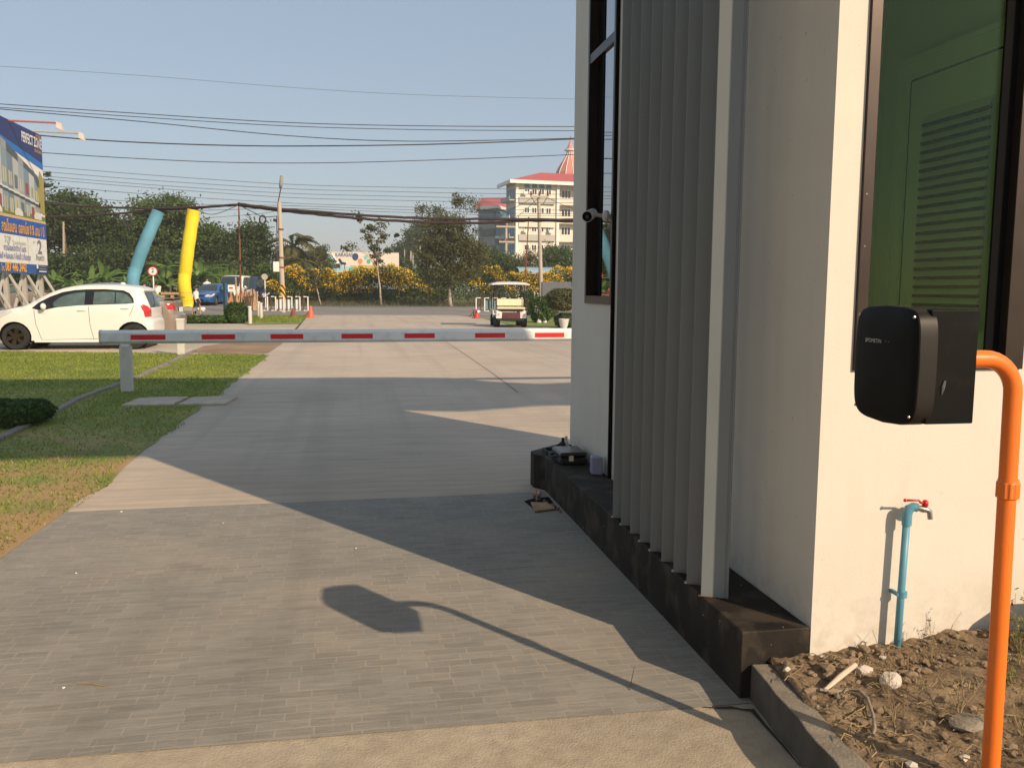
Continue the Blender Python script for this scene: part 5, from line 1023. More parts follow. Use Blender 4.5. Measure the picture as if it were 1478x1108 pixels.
# banana plants: broad arching leaves
def banana(Y, px, base_py, h, label, seed, n=13):
    rr = random.Random(seed); c = at(px, 440, Y); zb_ = tz(Y); root = thing('banana_plant', (c[0], Y, zb_), label, 'banana plant', 'banana plants beyond the road'); mb = MB(); mb.tube([(c[0], Y, zb_), (c[0], Y, zb_+h*.45)], [.13, .08], 8); mb.build('stem', M['leaf_olive'], root)
    mb = MB()
    for k in range(n):
        a = rr.uniform(0, 2*pi); el = rr.uniform(.5, 1.35); d = Vector((cos(a)*cos(el), sin(a)*cos(el), sin(el))); side = Vector((-sin(a), cos(a), 0)); p = Vector((c[0], Y, zb_+h*.4)); L_ = h*rr.uniform(.42, .66); st = 9; o = len(mb.v)
        for j in range(st+1):
            w_ = .20*min(1, h/2.4)*(sin(pi*min(1, (j+.4)/(st+.6))**.8))**.6+.01; jit = rr.uniform(.8, 1.1)
            mb.v += [tuple(p-side*w_*jit+Vector((0, 0, -.06*w_))), tuple(p+Vector((0, 0, .06))), tuple(p+side*w_*jit)]; p = p+d*L_/st; d = (d+Vector((0, 0, -.16))).normalized()
        for j in range(st):
            a_ = o+3*j; mb.f += [(a_, a_+1, a_+4, a_+3), (a_+1, a_+2, a_+5, a_+4)]
    mb.build('leaves', M['leaf_banana'], root, fix=False, smooth=True)
for i, (Y, px, h, lb) in enumerate(((70, 82, 3.0, 'light banana plant just right of the big billboard'), (69, 101, 2.6, 'smaller banana plant beside the thin twin poles'), (70, 133, 3.2, 'banana plant above the roof of the white hatchback'), (69, 152, 3.4, 'tall banana plant left of the blue tube foot'), (71, 172, 2.8, 'banana plant directly left of the blue tube'), (70, 202, 3.0, 'banana plant behind the blue tube foot'), (72, 258, 4.2, 'tall banana plant touching the left side of the yellow tube'), (70, 290, 4.4, 'tallest banana plant right of the yellow tube'), (71, 279, 3.0, 'low banana plant right of the yellow tube foot'), (69, 240, 2.6, 'low banana plant above the wooden rail'), (68, 117, 2.2, 'low banana plant between the twin poles and the car roof'), (68.5, 186, 2.3, 'small banana plant right of the blue tube foot'))): banana(Y, px, 440, h, lb, 40+i)
# reeds
def reeds(px0, px1, Y, h, n, label, lm='leaf_olive', seed=3):
    r = np.random.default_rng(seed); x0, x1 = at(px0, 440, Y)[0], at(px1, 440, Y)[0]; X = r.uniform(x0, x1, n); YY = Y+r.uniform(-.8, .8, n); hh = h*r.uniform(.5, 1.05, n); ln = r.normal(0, .16, n)
    C = np.stack([X+ln*hh*.5, YY, tz(Y)+hh*.5], 1); U = np.stack([ln*hh*.5, r.normal(0, .1, n)*hh, hh*.5], 1); V = np.stack([np.full(n, .035), np.zeros(n), np.zeros(n)], 1)
    o = quads_obj('reed_clump', C, U, V, M[lm]); tag(o, label, 'reeds', kind='stuff')
reeds(293, 338, 71, 3.0, 420, 'tall reeds behind the parked cars right of the yellow tube', 'leaf_bright'); reeds(60, 240, 68, 1.1, 900, 'weedy undergrowth behind the white hatchback', 'leaf_mid', 4)
reeds(-60, 420, 73.5, 1.8, 2600, 'dark undergrowth at the foot of the wooded bank', 'leaf_dark', 5)
# flowering hedge along the far side
hx0, hx1 = at(384, 440, 71)[0], at(840, 440, 71)[0]; hr = thing('flowering_hedge', ((hx0+hx1)/2, 71, tz(71)), 'long hedge covered in yellow flowers along the far side of the road', 'hedge')
def hedge_pts(n, zlo, zhi, thick, r, front=False):
    X = r.uniform(hx0, hx1, n); top_ = 2.75+.22*np.sin(X*.8)+.15*np.sin(X*2.3+1)+.1*np.sin(X*5.1)+ .10*(X-hx0)/(hx1-hx0); top_ *= np.where(X < hx0+2, .55+.45*(X-hx0)/2, 1)
    t = r.random(n)**.75; Z = zlo+(top_*zhi-zlo)*t; Y = 71+r.normal(0, thick, n)*(1-.3*t) - (.5*np.sin(X*1.7)*.4)
    return X, Y, Z
r = np.random.default_rng(5); n = 26000; X, Y, Z = hedge_pts(n, .35, 1.0, .55, r); P = np.stack([X, Y, Z+.1], 1); U = rand_dirs(n)*.12*r.uniform(.5, 1.3, (n, 1)); V = np.cross(U, rand_dirs(n))*.55; quads_obj('foliage', P, U, V, M['leaf_mid'], hr)
n = 16000; X, Y, Z = hedge_pts(n, .9, 1.05, .42, r); k = (np.sin(X*1.1+Z*2)+np.sin(X*2.7+Z*3.3+1)+np.sin(X*.37+2)+(Z-1.6)*.8+r.normal(0, .5, n)) > .05; Y = Y-.42
P = np.stack([X, Y, Z+.1], 1)[k]; n = len(P); U = rand_dirs(n)*.068*r.uniform(.6, 1.3, (n, 1)); V = np.cross(U, rand_dirs(n))*.9; fl = quads_obj('flowers', P, U, V, M['flower'], hr); fl['kind'] = 'stuff'
r = random.Random(3); mb = MB()
for k in range(46):
    x = hx0+(hx1-hx0)*k/45+r.uniform(-.2, .2); mb.tube([(x, 71, tz(71)), (x+r.uniform(-.2, .2), 71+r.uniform(-.2, .2), .7), (x+r.uniform(-.5, .5), 71+r.uniform(-.3, .3), 1.5)], [.035, .03, .015], 5)
mb.build('stems', M['bark'], hr)
x0, x1 = at(440, 430, 72.6)[0], at(650, 430, 72.6)[0]; mb = MB(); mb.b2((x0, 72.5, 0), (x1, 72.7, 1.35)); tag(mb.build('boundary_wall', M['wallgrey']), 'low grey block wall showing through the hedge stems', 'wall')
# ------------------------------------------------------------------ right side garden
def bush(name, label, px, base_py, w_px, h_px, lm, n=2600, size=.035, cat='bush', sq=1., group=None, shell=.75, Yfix=None):
    p = gnd(px, base_py) if Yfix is None else at(px, base_py, Yfix); Y = p[1]; s_ = Y/FPX; rx, rz_ = w_px/2*s_, h_px/2*s_; c = (p[0], Y+rx*.6, p[2]+rz_*.96) if Yfix is None else (p[0], Y, p[2])
    root = thing(name, (c[0], c[1], max(0, c[2]-rz_)), label, cat, group); r = np.random.default_rng(int(px)); d = r.normal(size=(n, 3)); d /= np.linalg.norm(d, axis=1)[:, None]; e = .82
    lump = 1+.07*np.sin(d[:, 0]*7+1)*np.sin(d[:, 2]*6)+.05*np.sin(d[:, 1]*9+d[:, 2]*5)
    rad = (shell+(1-shell)*r.random((n, 1))**.5)*lump[:, None]; dd = np.sign(d)*np.abs(d)**e; P = np.array(c)+dd*rad*np.array([rx, rx, rz_])
    U = rand_dirs(n)*size*r.uniform(.6, 1.4, (n, 1)); V = np.cross(U, rand_dirs(n))*.6; quads_obj('foliage', P, U, V, M[lm], root)
    mb = MB()
    for k in range(5): a = k*1.3; mb.tube([(c[0]+.03*cos(a), c[1]+.03*sin(a), max(0, c[2]-rz_)-.02), (c[0]+rx*.3*cos(a), c[1]+rx*.3*sin(a), c[2]-rz_*.3), (c[0]+rx*.6*cos(a), c[1]+rx*.6*sin(a), c[2]+rz_*.3)], [.03, .02, .01], 5)
    mb.build('stems', M['bark'], root); return root
bush('round_bush', 'round clipped bush on the front lawn beside the grey bollards', 341, 467, 33, 30, 'bush', 5200, .045)
for k, (px, lb) in enumerate(((262, 'leftmost low shrub along the front lawn edge'), (280, 'second low shrub along the front lawn edge'), (300, 'low shrub in the middle of the front lawn edge'), (317, 'low shrub touching the round clipped bush'))): bush('low_shrub', lb, px, 467, 26, 11, 'bush', 1400, .045, group='low shrubs along the front lawn')
bush('hedge_bush', 'dark bushy hedge in the shade at the left edge of the lawn', 0, 618, 110, 34, 'bush', 9000, .018, cat='hedge')
bush('potted_bush', 'brownish round bush in a white pot beside the booth edge', 812, 432, 46, 32, 'leaf_olive', 3400, .05, Yfix=30.5)
c = at(808, 462, 30.5); mb = MB(); mb.lathe([(.10, 0), (.15, .12), (.18, .30), (.19, .35), (.17, .35), (.15, .3)], (c[0]+.15, 30.5, .0), 24); tag(mb.build('plant_pot', M['pot'], smooth=True, auto=40), 'white pot under the brownish round bush', 'pot')
bush('bush', 'dark green bush behind the garden bollard', 783, 466, 34, 40, 'bush', 3200, .05)
bush('bush', 'low dark bush at the booth edge in front of the pot', 822, 473, 40, 22, 'bush', 3000, .04)
bush('bush', 'green bush right behind the golf cart', 762, 455, 24, 36, 'leaf_mid', 2600, .06)
bush('bush', 'round bush at the grey pillar', 795, 458, 26, 34, 'leaf_olive', 2400, .05)
p = gnd(790, 452); mb = MB(); mb.b2((p[0]-.2, p[1]+.6, 0), (p[0]+1.6, p[1]+.9, 1.85)); tag(mb.build('garden_pillar', mat('pillar_dark', (.13, .14, .15), .9), bevel=.02), 'grey rendered wall pillar behind the garden bushes', 'wall')
for k, (px, hh, lb) in enumerate(((778, .30, 'larger white garden figurine beside the golf cart'), (786, .22, 'smaller grey garden figurine right of the white one'))):
    p = gnd(px, 466); root = thing('garden_figurine', (p[0], p[1], 0), lb, 'figurine', 'garden figurines'); mb = MB(); mb.lathe([(.09, 0), (.11, .03), (.08, .10), (.05, hh*.6), (.03, hh*.72)], (p[0], p[1], 0), 14); mb.build('body', M['whitepaint'] if k == 0 else M['pot'], root, smooth=True)
    mb = MB(); mb.blob((p[0], p[1]-.01, hh*.82), .045, 2, 0); mb.tube([(p[0]-.02, p[1], hh*.88), (p[0]-.03, p[1], hh*1.2)], [.015, .005], 6); mb.tube([(p[0]+.02, p[1], hh*.88), (p[0]+.025, p[1], hh*1.2)], [.015, .005], 6); mb.build('head', M['whitepaint'] if k == 0 else M['pot'], root, smooth=True)
def bollard(px, base_py, h_px, label, w=.15):
    p = gnd(px, base_py); h = h_px*p[1]/FPX; root = thing('bollard', (p[0], p[1], 0), label, 'bollard', 'grey garden bollards'); mb = MB(); mb.lathe([(w/2, 0), (w/2, h-.13)], (p[0], p[1], 0), 18); mb.build('post', M['postgrey'], root, smooth=True, auto=40)
    mb = MB(); mb.lathe([(w*.42, h-.13), (w*.42, h-.05)], (p[0], p[1], 0), 14); mb.build('light_ring', M['clearlens'], root, smooth=True, auto=40)
    mb = MB(); mb.lathe([(w/2+.005, h-.05), (w/2+.005, h-.02), (w*.35, h)], (p[0], p[1], 0), 18); mb.build('cap', M['whitepaint'], root, smooth=True, auto=40)
bollard(361, 467, 24, 'nearest grey bollard right of the round bush'); bollard(377, 460, 22, 'taller looking bollard of the pair, right one'); bollard(373.5, 458, 22, 'left bollard of the close pair on the front lawn'); bollard(774, 459, 18, 'small bollard light among bushes right of the golf cart')

# ------------------------------------------------------------------ poles, signs, cones, railings
def pole_px(name, label, Y, x0, y0, x1, y1, r, m, cat='pole', zb=None, group=None):
    a, b = at(x0, y0, Y), at(x1, y1, Y); zb_ = tz(Y) if zb is None else zb; root = thing(name, (a[0], Y, zb_), label, cat, group); mb = MB(); mb.tube([(a[0], Y, zb_), tuple(b)], [r, r*.75], 10); mb.build('pole', m, root, smooth=True, auto=60); return root, a, b
def stripe_mat():
    m = mat('yellow_black_band', (.75, .45, .05), .6); b = m.node_tree.nodes['Principled BSDF']; wv = N(m, 'ShaderNodeTexWave'); wv.bands_direction = 'DIAGONAL'; wv.inputs['Scale'].default_value = 1.9; tc = N(m, 'ShaderNodeTexCoord'); L(m, tc.outputs['Object'], wv.inputs['Vector']); r = N(m, 'ShaderNodeValToRGB'); r.color_ramp.interpolation = 'CONSTANT'; r.color_ramp.elements[0].color = (.02, .015, .01, 1); r.color_ramp.elements[1].position = .5; r.color_ramp.elements[1].color = (.75, .42, .05, 1); L(m, wv.outputs[0], r.inputs[0]); L(m, r.outputs[0], b.inputs['Base Color']); return m
YP = 50.5
root, a, b = pole_px('utility_pole', 'concrete utility pole with street lamp and striped base left of the hedge', YP, 408.5, 440, 403, 292, .15, M['poleconc'])
s0, s1 = at(408, 432, YP), at(407, 411, YP); mb = MB(); mb.tube([(s0[0], YP, s0[2]), (s1[0], YP, s1[2])], .165, 12); mb.build('striped_band', stripe_mat(), root, smooth=True, auto=60)
l0, l1, l2 = at(402, 300, YP), at(404, 279, YP-.2), at(406.5, 254, YP-.6); mb = MB(); mb.tube([tuple(l0), (l0[0]+.0, YP, (l0[2]+l1[2])/2), tuple(l1), tuple(at(405, 273, YP-.4))], .035, 6); mb.build('lamp_arm', M['rust'], root)
mb = MB(); a1, b1 = at(405, 272, YP-.4), np.array(l2); mb.tube([tuple(a1), tuple(a1+(b1-a1)*.3), tuple(b1)], [.075, .10, .095], 10); mb.build('street_lamp', M['wallgrey'], root, smooth=True)
for y in (331, 372, 386): q = at(404.5+(y-300)*.03, y, YP); mb = MB(); mb.tube([(q[0], YP, q[2]-.04), (q[0], YP, q[2]+.04)], .16, 12); mb.build('band', M['rust'], root)
q = at(397, 318, YP); mb = MB(); mb.box((q[0], YP, q[2]), (.2, .12, .16), ry=.3); mb.build('junction_box', M['black'], root); q = at(399, 385, YP); mb = MB(); mb.b2((q[0]-.16, YP-.2, q[2]-.28), (q[0]+.16, YP-.05, q[2]+.28)); mb.build('meter_box', M['whitepaint'], root, bevel=.01)
q0, q1 = at(401, 312, YP), at(402, 380, YP); mb = MB(); mb.tube([(q0[0]-.05, YP-.1, q0[2]), (q1[0]-.05, YP-.1, q1[2])], .03, 6); mb.build('down_cable', M['wire'], root)
root, a, b = pole_px('utility_pole', 'thin rusty brown pole carrying the peak of the cable bundle', 54, 348, 440, 344.5, 292, .06, M['rust'])
q = at(344.5, 295, 54); mb = MB(); mb.b2((q[0]-.2, 53.95, q[2]-.03), (q[0]+.2, 54.05, q[2]+.03)); mb.build('crossbar', M['rust'], root)
root, a, b = pole_px('utility_pole', 'concrete pole with three insulators in front of the school', 66, 781.5, 440, 777.5, 284, .17, M['poleconc'])
def crossarm(root, Y, x0, x1, y, ins=3, t=.07):
    p0, p1 = at(x0, y, Y), at(x1, y, Y); mb = MB(); mb.b2((p0[0], Y-.2, p0[2]-t), (p1[0], Y-.08, p0[2]+t)); arm = mb.build('crossarm', M['poleconc'], root)
    for k in range(ins):
        x = p0[0]+(p1[0]-p0[0])*(k+.08)/(ins-1+.16); mb = MB(); mb.lathe([(.06, 0), (.10, .05), (.06, .1), (.11, .16), (.06, .22), (.08, .3), (.02, .34)], (x, Y-.14, p0[2]+t), 10); mb.build('insulator', M['rust'], root)
crossarm(root, 66, 765, 791, 284)
for (x0, y0, x1, y1) in ((766, 283, 774, 296), (791, 283, 783, 296)): p0, p1 = at(x0, y0, 66), at(x1, y1, 66); mb = MB(); mb.tube([tuple(p0), tuple(p1)], .03, 6); mb.build('brace', M['rust'], root)
root, a, b = pole_px('utility_pole', 'distant concrete pole with two crossarms at the left end of the school', 105, 730, 440, 730.5, 321, .2, M['poleconc']); crossarm(root, 105, 716, 744, 327, 3, .1); crossarm(root, 105, 720, 742, 349, 3, .1)
root, a, b = pole_px('guy_pole', 'thin leaning pole left of the insulator pole', 60, 756, 440, 763, 313, .05, M['rust'])
pole_px('thin_pole', 'left thin pale pole of the pair above the banana plants', 78, 93, 440, 91.5, 320, .11, M['bark_pale'], group='twin poles'); pole_px('thin_pole', 'right thin brown pole of the pair, leaning to meet the left one', 78.5, 101, 440, 93, 335, .09, M['bark'], group='twin poles')
pole_px('distant_pole', 'left short distant pole under the cone shaped tree', 140, 592, 440, 593, 362, .16, M['poleconc'], group='distant poles'); pole_px('distant_pole', 'right short distant pole under the cone shaped tree', 141, 595.5, 440, 596, 364, .16, M['poleconc'], group='distant poles'); pole_px('distant_pole', 'thin far pole left of the distant pair', 150, 584, 440, 584, 360, .1, M['poleconc'], group='distant poles'); pole_px('distant_pole', 'distant pole partly hidden by the dense tree', 130, 606.5, 440, 606.5, 356, .13, M['poleconc'], group='distant poles')

def round_sign(px, py, r_px, Y, back=False, label=''):
    c = at(px, py, Y); r_ = r_px*Y/FPX; root = thing('road_sign', (c[0], Y, tz(Y)), label, 'road sign'); mb = MB(); mb.tube([(c[0]+.02, Y+.03, tz(Y)), (c[0], Y+.03, c[2]+r_*.5)], .035, 8); mb.build('pole', M['whitepaint'], root)
    mb = MB(); mb.lathe([(r_, -.008), (r_, .008)], tuple(c), 40, 'Y'); pl_ = mb.build('plate', M['steel'] if back else M['signred'], root)
    if not back:
        mb = MB(); mb.lathe([(r_*.78, -.004), (r_*.78, 0)], (c[0], Y-.012, c[2]), 40, 'Y'); mb.build('white_field', M['whitepaint'], pl_)
        text('number', '2', M['signblack'], pl_, (c[0], Y-.0175, c[2]-r_*.18), r_*1.05, align='CENTER', thick=.0, bold=.02); text('unit', 'T.', M['signblack'], pl_, (c[0], Y-.0175, c[2]-r_*.52), r_*.36, align='CENTER', thick=.0, bold=.02)
round_sign(220.5, 391.5, 6.6, 47, False, 'round red ringed road sign reading 2 above the parked cars'); round_sign(382, 399.5, 4.2, 60, True, 'round sign seen from its plain back beside the utility pole')
def cone(px, base, h_px, m, label, grp='traffic cones at the driveway mouth'):
    p = gnd(px, base); h = h_px*p[1]/FPX; root = thing('traffic_cone', (p[0], p[1], 0), label, 'traffic cone', grp); mb = MB(); mb.b2((p[0]-.19, p[1]-.19, 0), (p[0]+.19, p[1]+.19, .035)); mb.build('base', m, root, bevel=.01); mb = MB(); mb.lathe([(.15, .036), (.05, h-.02), (.035, h)], (p[0], p[1], 0), 20); mb.build('cone', m, root, smooth=True, auto=50)
cone(448.5, 459, 17, M['cone'], 'bright orange traffic cone at the left mouth of the driveway'); cone(688, 459.5, 13, M['conered'], 'red traffic cone at the right mouth of the driveway')
p = gnd(688, 459.5); mb = MB(); mb.blob((p[0]+.06, p[1]-.12, .33), .06, 2, .15, (1, .5, 1.3)); tag(mb.build('plastic_bag', M['whitepaint']), 'scrap of white plastic stuck on the red traffic cone', 'bag')
cone(423, 458, 13, M['rust'], 'rusty brown traffic cone standing in front of the gate railing', 'traffic cones at the driveway mouth')
def railing(name, label, x0, x1, n, y_top, y_bot, Y, flip, group):
    a, b = at(x0, y_top, Y), at(x1, y_top, Y); zt_, zb_ = a[2], at(x0, y_bot, Y)[2]; root = thing(name, ((a[0]+b[0])/2, Y, 0), label, 'sliding gate', group); mb = MB()
    for z in (zt_-.03, zb_+.05): mb.b2((a[0]-.1, Y-.02, z-.02), (b[0]+.15, Y+.02, z+.02))
    for k in range(2): x = a[0]+(b[0]-a[0])*k; mb.tube([(x, Y+.02, zb_), (x, Y+.1, 0)], .03, 6); mb.tube([(x, Y, zb_), (x-.25, Y-.3, .0)], .025, 6)
    mb.build('rail', M['brownpaint'], root)
    for k in range(n):
        x = a[0]+(b[0]-a[0])*(k+.5)/n; w_ = (b[0]-a[0])/n*.52; s_ = -1 if flip else 1; mb = MB(); mb.tube([(x-s_*w_/2, Y-.045, zt_), (x+s_*w_/2, Y-.045, zt_), (x+s_*w_/2, Y-.045, zb_), (x-s_*w_/2, Y-.045, zb_)], .034, 8); mb.build('white_hoop', M['whitepaint'], root)
        mb = MB(); mb.tube([(x-s_*w_*.62, Y, zt_), (x-s_*w_*.62, Y, zb_)], .025, 6); mb.build('upright', M['brownpaint'], root)
    return root, a, b, zt_, zb_
rt, a, b, zt_, zb_ = railing('sliding_gate', 'wheeled barrier railing with white hoops left of the driveway mouth', 377, 447, 6, 428, 448, 44.3, False, 'wheeled barrier railings')
q0, q1 = at(398, 432, 44.5), at(436, 446, 44.5); 
for k in range(3): xx = q0[0]+(q1[0]-q0[0])*k/3; mb = MB(); mb.b2((xx+.05, 44.36, q1[2]), (xx+(q1[0]-q0[0])/3-.08, 44.40, q0[2])); mb.build('infill_panel', M['silver'], rt)
rt, a, b, zt_, zb_ = railing('sliding_gate', 'wheeled barrier railing with white hoops right of the driveway mouth', 684, 757, 6, 430, 449, 44.3, True, 'wheeled barrier railings')
mt = mat('teal_panel', (.14, .24, .26), .5)
for (xa, xb) in ((700, 710), (713, 720)): q0, q1 = at(xa, 434, 44.4), at(xb, 446, 44.4); mb = MB(); mb.b2((q0[0], 44.36, q1[2]), (q1[0], 44.40, q0[2])); mb.build('infill_panel', mt, rt)
# blue sign post on the front lawn edge
p = gnd(325, 455); root = thing('sign_post', (p[0], p[1], 0), 'tall narrow dark blue sign board on the front lawn left of the round bush', 'sign'); hh = 45*p[1]/FPX; mb = MB(); mb.b2((p[0]-.07, p[1]-.05, 0), (p[0]+.03, p[1]+.05, hh)); mb.build('board', mat('dark_navy', (.012, .02, .035), .5), root, bevel=.005); mb = MB(); mb.b2((p[0]+.032, p[1]-.05, 0), (p[0]+.13, p[1]+.05, hh-.02)); mb.build('blue_side', M['signblue'], root, bevel=.005)
# timber rails and stacked brushwood fence
def timber(px0, px1, yt, yb, Y, n, label, m, rough=False, name='timber_rail'):
    a, b, zt_, zb_ = at(px0, yt, Y), at(px1, yt, Y), at(px0, yt, Y)[2], tz(Y); root = thing(name, ((a[0]+b[0])/2, Y, zb_), label, 'fence'); 
    if not rough:
        mb = MB(); mb.b2((a[0]-.1, Y-.1, zt_-.12), (b[0]+.1, Y-.05, zt_+.02)); mb.build('top_rail', m, root)
        mb = MB(); mb.b2((a[0]-.1, Y-.1, zb_+.25), (b[0]+.1, Y-.05, zb_+.35)); mb.build('low_rail', m, root)
        for k in range(n): x = a[0]+(b[0]-a[0])*k/(n-1); mb = MB(); mb.b2((x-.09, Y-.04, zb_), (x+.09, Y+.06, zt_-.02)); mb.build('post', m, root)
    else:
        for k in range(n): x = a[0]+(b[0]-a[0])*k/(n-1); q = random.uniform(-.16, .16); mb = MB(); mb.tube([(x, Y+random.uniform(-.2, .1), zb_), (x+q, Y+random.uniform(-.1, .1), zt_+random.uniform(-.25, .12))], random.uniform(.035, .06), 5); mb.build('stake', m if k % 3 else M['wood'], root)
        mb = MB(); mb.b2((a[0]-.1, Y+.1, zt_-.35), (b[0]+.1, Y+.14, zt_-.25)); mb.build('rail', M['wood'], root)
timber(235, 262, 422, 440, 55, 3, 'weathered timber rail beside the yellow tube', M['wood']); timber(326, 362, 421, 442, 53.5, 26, 'orange brown brushwood fence around the thin rusty pole', M['woodor'], True, 'brushwood_fence'); timber(357, 370, 419, 440, 55, 12, 'paler brushwood fence behind the orange brown one', M['wood'], True, 'brushwood_fence')
q = at(339, 413, 53.2); root = thing('fence_post', (q[0], 53.2, 0), 'pale wooden post standing at the brushwood fence left of the rusty pole', 'post'); mb = MB(); t0 = at(340, 400, 53.2); mb.tube([(q[0]+.1, 53.2, 0), (t0[0], 53.2, t0[2])], .05, 6); mb.build('post', M['wood'], root)
q0, q1 = at(329, 411, 53), at(339, 421, 53); root = thing('notice_board', ((q0[0]+q1[0])/2, 53, q1[2]), 'small white notice board with red lettering on the brushwood fence', 'sign'); mb = MB(); mb.b2((q0[0], 52.97, q1[2]), (q1[0], 53, q0[2])); nb = mb.build('board', M['banner'], root)
mb = MB(); mb.b2((q0[0]+.05, 52.964, (q0[2]+q1[2])/2-.03), (q1[0]-.1, 52.968, (q0[2]+q1[2])/2+.06)); mb.build('red_band', M['signred'], nb)
q = gnd(346, 441); mb = MB(); mb.blob((q[0], 52.6, .12), .16, 2, .2, (1.6, .7, .8)); tag(mb.build('plastic_sheet', M['whitepaint']), 'crumpled white plastic sheet at the foot of the brushwood fence', 'plastic sheet')

# air tubes with blower
def airtube(name, label, Y, pts, r_px, m, blower=True, group='inflatable advertising tubes'):
    P = [at(x, y, Y) for x, y in pts]; root = thing(name, (P[0][0], Y, 0), label, 'inflatable tube', group); mb = MB(); L0 = smooth_line([(p[0], p[2]) for p in P], 6); n = len(L0)
    rr = [r_px*Y/FPX*(1+.022*sin(i*1.9)+.015*sin(i*4.3)) for i in range(n)]; mb.tube([(x, Y+.06*sin(i*.5), z) for i, (x, z) in enumerate(L0)], rr, 24, cap=False); tb = mb.build('tube', m, root, smooth=True, fix=False)
    for t in (.18, .26): i = int(n*t); mb = MB(); x, z = L0[i]; mb.lathe([(rr[i]*1.015, -.012), (rr[i]*1.015, .012)], (x, Y+.06*sin(i*.5), z), 24); mb.f = mb.f[:-2]; mb.build('cord', M['wood'], root)
    if blower:
        x = P[0][0]; mb = MB(); mb.b2((x-.42, Y-.4, .16), (x+.42, Y+.4, .38)); bl = mb.build('blower_box', M['wallgrey'], root, bevel=.02)
        for k in range(4): mb = MB(); mb.lathe([(.07, -.03), (.07, .03)], (x+(-.33 if k % 2 else .33), Y+(-.3 if k < 2 else .3), .09), 12, 'X'); mb.build('caster', M['black'], root)
airtube('inflatable_tube', 'tall bright yellow inflatable tube standing by the road', 47, [(271, 446), (269, 430), (266, 405), (268, 388), (273.5, 345), (279, 303)], 8.4, M['airyellow'])
airtube('inflatable_tube', 'leaning blue inflatable tube behind the white hatchback', 46, [(191, 446), (192, 420), (193, 398), (199, 378), (214, 340), (228, 305)], 8.2, M['airblue'])

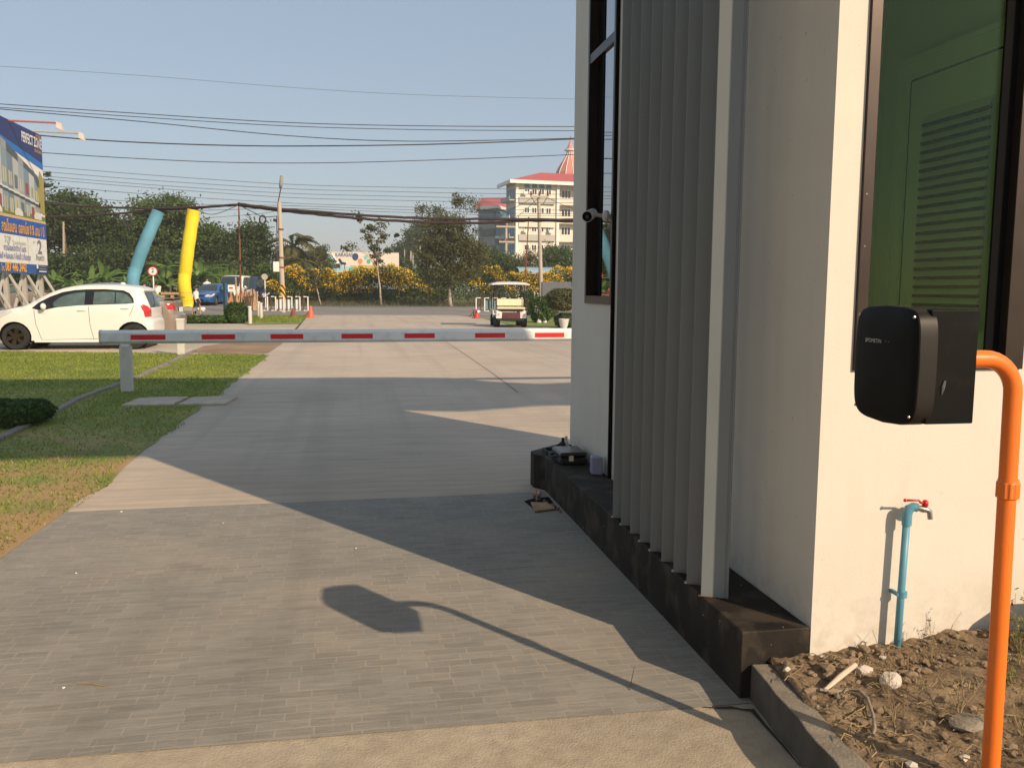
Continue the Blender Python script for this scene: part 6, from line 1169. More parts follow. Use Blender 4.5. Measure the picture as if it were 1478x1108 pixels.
# ------------------------------------------------------------------ people (small in the picture)
def person(name, label, loc, rz, h, shirt, legs, skirt=False, arm_up=False, walk=.0, long_hair=False, holds=None):
    root = thing(name, (0, 0, 0), label, 'person', local=True); s_ = h/1.7; J = {}; E_ = []; R_ = []
    def j(k, p, r_, par=None):
        J[k] = len(R_); R_.append((Vector(p)*s_, r_*s_)); 
        if par is not None: E_.append((J[par], J[k]))
    j('pel', (0, 0, .93), .125); j('wst', (0, 0, 1.08), .105, 'pel'); j('chs', (0, -.01, 1.27), .13, 'wst'); j('nk', (0, 0, 1.43), .052, 'chs'); j('hd', (0, -.015, 1.54), .078, 'nk'); j('hd2', (0, -.012, 1.62), .075, 'hd')
    for sd, q in (('l', -1), ('r', 1)):
        wk = walk*q; j('hp'+sd, (.09*q, 0, .88), .085, 'pel'); j('kn'+sd, (.10*q, -.16*wk-.02, .49), .058, 'hp'+sd); j('an'+sd, (.10*q, -.22*wk+.05*abs(wk), .09), .036, 'kn'+sd); j('ft'+sd, (.10*q, -.22*wk-.10, .035), .035, 'an'+sd)
        j('sh'+sd, (.17*q, 0, 1.38), .05, 'chs')
        el = (.22*q, -.16, 1.17) if arm_up else (.24*q, .02, 1.12); wr_ = (.12*q, -.33, 1.22) if arm_up else (.24*q, -.08, .88)
        j('el'+sd, el, .038, 'sh'+sd); j('wr'+sd, wr_, .026, 'el'+sd); dv = (Vector(wr_)-Vector(el)).normalized(); hp_ = Vector(wr_)+dv*.06; j('pm'+sd, hp_, .028, 'wr'+sd)
        for f_ in range(4): j('f%d' % f_+sd, hp_+dv*(.07+.012*(1.5-abs(f_-1.5)))+Vector((0, (f_-1.5)*.018, 0)), .008, 'pm'+sd)
        j('th'+sd, hp_+dv*.02+Vector((-.03*q, -.035, 0)), .009, 'pm'+sd)
    me = bpy.data.meshes.new('body'); me.from_pydata([tuple(p) for p, r_ in R_], E_, []); o = bpy.data.objects.new('body', me); S.collection.objects.link(o)
    md = o.modifiers.new('s', 'SKIN'); 
    for v, (p, r_) in zip(me.skin_vertices[0].data, R_): v.radius = (r_, r_)
    me.skin_vertices[0].data[0].use_root = True; o.modifiers.new('ss', 'SUBSURF').levels = 1
    dg = bpy.context.evaluated_depsgraph_get(); dg.update(); m2 = bpy.data.meshes.new_from_object(o.evaluated_get(dg)); bpy.data.objects.remove(o); m2.name = 'body'; m2.materials.clear(); m2.materials.append(M['skin'])
    for p in m2.polygons: p.use_smooth = True
    o = bpy.data.objects.new('body', m2); S.collection.objects.link(o); o.parent = root; BASE[o.name] = np.zeros(3)
    P = lambda k: Vector(R_[J[k]][0])
    mb = MB(); ring = [(.155, 1.0, .115), (.14, 1.1, .11), (.165, 1.28, .125), (.17, 1.38, .11), (.10, 1.43, .08), (.062, 1.455, .062)]; n = 16
    if skirt or True: ring = [(.15, .90, .12)]+ring
    for (rx, z, ry) in ring:
        for k in range(n): a = 2*pi*k/n; mb.v.append((rx*s_*cos(a), ry*s_*sin(a), z*s_))
    for i in range(len(ring)-1):
        for k in range(n): mb.f.append((i*n+k, i*n+(k+1) % n, (i+1)*n+(k+1) % n, (i+1)*n+k))
    for sd in 'lr': a, b = P('sh'+sd), P('el'+sd); mb.tube([a+(P('chs')-a)*.15, a, a+(b-a)*.8], [.066*s_, .062*s_, .05*s_], 10)
    mb.build('shirt', shirt, root, smooth=True)
    mb = MB()
    if skirt:
        for (rx, z) in ((.14, 1.0), (.165, .9), (.19, .7), (.215, .50)):
            for k in range(n): a = 2*pi*k/n; mb.v.append((rx*s_*cos(a), rx*.85*s_*sin(a), z*s_))
        for i in range(3):
            for k in range(n): mb.f.append((i*n+k, i*n+(k+1) % n, (i+1)*n+(k+1) % n, (i+1)*n+k))
        mb.build('skirt', legs, root, smooth=True)
    else:
        for sd in 'lr': mb.tube([P('pel')+(P('hp'+sd)-P('pel'))*.4+Vector((0, 0, .06*s_)), P('hp'+sd), P('kn'+sd), P('an'+sd)+Vector((0, 0, .03*s_))], [.10*s_, .10*s_, .075*s_, .062*s_], 10)
        mb.build('trousers', legs, root, smooth=True)
    mb = MB(); mb.blob(P('hd2')+Vector((0, .02, .012))*s_, .098*s_, 2, .03, (.95, 1.02, 1.0))
    if long_hair: mb.blob(P('hd')+Vector((0, .06, -.05))*s_, .10*s_, 2, .04, (.95, .6, 1.4))
    hr_ = mb.build('hair', M['hair'], root, smooth=True)
    mb = MB(); mb.blob(P('hd')+Vector((0, -.085, .03))*s_, .014*s_, 1, 0, (.8, 1.2, 1.3)); mb.build('nose', M['skin'], root, smooth=True)
    for q in (-1, 1): mb = MB(); mb.blob(P('hd')+Vector((.03*q, -.078, .055))*s_, .009*s_, 1, 0); mb.build('eye', M['black'], root); mb = MB(); mb.blob(P('hd')+Vector((.083*q, 0, .04))*s_, .02*s_, 1, 0, (.4, .8, 1.3)); mb.build('ear', M['skin'], root)
    for sd in 'lr': p = P('ft'+sd); mb = MB(); mb.blob(p+Vector((0, .045, .005))*s_, .055*s_, 2, 0, (.75, 2.0, .75)); mb.build('shoe', M['black'], root, smooth=True)
    root.location = tuple(map(float, loc)); root.rotation_euler = (0, 0, rz); return root
p = at(284, 450, 44.8); person('person', 'student in white shirt and black skirt walking beside the yellow tube', (p[0], 44.8, 0), RAD(70), 1.42, M['shirtwhite'], M['clothblack'], True, False, .9, True)
p = at(287, 440, 61); person('person', 'person in a white shirt standing left of the blue saloon', (p[0], 64.5, tz(65)), RAD(10), 1.85, M['shirtwhite'], M['clothblack'])
p = at(216, 440, 45); person('person', 'person in a maroon shirt behind the boot of the bronze grey saloon', (p[0], 44, 0), RAD(80), 1.60, M['shirtred'], M['clothblack'], arm_up=True)
p = at(225, 440, 45); person('person', 'person in a white shirt under the round road sign', (p[0], 45.2, 0), RAD(-60), 1.58, M['shirtwhite'], M['clothblack'], arm_up=True)
p = at(229.5, 417, 44.5); root = thing('paper_sheet', (p[0], 44.5, p[2]-.15), 'white sheet of card held up beneath the round road sign', 'paper'); mb = MB(); mb.box((p[0], 44.5, p[2]), (.17, .012, .30), ry=.15); mb.build('sheet', M['banner'], root)

# ------------------------------------------------------------------ big billboard on the left
BX = at(66, 300, 45)[0]
def bb(px, py): return onx(px, py, BX)
yR = bb(64.5, 300)[1]; zT_ = bb(62, 197)[2]; zB = bb(67, 396)[2]; yL = yR-13.5
root = thing('billboard', (BX-.1, (yL+yR)/2, 0), 'huge housing advertisement billboard on steel legs at the left edge', 'billboard')
mb = MB(); mb.b2((BX-.12, yL, zB), (BX, yR, zT_)); pan = mb.build('panel', M['banner'], root)
_n = [0]
def flat(nm, poly, m, par=None, k=1):   # poly in (y, z)
    _n[0] += 1; mb = MB(); x = BX+.004*k; mb.ext([(x, y, z) for y, z in poly], (.0035, 0, 0)); return mb.build(nm, m, par or pan)
def px2(x, y): p = bb(x, y); return (p[1], p[2])
def emat(n, c): return mat(n, c, .6, var=.06, scale=1)
navy, blue, sky_, white_ = emat('banner_navy', (.025, .04, .16)), emat('banner_blue', (.02, .16, .50)), emat('banner_pale', (.60, .66, .66)), emat('banner_white', (.66, .65, .60))
Wd = yR-yL; 
zN = px2(64, 242)[1]; zN2 = px2(64.5, 247)[1]
def ln(y, zr, sl__): return zr+(yR-y)*sl__
k_s = (px2(2, 195)[1]-px2(63, 238)[1])/(px2(63, 238)[0]-px2(2, 195)[0])
zr1, zr2 = px2(63.5, 238)[1], px2(64, 247)[1]
flat('navy_sky', [(yL, zT_), (yL, ln(yL, zr1, k_s)), (yR, zr1), (yR, zT_)] if ln(yL, zr1, k_s) < zT_ else [(yR-(zT_-zr1)/k_s, zT_), (yR, zr1), (yR, zT_)], navy)
yq = yR-(zT_-zr1)/k_s if k_s > 0 else yL
flat('blue_swoosh', [(max(yL, yR-(zT_-zr2)/max(k_s, .01)), min(zT_, ln(yL, zr2, k_s))), (yR, zr2), (yR, zr1), (max(yL, yq), min(zT_, ln(yL, zr1, k_s)))], blue, k=2)
zb1, zb2, zw1 = px2(66, 324)[1], px2(66, 346)[1], px2(67, 383)[1]
flat('orange_line', [(yL, zb1), (yL, zb1+.10), (yR, zb1+.10), (yR, zb1)], emat('gold', (.65, .42, .15)), k=2)
flat('blue_band', [(yL, zb2), (yL, zb1), (yR, zb1), (yR, zb2)], emat('band_blue', (.02, .10, .42)), k=2)
flat('phone_band', [(yL, zB), (yL, zw1), (yR, zw1), (yR, zB)], navy, k=2)
flat('phone_band_blue', [(yR-6, zB), (yR-6, zw1), (yR-1.6, zw1), (yR-1.6, zB)], emat('phone_blue', (.03, .10, .35)), k=3)
# printed terrace of town houses
zh0 = zb1+.12; hz_ = px2(64, 262)[1]
flat('printed_lawn', [(yL, zh0), (yL, zh0+.35), (yR, zh0+.2), (yR, zh0)], emat('print_lawn', (.16, .2, .04)), k=2)
palette = [(.22, .30, .36), (.50, .52, .50), (.20, .27, .34), (.30, .36, .40), (.42, .44, .44), (.16, .22, .28)]; wcol = [(.50, .48, .30), (.42, .40, .28), (.30, .07, .08), (.46, .46, .36), (.14, .16, .18), (.50, .44, .30)]
for i in range(18):
    yc_ = yR-.95-i*.62; d = (yR-yc_); top_z = zb1+1.75+.235*d; w2 = .305
    flat('printed_house', [(yc_-w2, zh0+.25), (yc_-w2, top_z+.07), (yc_+w2, top_z-.07), (yc_+w2, zh0+.25)], emat('print_house', palette[i % 6]), k=3)
    flat('printed_roof', [(yc_-w2-.01, top_z+.07), (yc_-w2-.01, top_z+.25+.04*d), (yc_+w2+.01, top_z+.10+.04*d), (yc_+w2+.01, top_z-.08)], emat('print_roof', (.09, .10, .11) if i % 3 else (.30, .31, .30)), k=4)
    H_ = top_z-zh0
    for fz in (.16, .60):
        z_ = zh0+H_*fz; hh_ = H_*.115; flat('printed_window', [(yc_-.19, z_-hh_), (yc_-.19, z_+hh_+.02), (yc_+.17, z_+hh_-.02), (yc_+.17, z_-hh_-.02)], emat('print_window', wcol[(i+int(fz*10)) % 6]), k=4)
        flat('printed_mullion', [(yc_-.02, z_-hh_), (yc_-.02, z_+hh_), (yc_+.01, z_+hh_), (yc_+.01, z_-hh_)], emat('print_mullion', (.1, .12, .14)), k=5)
    z_ = zh0+H_*.40; flat('printed_ledge', [(yc_-w2, z_), (yc_-w2, z_+.08), (yc_+w2, z_+.055), (yc_+w2, z_-.025)], white_, k=5); flat('printed_shadow', [(yc_-w2, z_-.12), (yc_-w2, z_-.01), (yc_+w2, z_-.035), (yc_+w2, z_-.15)], emat('print_dark', (.07, .08, .09)), k=5)
for k in range(5): y = yR-1-k*2.3; flat('printed_car', [(y-.45, zh0+.02), (y-.5, zh0+.18), (y-.25, zh0+.34), (y+.2, zh0+.34), (y+.45, zh0+.18), (y+.45, zh0+.02)], white_, k=6)
flat('printed_tree', [(yR-.05, zh0+.3), (yR-.75, zh0+.4), (yR-.9, zh0+1.5), (yR-.5, zh0+2.3), (yR-.1, zh0+2.0)], emat('print_tree', (.35, .30, .08)), k=5)
gold_ = emat('gold_print', (.80, .40, .06)); wht = emat('white_print', (.80, .80, .82)); gr_ = emat('grey_print', (.22, .22, .22)); lil = emat('violet_print', (.16, .16, .42)); grn = emat('green_print', (.45, .55, .38))
def bt(s, y, z, size, m, sx=1.0, align='LEFT', bold=0, k=7): text('lettering', s, m, pan, (BX+.004*k+.004, y, z), size, (0, 1, 0), (0, 0, 1), align, sx, .0, bold)
def bfit(s, xl, xr, y_, xs, hp, m, bold=0, k=7):   # lettering fitted between two picture columns, hp = letter height
    _o = set(pan.children); y0, y1 = bb(xl, y_)[1], bb(xr, y_)[1]; z = bb(xs, y_)[2]; text('lettering', s, m, pan, (BX+.004*k+.004, 0, z), hp, (0, 1, 0), (0, 0, 1), 'LEFT', 1, .0, bold)
    o = [c for c in pan.children if c not in _o][0]; vs = o.data.vertices; off = BASE[o.name][1]; lo = min(v.co.y for v in vs); hi = max(v.co.y for v in vs)
    for v in vs: v.co.y = y0-off+(v.co.y-lo)/(hi-lo)*(y1-y0)
q = px2(59, 219); bfit('PERFECT ZONE', 31, 59, 217, 61.5, .62, wht, .02); bfit('เพอร์เฟค', 50, 58, 203, 60, .26, gold_); bfit('เริ่มต้นใหม่', 49, 59, 224, 61, .22, gold_)
bfit('ลดเป็นแสน  ดอกเบี้ย 0 % นาน 1 ปี', 2, 63, 342, 63, .60, gold_, .025)
bfit('2', 54, 60, 366, 60, .85, gr_, .02); bfit('ล้านกว่า', 51.5, 63, 376, 60, .34, gr_, .01); bfit('เพียง', 47, 49.5, 351, 49, .16, gr_)
bfit('TOP', 6, 15, 350.5, 15, .42, grn, .01); bfit('Townhome', 17, 36.5, 353.5, 30, .26, grn); bfit('ทาวน์โฮมหน้ากว้าง 5 เมตร', 5, 37, 363, 30, .34, lil, .012); bfit('พื้นที่ 4 ห้องนอน 3 ห้องน้ำ 2 ที่จอดรถ', -2, 43.5, 375, 35, .34, lil, .012)
bfit('โทร.', 1, 6, 390.5, 5, .34, gold_, .02); bfit('087 446 2442', 7, 37.5, 391.5, 30, .52, gold_, .035); flat('logo_mark', [(yR-1.5, zB+.25), (yR-1.5, zB+.42), (yR-1.3, zB+.42), (yR-1.3, zB+.25)], wht, k=4)
flat('divider', [(yR-2.45, zw1), (yR-2.45, zb2), (yR-2.40, zb2), (yR-2.40, zw1)], emat('divider_grey', (.5, .5, .48)), k=3)
for k in range(3): flat('fine_print', [(yR-1.2, zB+.10+.12*k), (yR-1.2, zB+.15+.12*k), (yR-.25, zB+.15+.12*k), (yR-.25, zB+.10+.12*k)], gr_ if k else wht, k=4)
for k in range(7):      # legs and raking struts
    y = yR-.2-k*2.1; mb = MB(); mb.b2((BX-.35, y-.09, 0), (BX-.17, y+.09, zB+.5)); mb.build('leg', M['steel'], root)
    mb = MB(); mb.tube([(BX-.30, y, zB+.1), (BX-.30, y-1.5, .0)], .06, 6); mb.build('strut', M['steel'], root); mb = MB(); mb.tube([(BX-.22, y, zB+.1), (BX+1.2, y-.9, .0)], .06, 6); mb.build('strut', M['steel'], root); mb = MB(); mb.tube([(BX-.2, y-2.0, zB), (BX-.2, y-.3, .3)], .035, 6); mb.build('strut', M['steel'], root)
for k, (px, py, x0, m) in enumerate(((85, 181, 12, M['steelred']), (117, 196, 47, M['steel']))):
    yy = bb(x0, 180)[1]; c = at(px, py-4, yy); mb = MB(); mb.tube([(BX-.1, yy, zT_), (BX+.1, yy, c[2]), (c[0], yy, c[2]-.02)], .045, 6); arm = mb.build('lamp_arm', m, root); mb = MB(); mb.ext([(c[0]-.08, yy-.14, c[2]+.02), (c[0]+.12, yy-.14, c[2]-.05), (c[0]+.16, yy-.14, c[2]-.38), (c[0]-.12, yy-.14, c[2]-.24)], (0, .28, 0)); mb.build('floodlight', M['lamp'], arm, bevel=.02)
# ------------------------------------------------------------------ far billboard
YF = 100; a, b = at(472.5, 363.5, YF), at(576, 394, YF); root = thing('billboard', ((a[0]+b[0])/2, YF, tz(YF)), 'distant white and green cartoon style billboard above the hedge', 'billboard'); mb = MB(); mb.b2((a[0], YF, b[2]), (b[0], YF+.2, a[2])); pan2 = mb.build('panel', emat('far_board_cream', (.72, .64, .55)), root)
def fp2(x, y): p = at(x, y, YF); return (p[0], p[2])
def f2(nm, pts, m, k=1): mb = MB(); mb.ext([(fp2(x, y)[0], YF-.006*k, fp2(x, y)[1]) for x, y in pts], (0, -.004, 0)); mb.build(nm, m, pan2)
teal, pink, ngr, nvy, orr, pale = emat('far_teal', (.25, .50, .52)), emat('far_pink', (.62, .32, .28)), emat('far_green', (.10, .42, .26)), emat('far_navy', (.03, .05, .16)), emat('far_orange', (.68, .25, .14)), emat('far_paleblue', (.38, .55, .62))
f2('teal_wedge', [(474, 365), (474, 392), (505, 392), (488, 378)], teal); f2('pale_ground', [(486, 386), (486, 392), (505, 392), (505, 384)], pale, 2); f2('green_field', [(505, 386), (503, 392), (574, 392), (574, 386)], ngr, 2); f2('sand_band', [(506, 383), (506, 386), (574, 386), (574, 383)], emat('far_sand', (.45, .42, .25)), 3)
f2('stripe', [(477, 366), (480, 366), (490, 380), (487, 382)], wht, 3); f2('stripe', [(480, 372), (482, 372), (486, 378), (484, 380)], nvy, 4)
f2('piano_shape', [(488, 374), (491, 373), (494, 378), (499, 379), (500, 382), (492, 382)], emat('far_black', (.02, .02, .025)), 3); f2('piano_leg', [(490, 382), (490, 389), (491, 389), (491, 382)], nvy, 3); f2('piano_leg', [(497, 382), (497, 389), (498, 389), (498, 382)], nvy, 3); f2('dark_figure', [(480, 388), (485, 381), (490, 380), (491, 386), (484, 387)], emat('far_black2', (.02, .02, .025)), 4)
def disc(cx_, cy_, r_, m, k=3, tip=True): f2('balloon', [(cx_+r_*cos(t), cy_+r_*sin(t)*(1.0 if sin(t) < 0 or not tip else 1.35)) for t in [2*pi*i/18 for i in range(18)]], m, k)
disc(512.8, 370, 4.6, nvy); disc(520, 376.5, 3.3, orr, 4); disc(532, 377, 2.8, ngr, 4); disc(528, 371, 2.8, teal, 5); disc(539, 372, 2.4, pink, 4); disc(477.5, 378, 2.4, emat('far_white', (.8, .78, .75)), 5, False)
text('lettering', 'KARASAS', emat('far_letter', (.10, .18, .32)), pan2, (fp2(484, 370)[0], YF-.05, fp2(484, 370)[1]), .60, bold=.01, sx=.78)
for x in (476, 540, 572): q = at(x, 394, YF); mb = MB(); mb.b2((q[0]-.12, YF+.21, tz(YF)-.1), (q[0]+.12, YF+.4, a[2]-.3)); mb.build('leg', M['steel'], root)
# blue barrel roofed shelter
YS = 84; a, b = at(750, 396, YS), at(815, 385.5, YS); root = thing('shelter', ((a[0]+b[0])/2, YS+2, tz(YS)), 'shelter with curved light blue corrugated roof behind the hedge', 'shelter'); mb = MB(); n = 48; nn = 10
for i in range(n+1):
    x = a[0]+(b[0]-a[0])*i/n; co = .03 if i % 2 else 0
    for j in range(nn+1): t = pi*.5*j/nn; mb.v.append((x, YS+2.2*(1-cos(t)), a[2]-.1+(b[2]-a[2]+.1)*sin(t)+co))
for i in range(n):
    for j in range(nn): q = i*(nn+1)+j; mb.f.append((q, q+nn+1, q+nn+2, q+1))
mb.build('roof', M['bluetin'], root, fix=False)
for x in (a[0]+.1, b[0]-.1): mb = MB(); mb.b2((x-.08, YS, tz(YS)), (x+.08, YS+.16, a[2]-.1)); mb.build('post', M['steel'], root)
# ------------------------------------------------------------------ school
D = 140.; A = RAD(6); C0 = at(743, 415, D); ux, uy = cos(A), sin(A); vx, vy = -sin(A), cos(A); zg = tz(D)
sch = thing('school_building', (C0[0]+12*ux, C0[1]+12*uy, zg), 'five storey cream school building with red hipped roof and pink dome', 'building')
def sp(u, v, z): return (C0[0]+u*ux+v*vx, D+u*uy+v*vy, z)
def sbox(mb, u0, u1, v0, v1, z0, z1):
    pts = [sp(u, v, z) for z in (z0, z1) for u, v in ((u0, v0), (u1, v0), (u1, v1), (u0, v1))]; mb.add(pts, [(3, 2, 1, 0), (4, 5, 6, 7), (0, 1, 5, 4), (1, 2, 6, 5), (2, 3, 7, 6), (3, 0, 4, 7)]); return mb
pxm = D/FPX
def zpx(y, x=760, dd=D): return at(x, y, dd)[2]
ze = zpx(262); zr = zpx(244.5); fl = (zpx(285)-zpx(312)); U1 = 32
mb = MB(); sbox(mb, 0, 7.1, 0, 5.5, zg, ze); sbox(mb, 7.1, U1, 1.4, 5.5, zg, ze); wl = mb.build('wall', M['school'], sch)
mb = MB(); o = 1.2; e = [sp(-o, -o, ze+.05), sp(U1+o, -o, ze+.05), sp(U1+o, 5.5+o, ze+.05), sp(-o, 5.5+o, ze+.05)]; rg = [sp(5.2, 2.75, zr), sp(U1-4.8, 2.75, zr)]
mb.add(e+rg, [(0, 1, 5, 4), (1, 2, 5), (2, 3, 4, 5), (3, 0, 4), (3, 2, 1, 0)]); rf = mb.build('roof', M['tileRed'], sch)
mb = MB(); sbox(mb, -o-.1, U1+o, -o-.12, -o+.2, ze-.45, ze+.1); sbox(mb, -o-.12, -o+.2, -o+.2, 5.5+o, ze-.45, ze+.1); mb.build('fascia', M['whitepaint'], rf)
mb = MB(); sbox(mb, -o+.2, U1+o, -o+.2, 0, ze-.12, ze+.0); mb.build('soffit', M['school'], rf)
def win(u, z, w_, h_, v=0., arched=False, panes=2, nm='window'):
    mb = MB(); sbox(mb, u-w_/2-.1, u+w_/2+.1, v-.06, v, z-.1, z+h_+.1); f = mb.build(nm, M['whitepaint'], sch)
    for k in range(panes): x0 = u-w_/2+w_*k/panes+.06; mb = MB(); sbox(mb, x0, x0+w_/panes-.12, v-.075, v-.058, z+.04, z+h_-.04); mb.build('pane', M['darkglass'], f)
    if arched:
        mb = MB(); pts = [sp(u+x, v-.04, z+h_+.12+q) for x, q in ((-w_/2-.05, 0), (-w_/2, .5), (-w_/4, .95), (0, 1.25), (w_/4, .95), (w_/2, .5), (w_/2+.05, 0))]; mb.ext(pts, (-.04*vx, -.04*vy, 0)); mb.build('arch', M['schoolblue'], sch)
for f_ in range(5):
    zf = zpx(285)-fl*f_
    for k, px in enumerate((757.5, 769.5, 781.5, 793)):
        u = (px-741)*.104+.25; win(u, zf+.55, .82, .85, arched=(f_ == 0))
    mb = MB(); sbox(mb, .5, 6.7, -.45, 0, zf-.95-.8*(f_ % 2), zf+.05); mb.build('spandrel', M['schoolgrey'] if f_ in (0, 2, 4) else M['school'], sch)
    mb = MB(); sbox(mb, 7.4, U1, -.1, .1, zf-1.0, zf+.15); sbox(mb, 7.4, U1, .1, 1.4, zf-1.0, zf-.85); mb.build('balcony', M['school'], sch)
    for k in range(3): win(9.2+k*3.2, zf+.25, 1.6, 1.25, 1.4, panes=3)
    for k in range(3): mb = MB(); u_ = 0; pts = None; v0 = .4+k*1.7; sbox(mb, -.05, 0, v0, v0+1.3, zf-.3, zf+1.5); mb.build('side_window', M['schoolblue'], sch)
    mb = MB(); sbox(mb, -1.0, 0, .0, 5.5, zf-.55, zf-.35); sbox(mb, -1.0, -.92, 0, 5.5, zf-.35, zf+.15); mb.build('side_balcony', M['whitepaint'] if f_ % 2 else M['schoolgrey'], sch)
for u in (0.0, 7.0): mb = MB(); sbox(mb, u, u+.45, -.3, -.0, zg, ze-.12); mb.build('column', M['whitepaint'], sch)
for (u, z) in ((1.2, zpx(280)), (1.3, zpx(334)), (5.6, zpx(334))): mb = MB(); sbox(mb, u, u+.75, -.78, -.46, z-.2, z+.35); mb.build('air_conditioner', M['whitepaint'], sch)
# lower left wing
wz = zpx(301, 700, 158); wr_ = zpx(285, 700, 158); W0 = at(690, 415, 158)
mb = MB(); e_ = [at(683, 298.5, 157), at(716, 300.5, 150), at(737, 288, 163), at(705, 284.5, 166)]
def wing():
    p = [at(690, 415, 157), at(714, 415, 152), at(741, 415, 160), at(741, 415, 170), at(690, 415, 172)]; top_ = zpx(300, 700, 155)
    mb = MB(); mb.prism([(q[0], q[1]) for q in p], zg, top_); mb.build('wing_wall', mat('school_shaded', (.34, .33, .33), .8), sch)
    a_, b_, c_, d_ = at(681, 299, 155.5), at(717, 302, 150.5), at(743, 287, 160), at(744, 287, 174); e_ = at(700, 299, 174)
    rt = at(697, 285.5, 162); rt2 = at(742, 284.5, 167); zz = top_+.03
    mb = MB(); v_ = [(a_[0], a_[1], zz), (b_[0], b_[1], zz), (c_[0], c_[1], zz), (d_[0], d_[1], zz), (e_[0], e_[1], zz), tuple(rt), tuple(rt2)]; mb.add(v_, [(0, 1, 5), (1, 2, 6, 5), (2, 3, 6), (3, 4, 5, 6), (4, 0, 5), (4, 3, 2, 1, 0)]); r2 = mb.build('wing_roof', M['tileRed'], sch)
    mb = MB(); mb.ext([(a_[0], a_[1], zz-.45), (b_[0], b_[1], zz-.45), (b_[0], b_[1], zz+.06), (a_[0], a_[1], zz+.06)], (0, -.15, 0)); mb.ext([(b_[0], b_[1]-.1, zz-.45), (c_[0], c_[1]-.1, zz-.45), (c_[0], c_[1]-.1, zz+.06), (b_[0], b_[1]-.1, zz+.06)], (.1, -.1, 0)); mb.build('wing_fascia', M['whitepaint'], r2)
    for f_ in range(4):
        z = top_-1.9-f_*3.0; q0, q1 = at(692, 415, 155.9), at(713, 415, 151.8); mb = MB(); mb.ext([(q0[0], q0[1], z), (q1[0], q1[1], z), (q1[0], q1[1], z+1.1), (q0[0], q0[1], z+1.1)], (0, -.12, 0)); mb.build('wing_window', M['darkglass'] if f_ else M['schoolblue'], sch)
        q0, q1 = at(714.5, 415, 151.7), at(740, 415, 159.2); mb = MB(); mb.ext([(q0[0], q0[1], z-.2), (q1[0], q1[1], z-.2), (q1[0], q1[1], z+1.2), (q0[0], q0[1], z+1.2)], (.1, -.2, 0)); mb.build('wing_window', M['schoolblue'], sch)
        mb = MB(); mb.ext([(q0[0], q0[1], z-.7), (q1[0], q1[1], z-.7), (q1[0], q1[1], z-.25), (q0[0], q0[1], z-.25)], (.5, -.6, 0)); mb.build('wing_balcony', M['school'], sch)
wing()
# dome and spire behind the ridge
DD = 165; s_ = DD/FPX; c = at(822.5, 246, DD); prof = [(22, -12), (20, -3), (17, 3), (13, 10), (9, 16), (5.6, 21), (5.0, 27)]
mb = MB(); mb.lathe([(r_*s_, h_*s_) for r_, h_ in prof], tuple(c), 12); dm = mb.build('dome', M['domeRed'], sch)
mb = MB(); mb.lathe([(5.0*s_, 27*s_), (8.5*s_, 28*s_), (8.5*s_, 29.2*s_), (5.5*s_, 30*s_)], tuple(c), 16); mb.build('dome_ring', M['whitepaint'], dm); mb = MB(); mb.lathe([(5.5*s_, 30*s_), (3.6*s_, 34*s_), (1.6*s_, 39*s_), (.5*s_, 43*s_)], tuple(c), 12); mb.build('spire', M['domeRed'], dm)
mb = MB(); mb.tube([(c[0], c[1], c[2]+42*s_), (c[0], c[1], c[2]+50*s_)], [.4*s_, .2*s_], 6); mb.blob((c[0], c[1], c[2]+46*s_), .9*s_, 1, 0); mb.build('finial', M['brownpaint'], dm)
mb = MB()
for k in range(12):
    a = 2*pi*k/12; mb.tube([(c[0]+(r_+.15)*s_*cos(a), c[1]+(r_+.15)*s_*sin(a), c[2]+h_*s_) for r_, h_ in prof], .5*s_, 5)
mb.build('dome_rib', M['whitepaint'], dm)

# ------------------------------------------------------------------ overhead wires
def wire(label, pts, Y, r_, m='wire', name='overhead_wire', group='overhead wires along the road', cat='wire', jit=0):
    P = smooth_line(pts, 8); mb = MB(); mb.tube([tuple(at(x, y+(random.uniform(-jit, jit) if jit else 0), Y)) for x, y in P], r_, 6); tag(mb.build(name, M[m], smooth=True), label, cat, group)
wire('faint highest wire crossing the empty sky', [(-60, 92), (200, 109), (415, 126), (600, 137), (860, 144)], 90, .018, 'wiregrey')
wire('upper black wire of the top three that meet at the left', [(-60, 146), (200, 164), (415, 177), (620, 182), (860, 183)], 49, .022)
wire('middle black wire of the top three', [(-60, 151), (200, 169), (415, 182), (620, 187.5), (860, 189)], 49.5, .020)
wire('wire sagging below the top pair towards the steeple', [(-60, 152), (60, 163), (208, 176), (415, 196), (598, 204), (860, 199)], 50, .024)
wire('thick double wire emerging behind the billboard top', [(40, 194), (150, 203), (290, 209), (430, 211), (640, 208), (860, 199.5)], 50.5, .034)
wire('single wire midway between the thick wire and the thin bunch', [(40, 219), (180, 228), (330, 234.5), (480, 235), (660, 230), (860, 222)], 51, .022)
for k, (l, m_, r_) in enumerate(((240, 266, 273), (247.5, 272.5, 280), (254, 279, 287), (258.5, 285, 292.5))):
    wire(['top thin grey wire of the bunch of four', 'second thin grey wire of the bunch of four', 'third thin grey wire of the bunch of four', 'lowest thin grey wire of the bunch of four'][k], [(60, l), (220, l+13), (415, m_), (560, m_+4), (740, r_), (860, r_+.5)], 58+k*.6, .018, 'wiregrey')
for k, (l, m_, r_) in enumerate(((267, 293, 303), (279, 297, 308), (290, 301, 311))): wire(['thin wire above the cable bundle passing the lamp pole', 'middle thin wire just above the cable bundle', 'thin wire touching the top of the cable bundle'][k], [(60, l), (220, l+14), (415, m_), (560, m_+5), (740, r_), (860, r_)], 54+k*.3, .016, 'wiregrey')
bl = lambda Y: .07
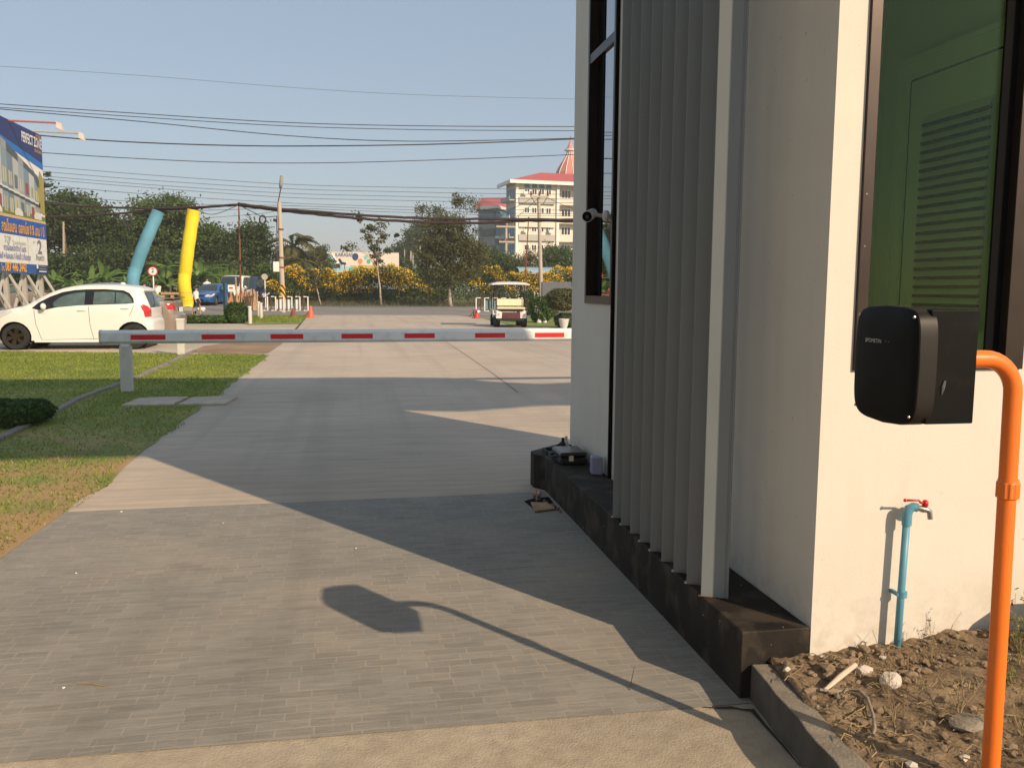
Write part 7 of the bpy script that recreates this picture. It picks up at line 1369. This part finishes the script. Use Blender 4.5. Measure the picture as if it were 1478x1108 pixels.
wire('upper strand of the thick cable bundle on the left', [(55, 293.5), (140, 298.5), (220, 300.5), (280, 299), (344, 295)], 53, .06, 'cable', 'cable_bundle', 'sagging cable bundles', 'cable', .4)
wire('lower sagging strand of the thick cable bundle on the left', [(55, 312.5), (110, 312), (160, 309), (220, 304), (280, 300.5), (344, 295.5)], 53.2, .07, 'cable', 'cable_bundle', 'sagging cable bundles', 'cable', .5)
wire('thick upper cable bundle from the rusty pole to the right', [(344, 294.5), (400, 301), (470, 307), (560, 313), (660, 316), (764, 316.5), (860, 318)], 53, .085, 'cable', 'cable_bundle', 'sagging cable bundles', 'cable', .4)
wire('thick lower cable bundle from the rusty pole to the right', [(344, 296), (400, 303.5), (470, 310.5), (540, 317), (620, 321), (700, 321.5), (764, 318.5), (860, 321)], 53.1, .09, 'cable', 'cable_bundle', 'sagging cable bundles', 'cable', .5)
wire('thin loose cable hanging under the left cable bundle', [(280, 301), (300, 309), (318, 307), (344, 296)], 53.3, .02, 'wire', 'loose_cable', 'loose cables', 'cable')
wire('thin loose cable from the rusty pole to the utility pole', [(346, 297), (365, 306), (380, 313), (400, 312)], 52.8, .025, 'wire', 'loose_cable', 'loose cables', 'cable')
wire('thin wire running low across the gap behind the yellow tube', [(262, 317), (320, 313), (380, 308), (402, 303)], 53.6, .014, 'wiregrey', 'loose_cable', 'loose cables', 'cable')
for (x, y, r_, lb) in ((379, 317, 6, 'coil of black cable left of the utility pole'), (184, 318, 8, 'coil of black cable hanging above the blue tube')):
    c = at(x, y, 52.6); mb = MB(); R_ = r_*52.6/FPX
    for q in (1, .9, .82): mb.tube([(c[0]+R_*q*.75*cos(t), 52.6+.03*q, c[2]+R_*q*sin(t)) for t in [2*pi*i/20 for i in range(21)]], .03, 5)
    tag(mb.build('cable_coil', M['wire']), lb, 'cable coil')
for k, (x0, y0, x1, y1) in enumerate(((768, 286, 700, 322), (777, 286, 735, 322), (791, 286, 840, 306))): wire(['left slanting wire from the insulator pole', 'middle slanting wire from the insulator pole', 'right slanting wire from the insulator pole'][k], [(x0, y0), ((x0+x1)/2, (y0+y1)/2+1), (x1, y1)], 65.8, .02, 'wire', group='slanting service wires')
# small litter on the paving
for k, (x, y, m_, lb) in enumerate(((175, 740, 'whitepaint', 'white bottle cap lying at the paving edge'), (322, 756, 'whitepaint', 'tiny white paper scrap on the sunlit paving'), (110, 829, 'whitepaint', 'white scrap on the left of the paving'), (92, 995, 'whitepaint', 'bright white chip near the lower left of the paving'), (514, 793, 'whitepaint', 'white speck near the shade line on the paving'), (114, 796, 'wood', 'tan crumb on the left of the paving'))):
    p = gnd(x, y); mb = MB(); mb.blob((p[0], p[1], .008), .008 if k == 0 else .0045, 1, .3, (1.3, 1, .8)); tag(mb.build('litter_scrap', M[m_]), lb, 'litter', 'litter scraps on the paving')
p = gnd(105, 987); p2 = gnd(158, 993); mb = MB(); mb.tube([(p[0], p[1], .006), ((p[0]+p2[0])/2, (p[1]+p2[1])/2+.006, .008), (p2[0], p2[1], .006)], [.001, .003, .001], 5); tag(mb.build('dry_leaf_blade', M['twig']), 'dry brown leaf blade lying on the near paving', 'leaf')

# ------------------------------------------------------------------ air
mb = MB(); mb.b2((-1300, -60, -1.2), (1300, 1600, 60)); hz_o = mb.build('haze', M['whitepaint'])
m = bpy.data.materials.new('haze_air'); m.use_nodes = True; m.node_tree.nodes.remove(m.node_tree.nodes['Principled BSDF']); pv = N(m, 'ShaderNodeVolumePrincipled'); pv.inputs['Color'].default_value = (.90, .91, .91, 1); pv.inputs['Density'].default_value = .0008; L(m, pv.outputs[0], m.node_tree.nodes['Material Output'].inputs['Volume'])
hz_o.data.materials.clear(); hz_o.data.materials.append(m); tag(hz_o, kind='stuff'); hz_o['label'] = 'thin dry season haze in the air'; hz_o['category'] = 'haze'
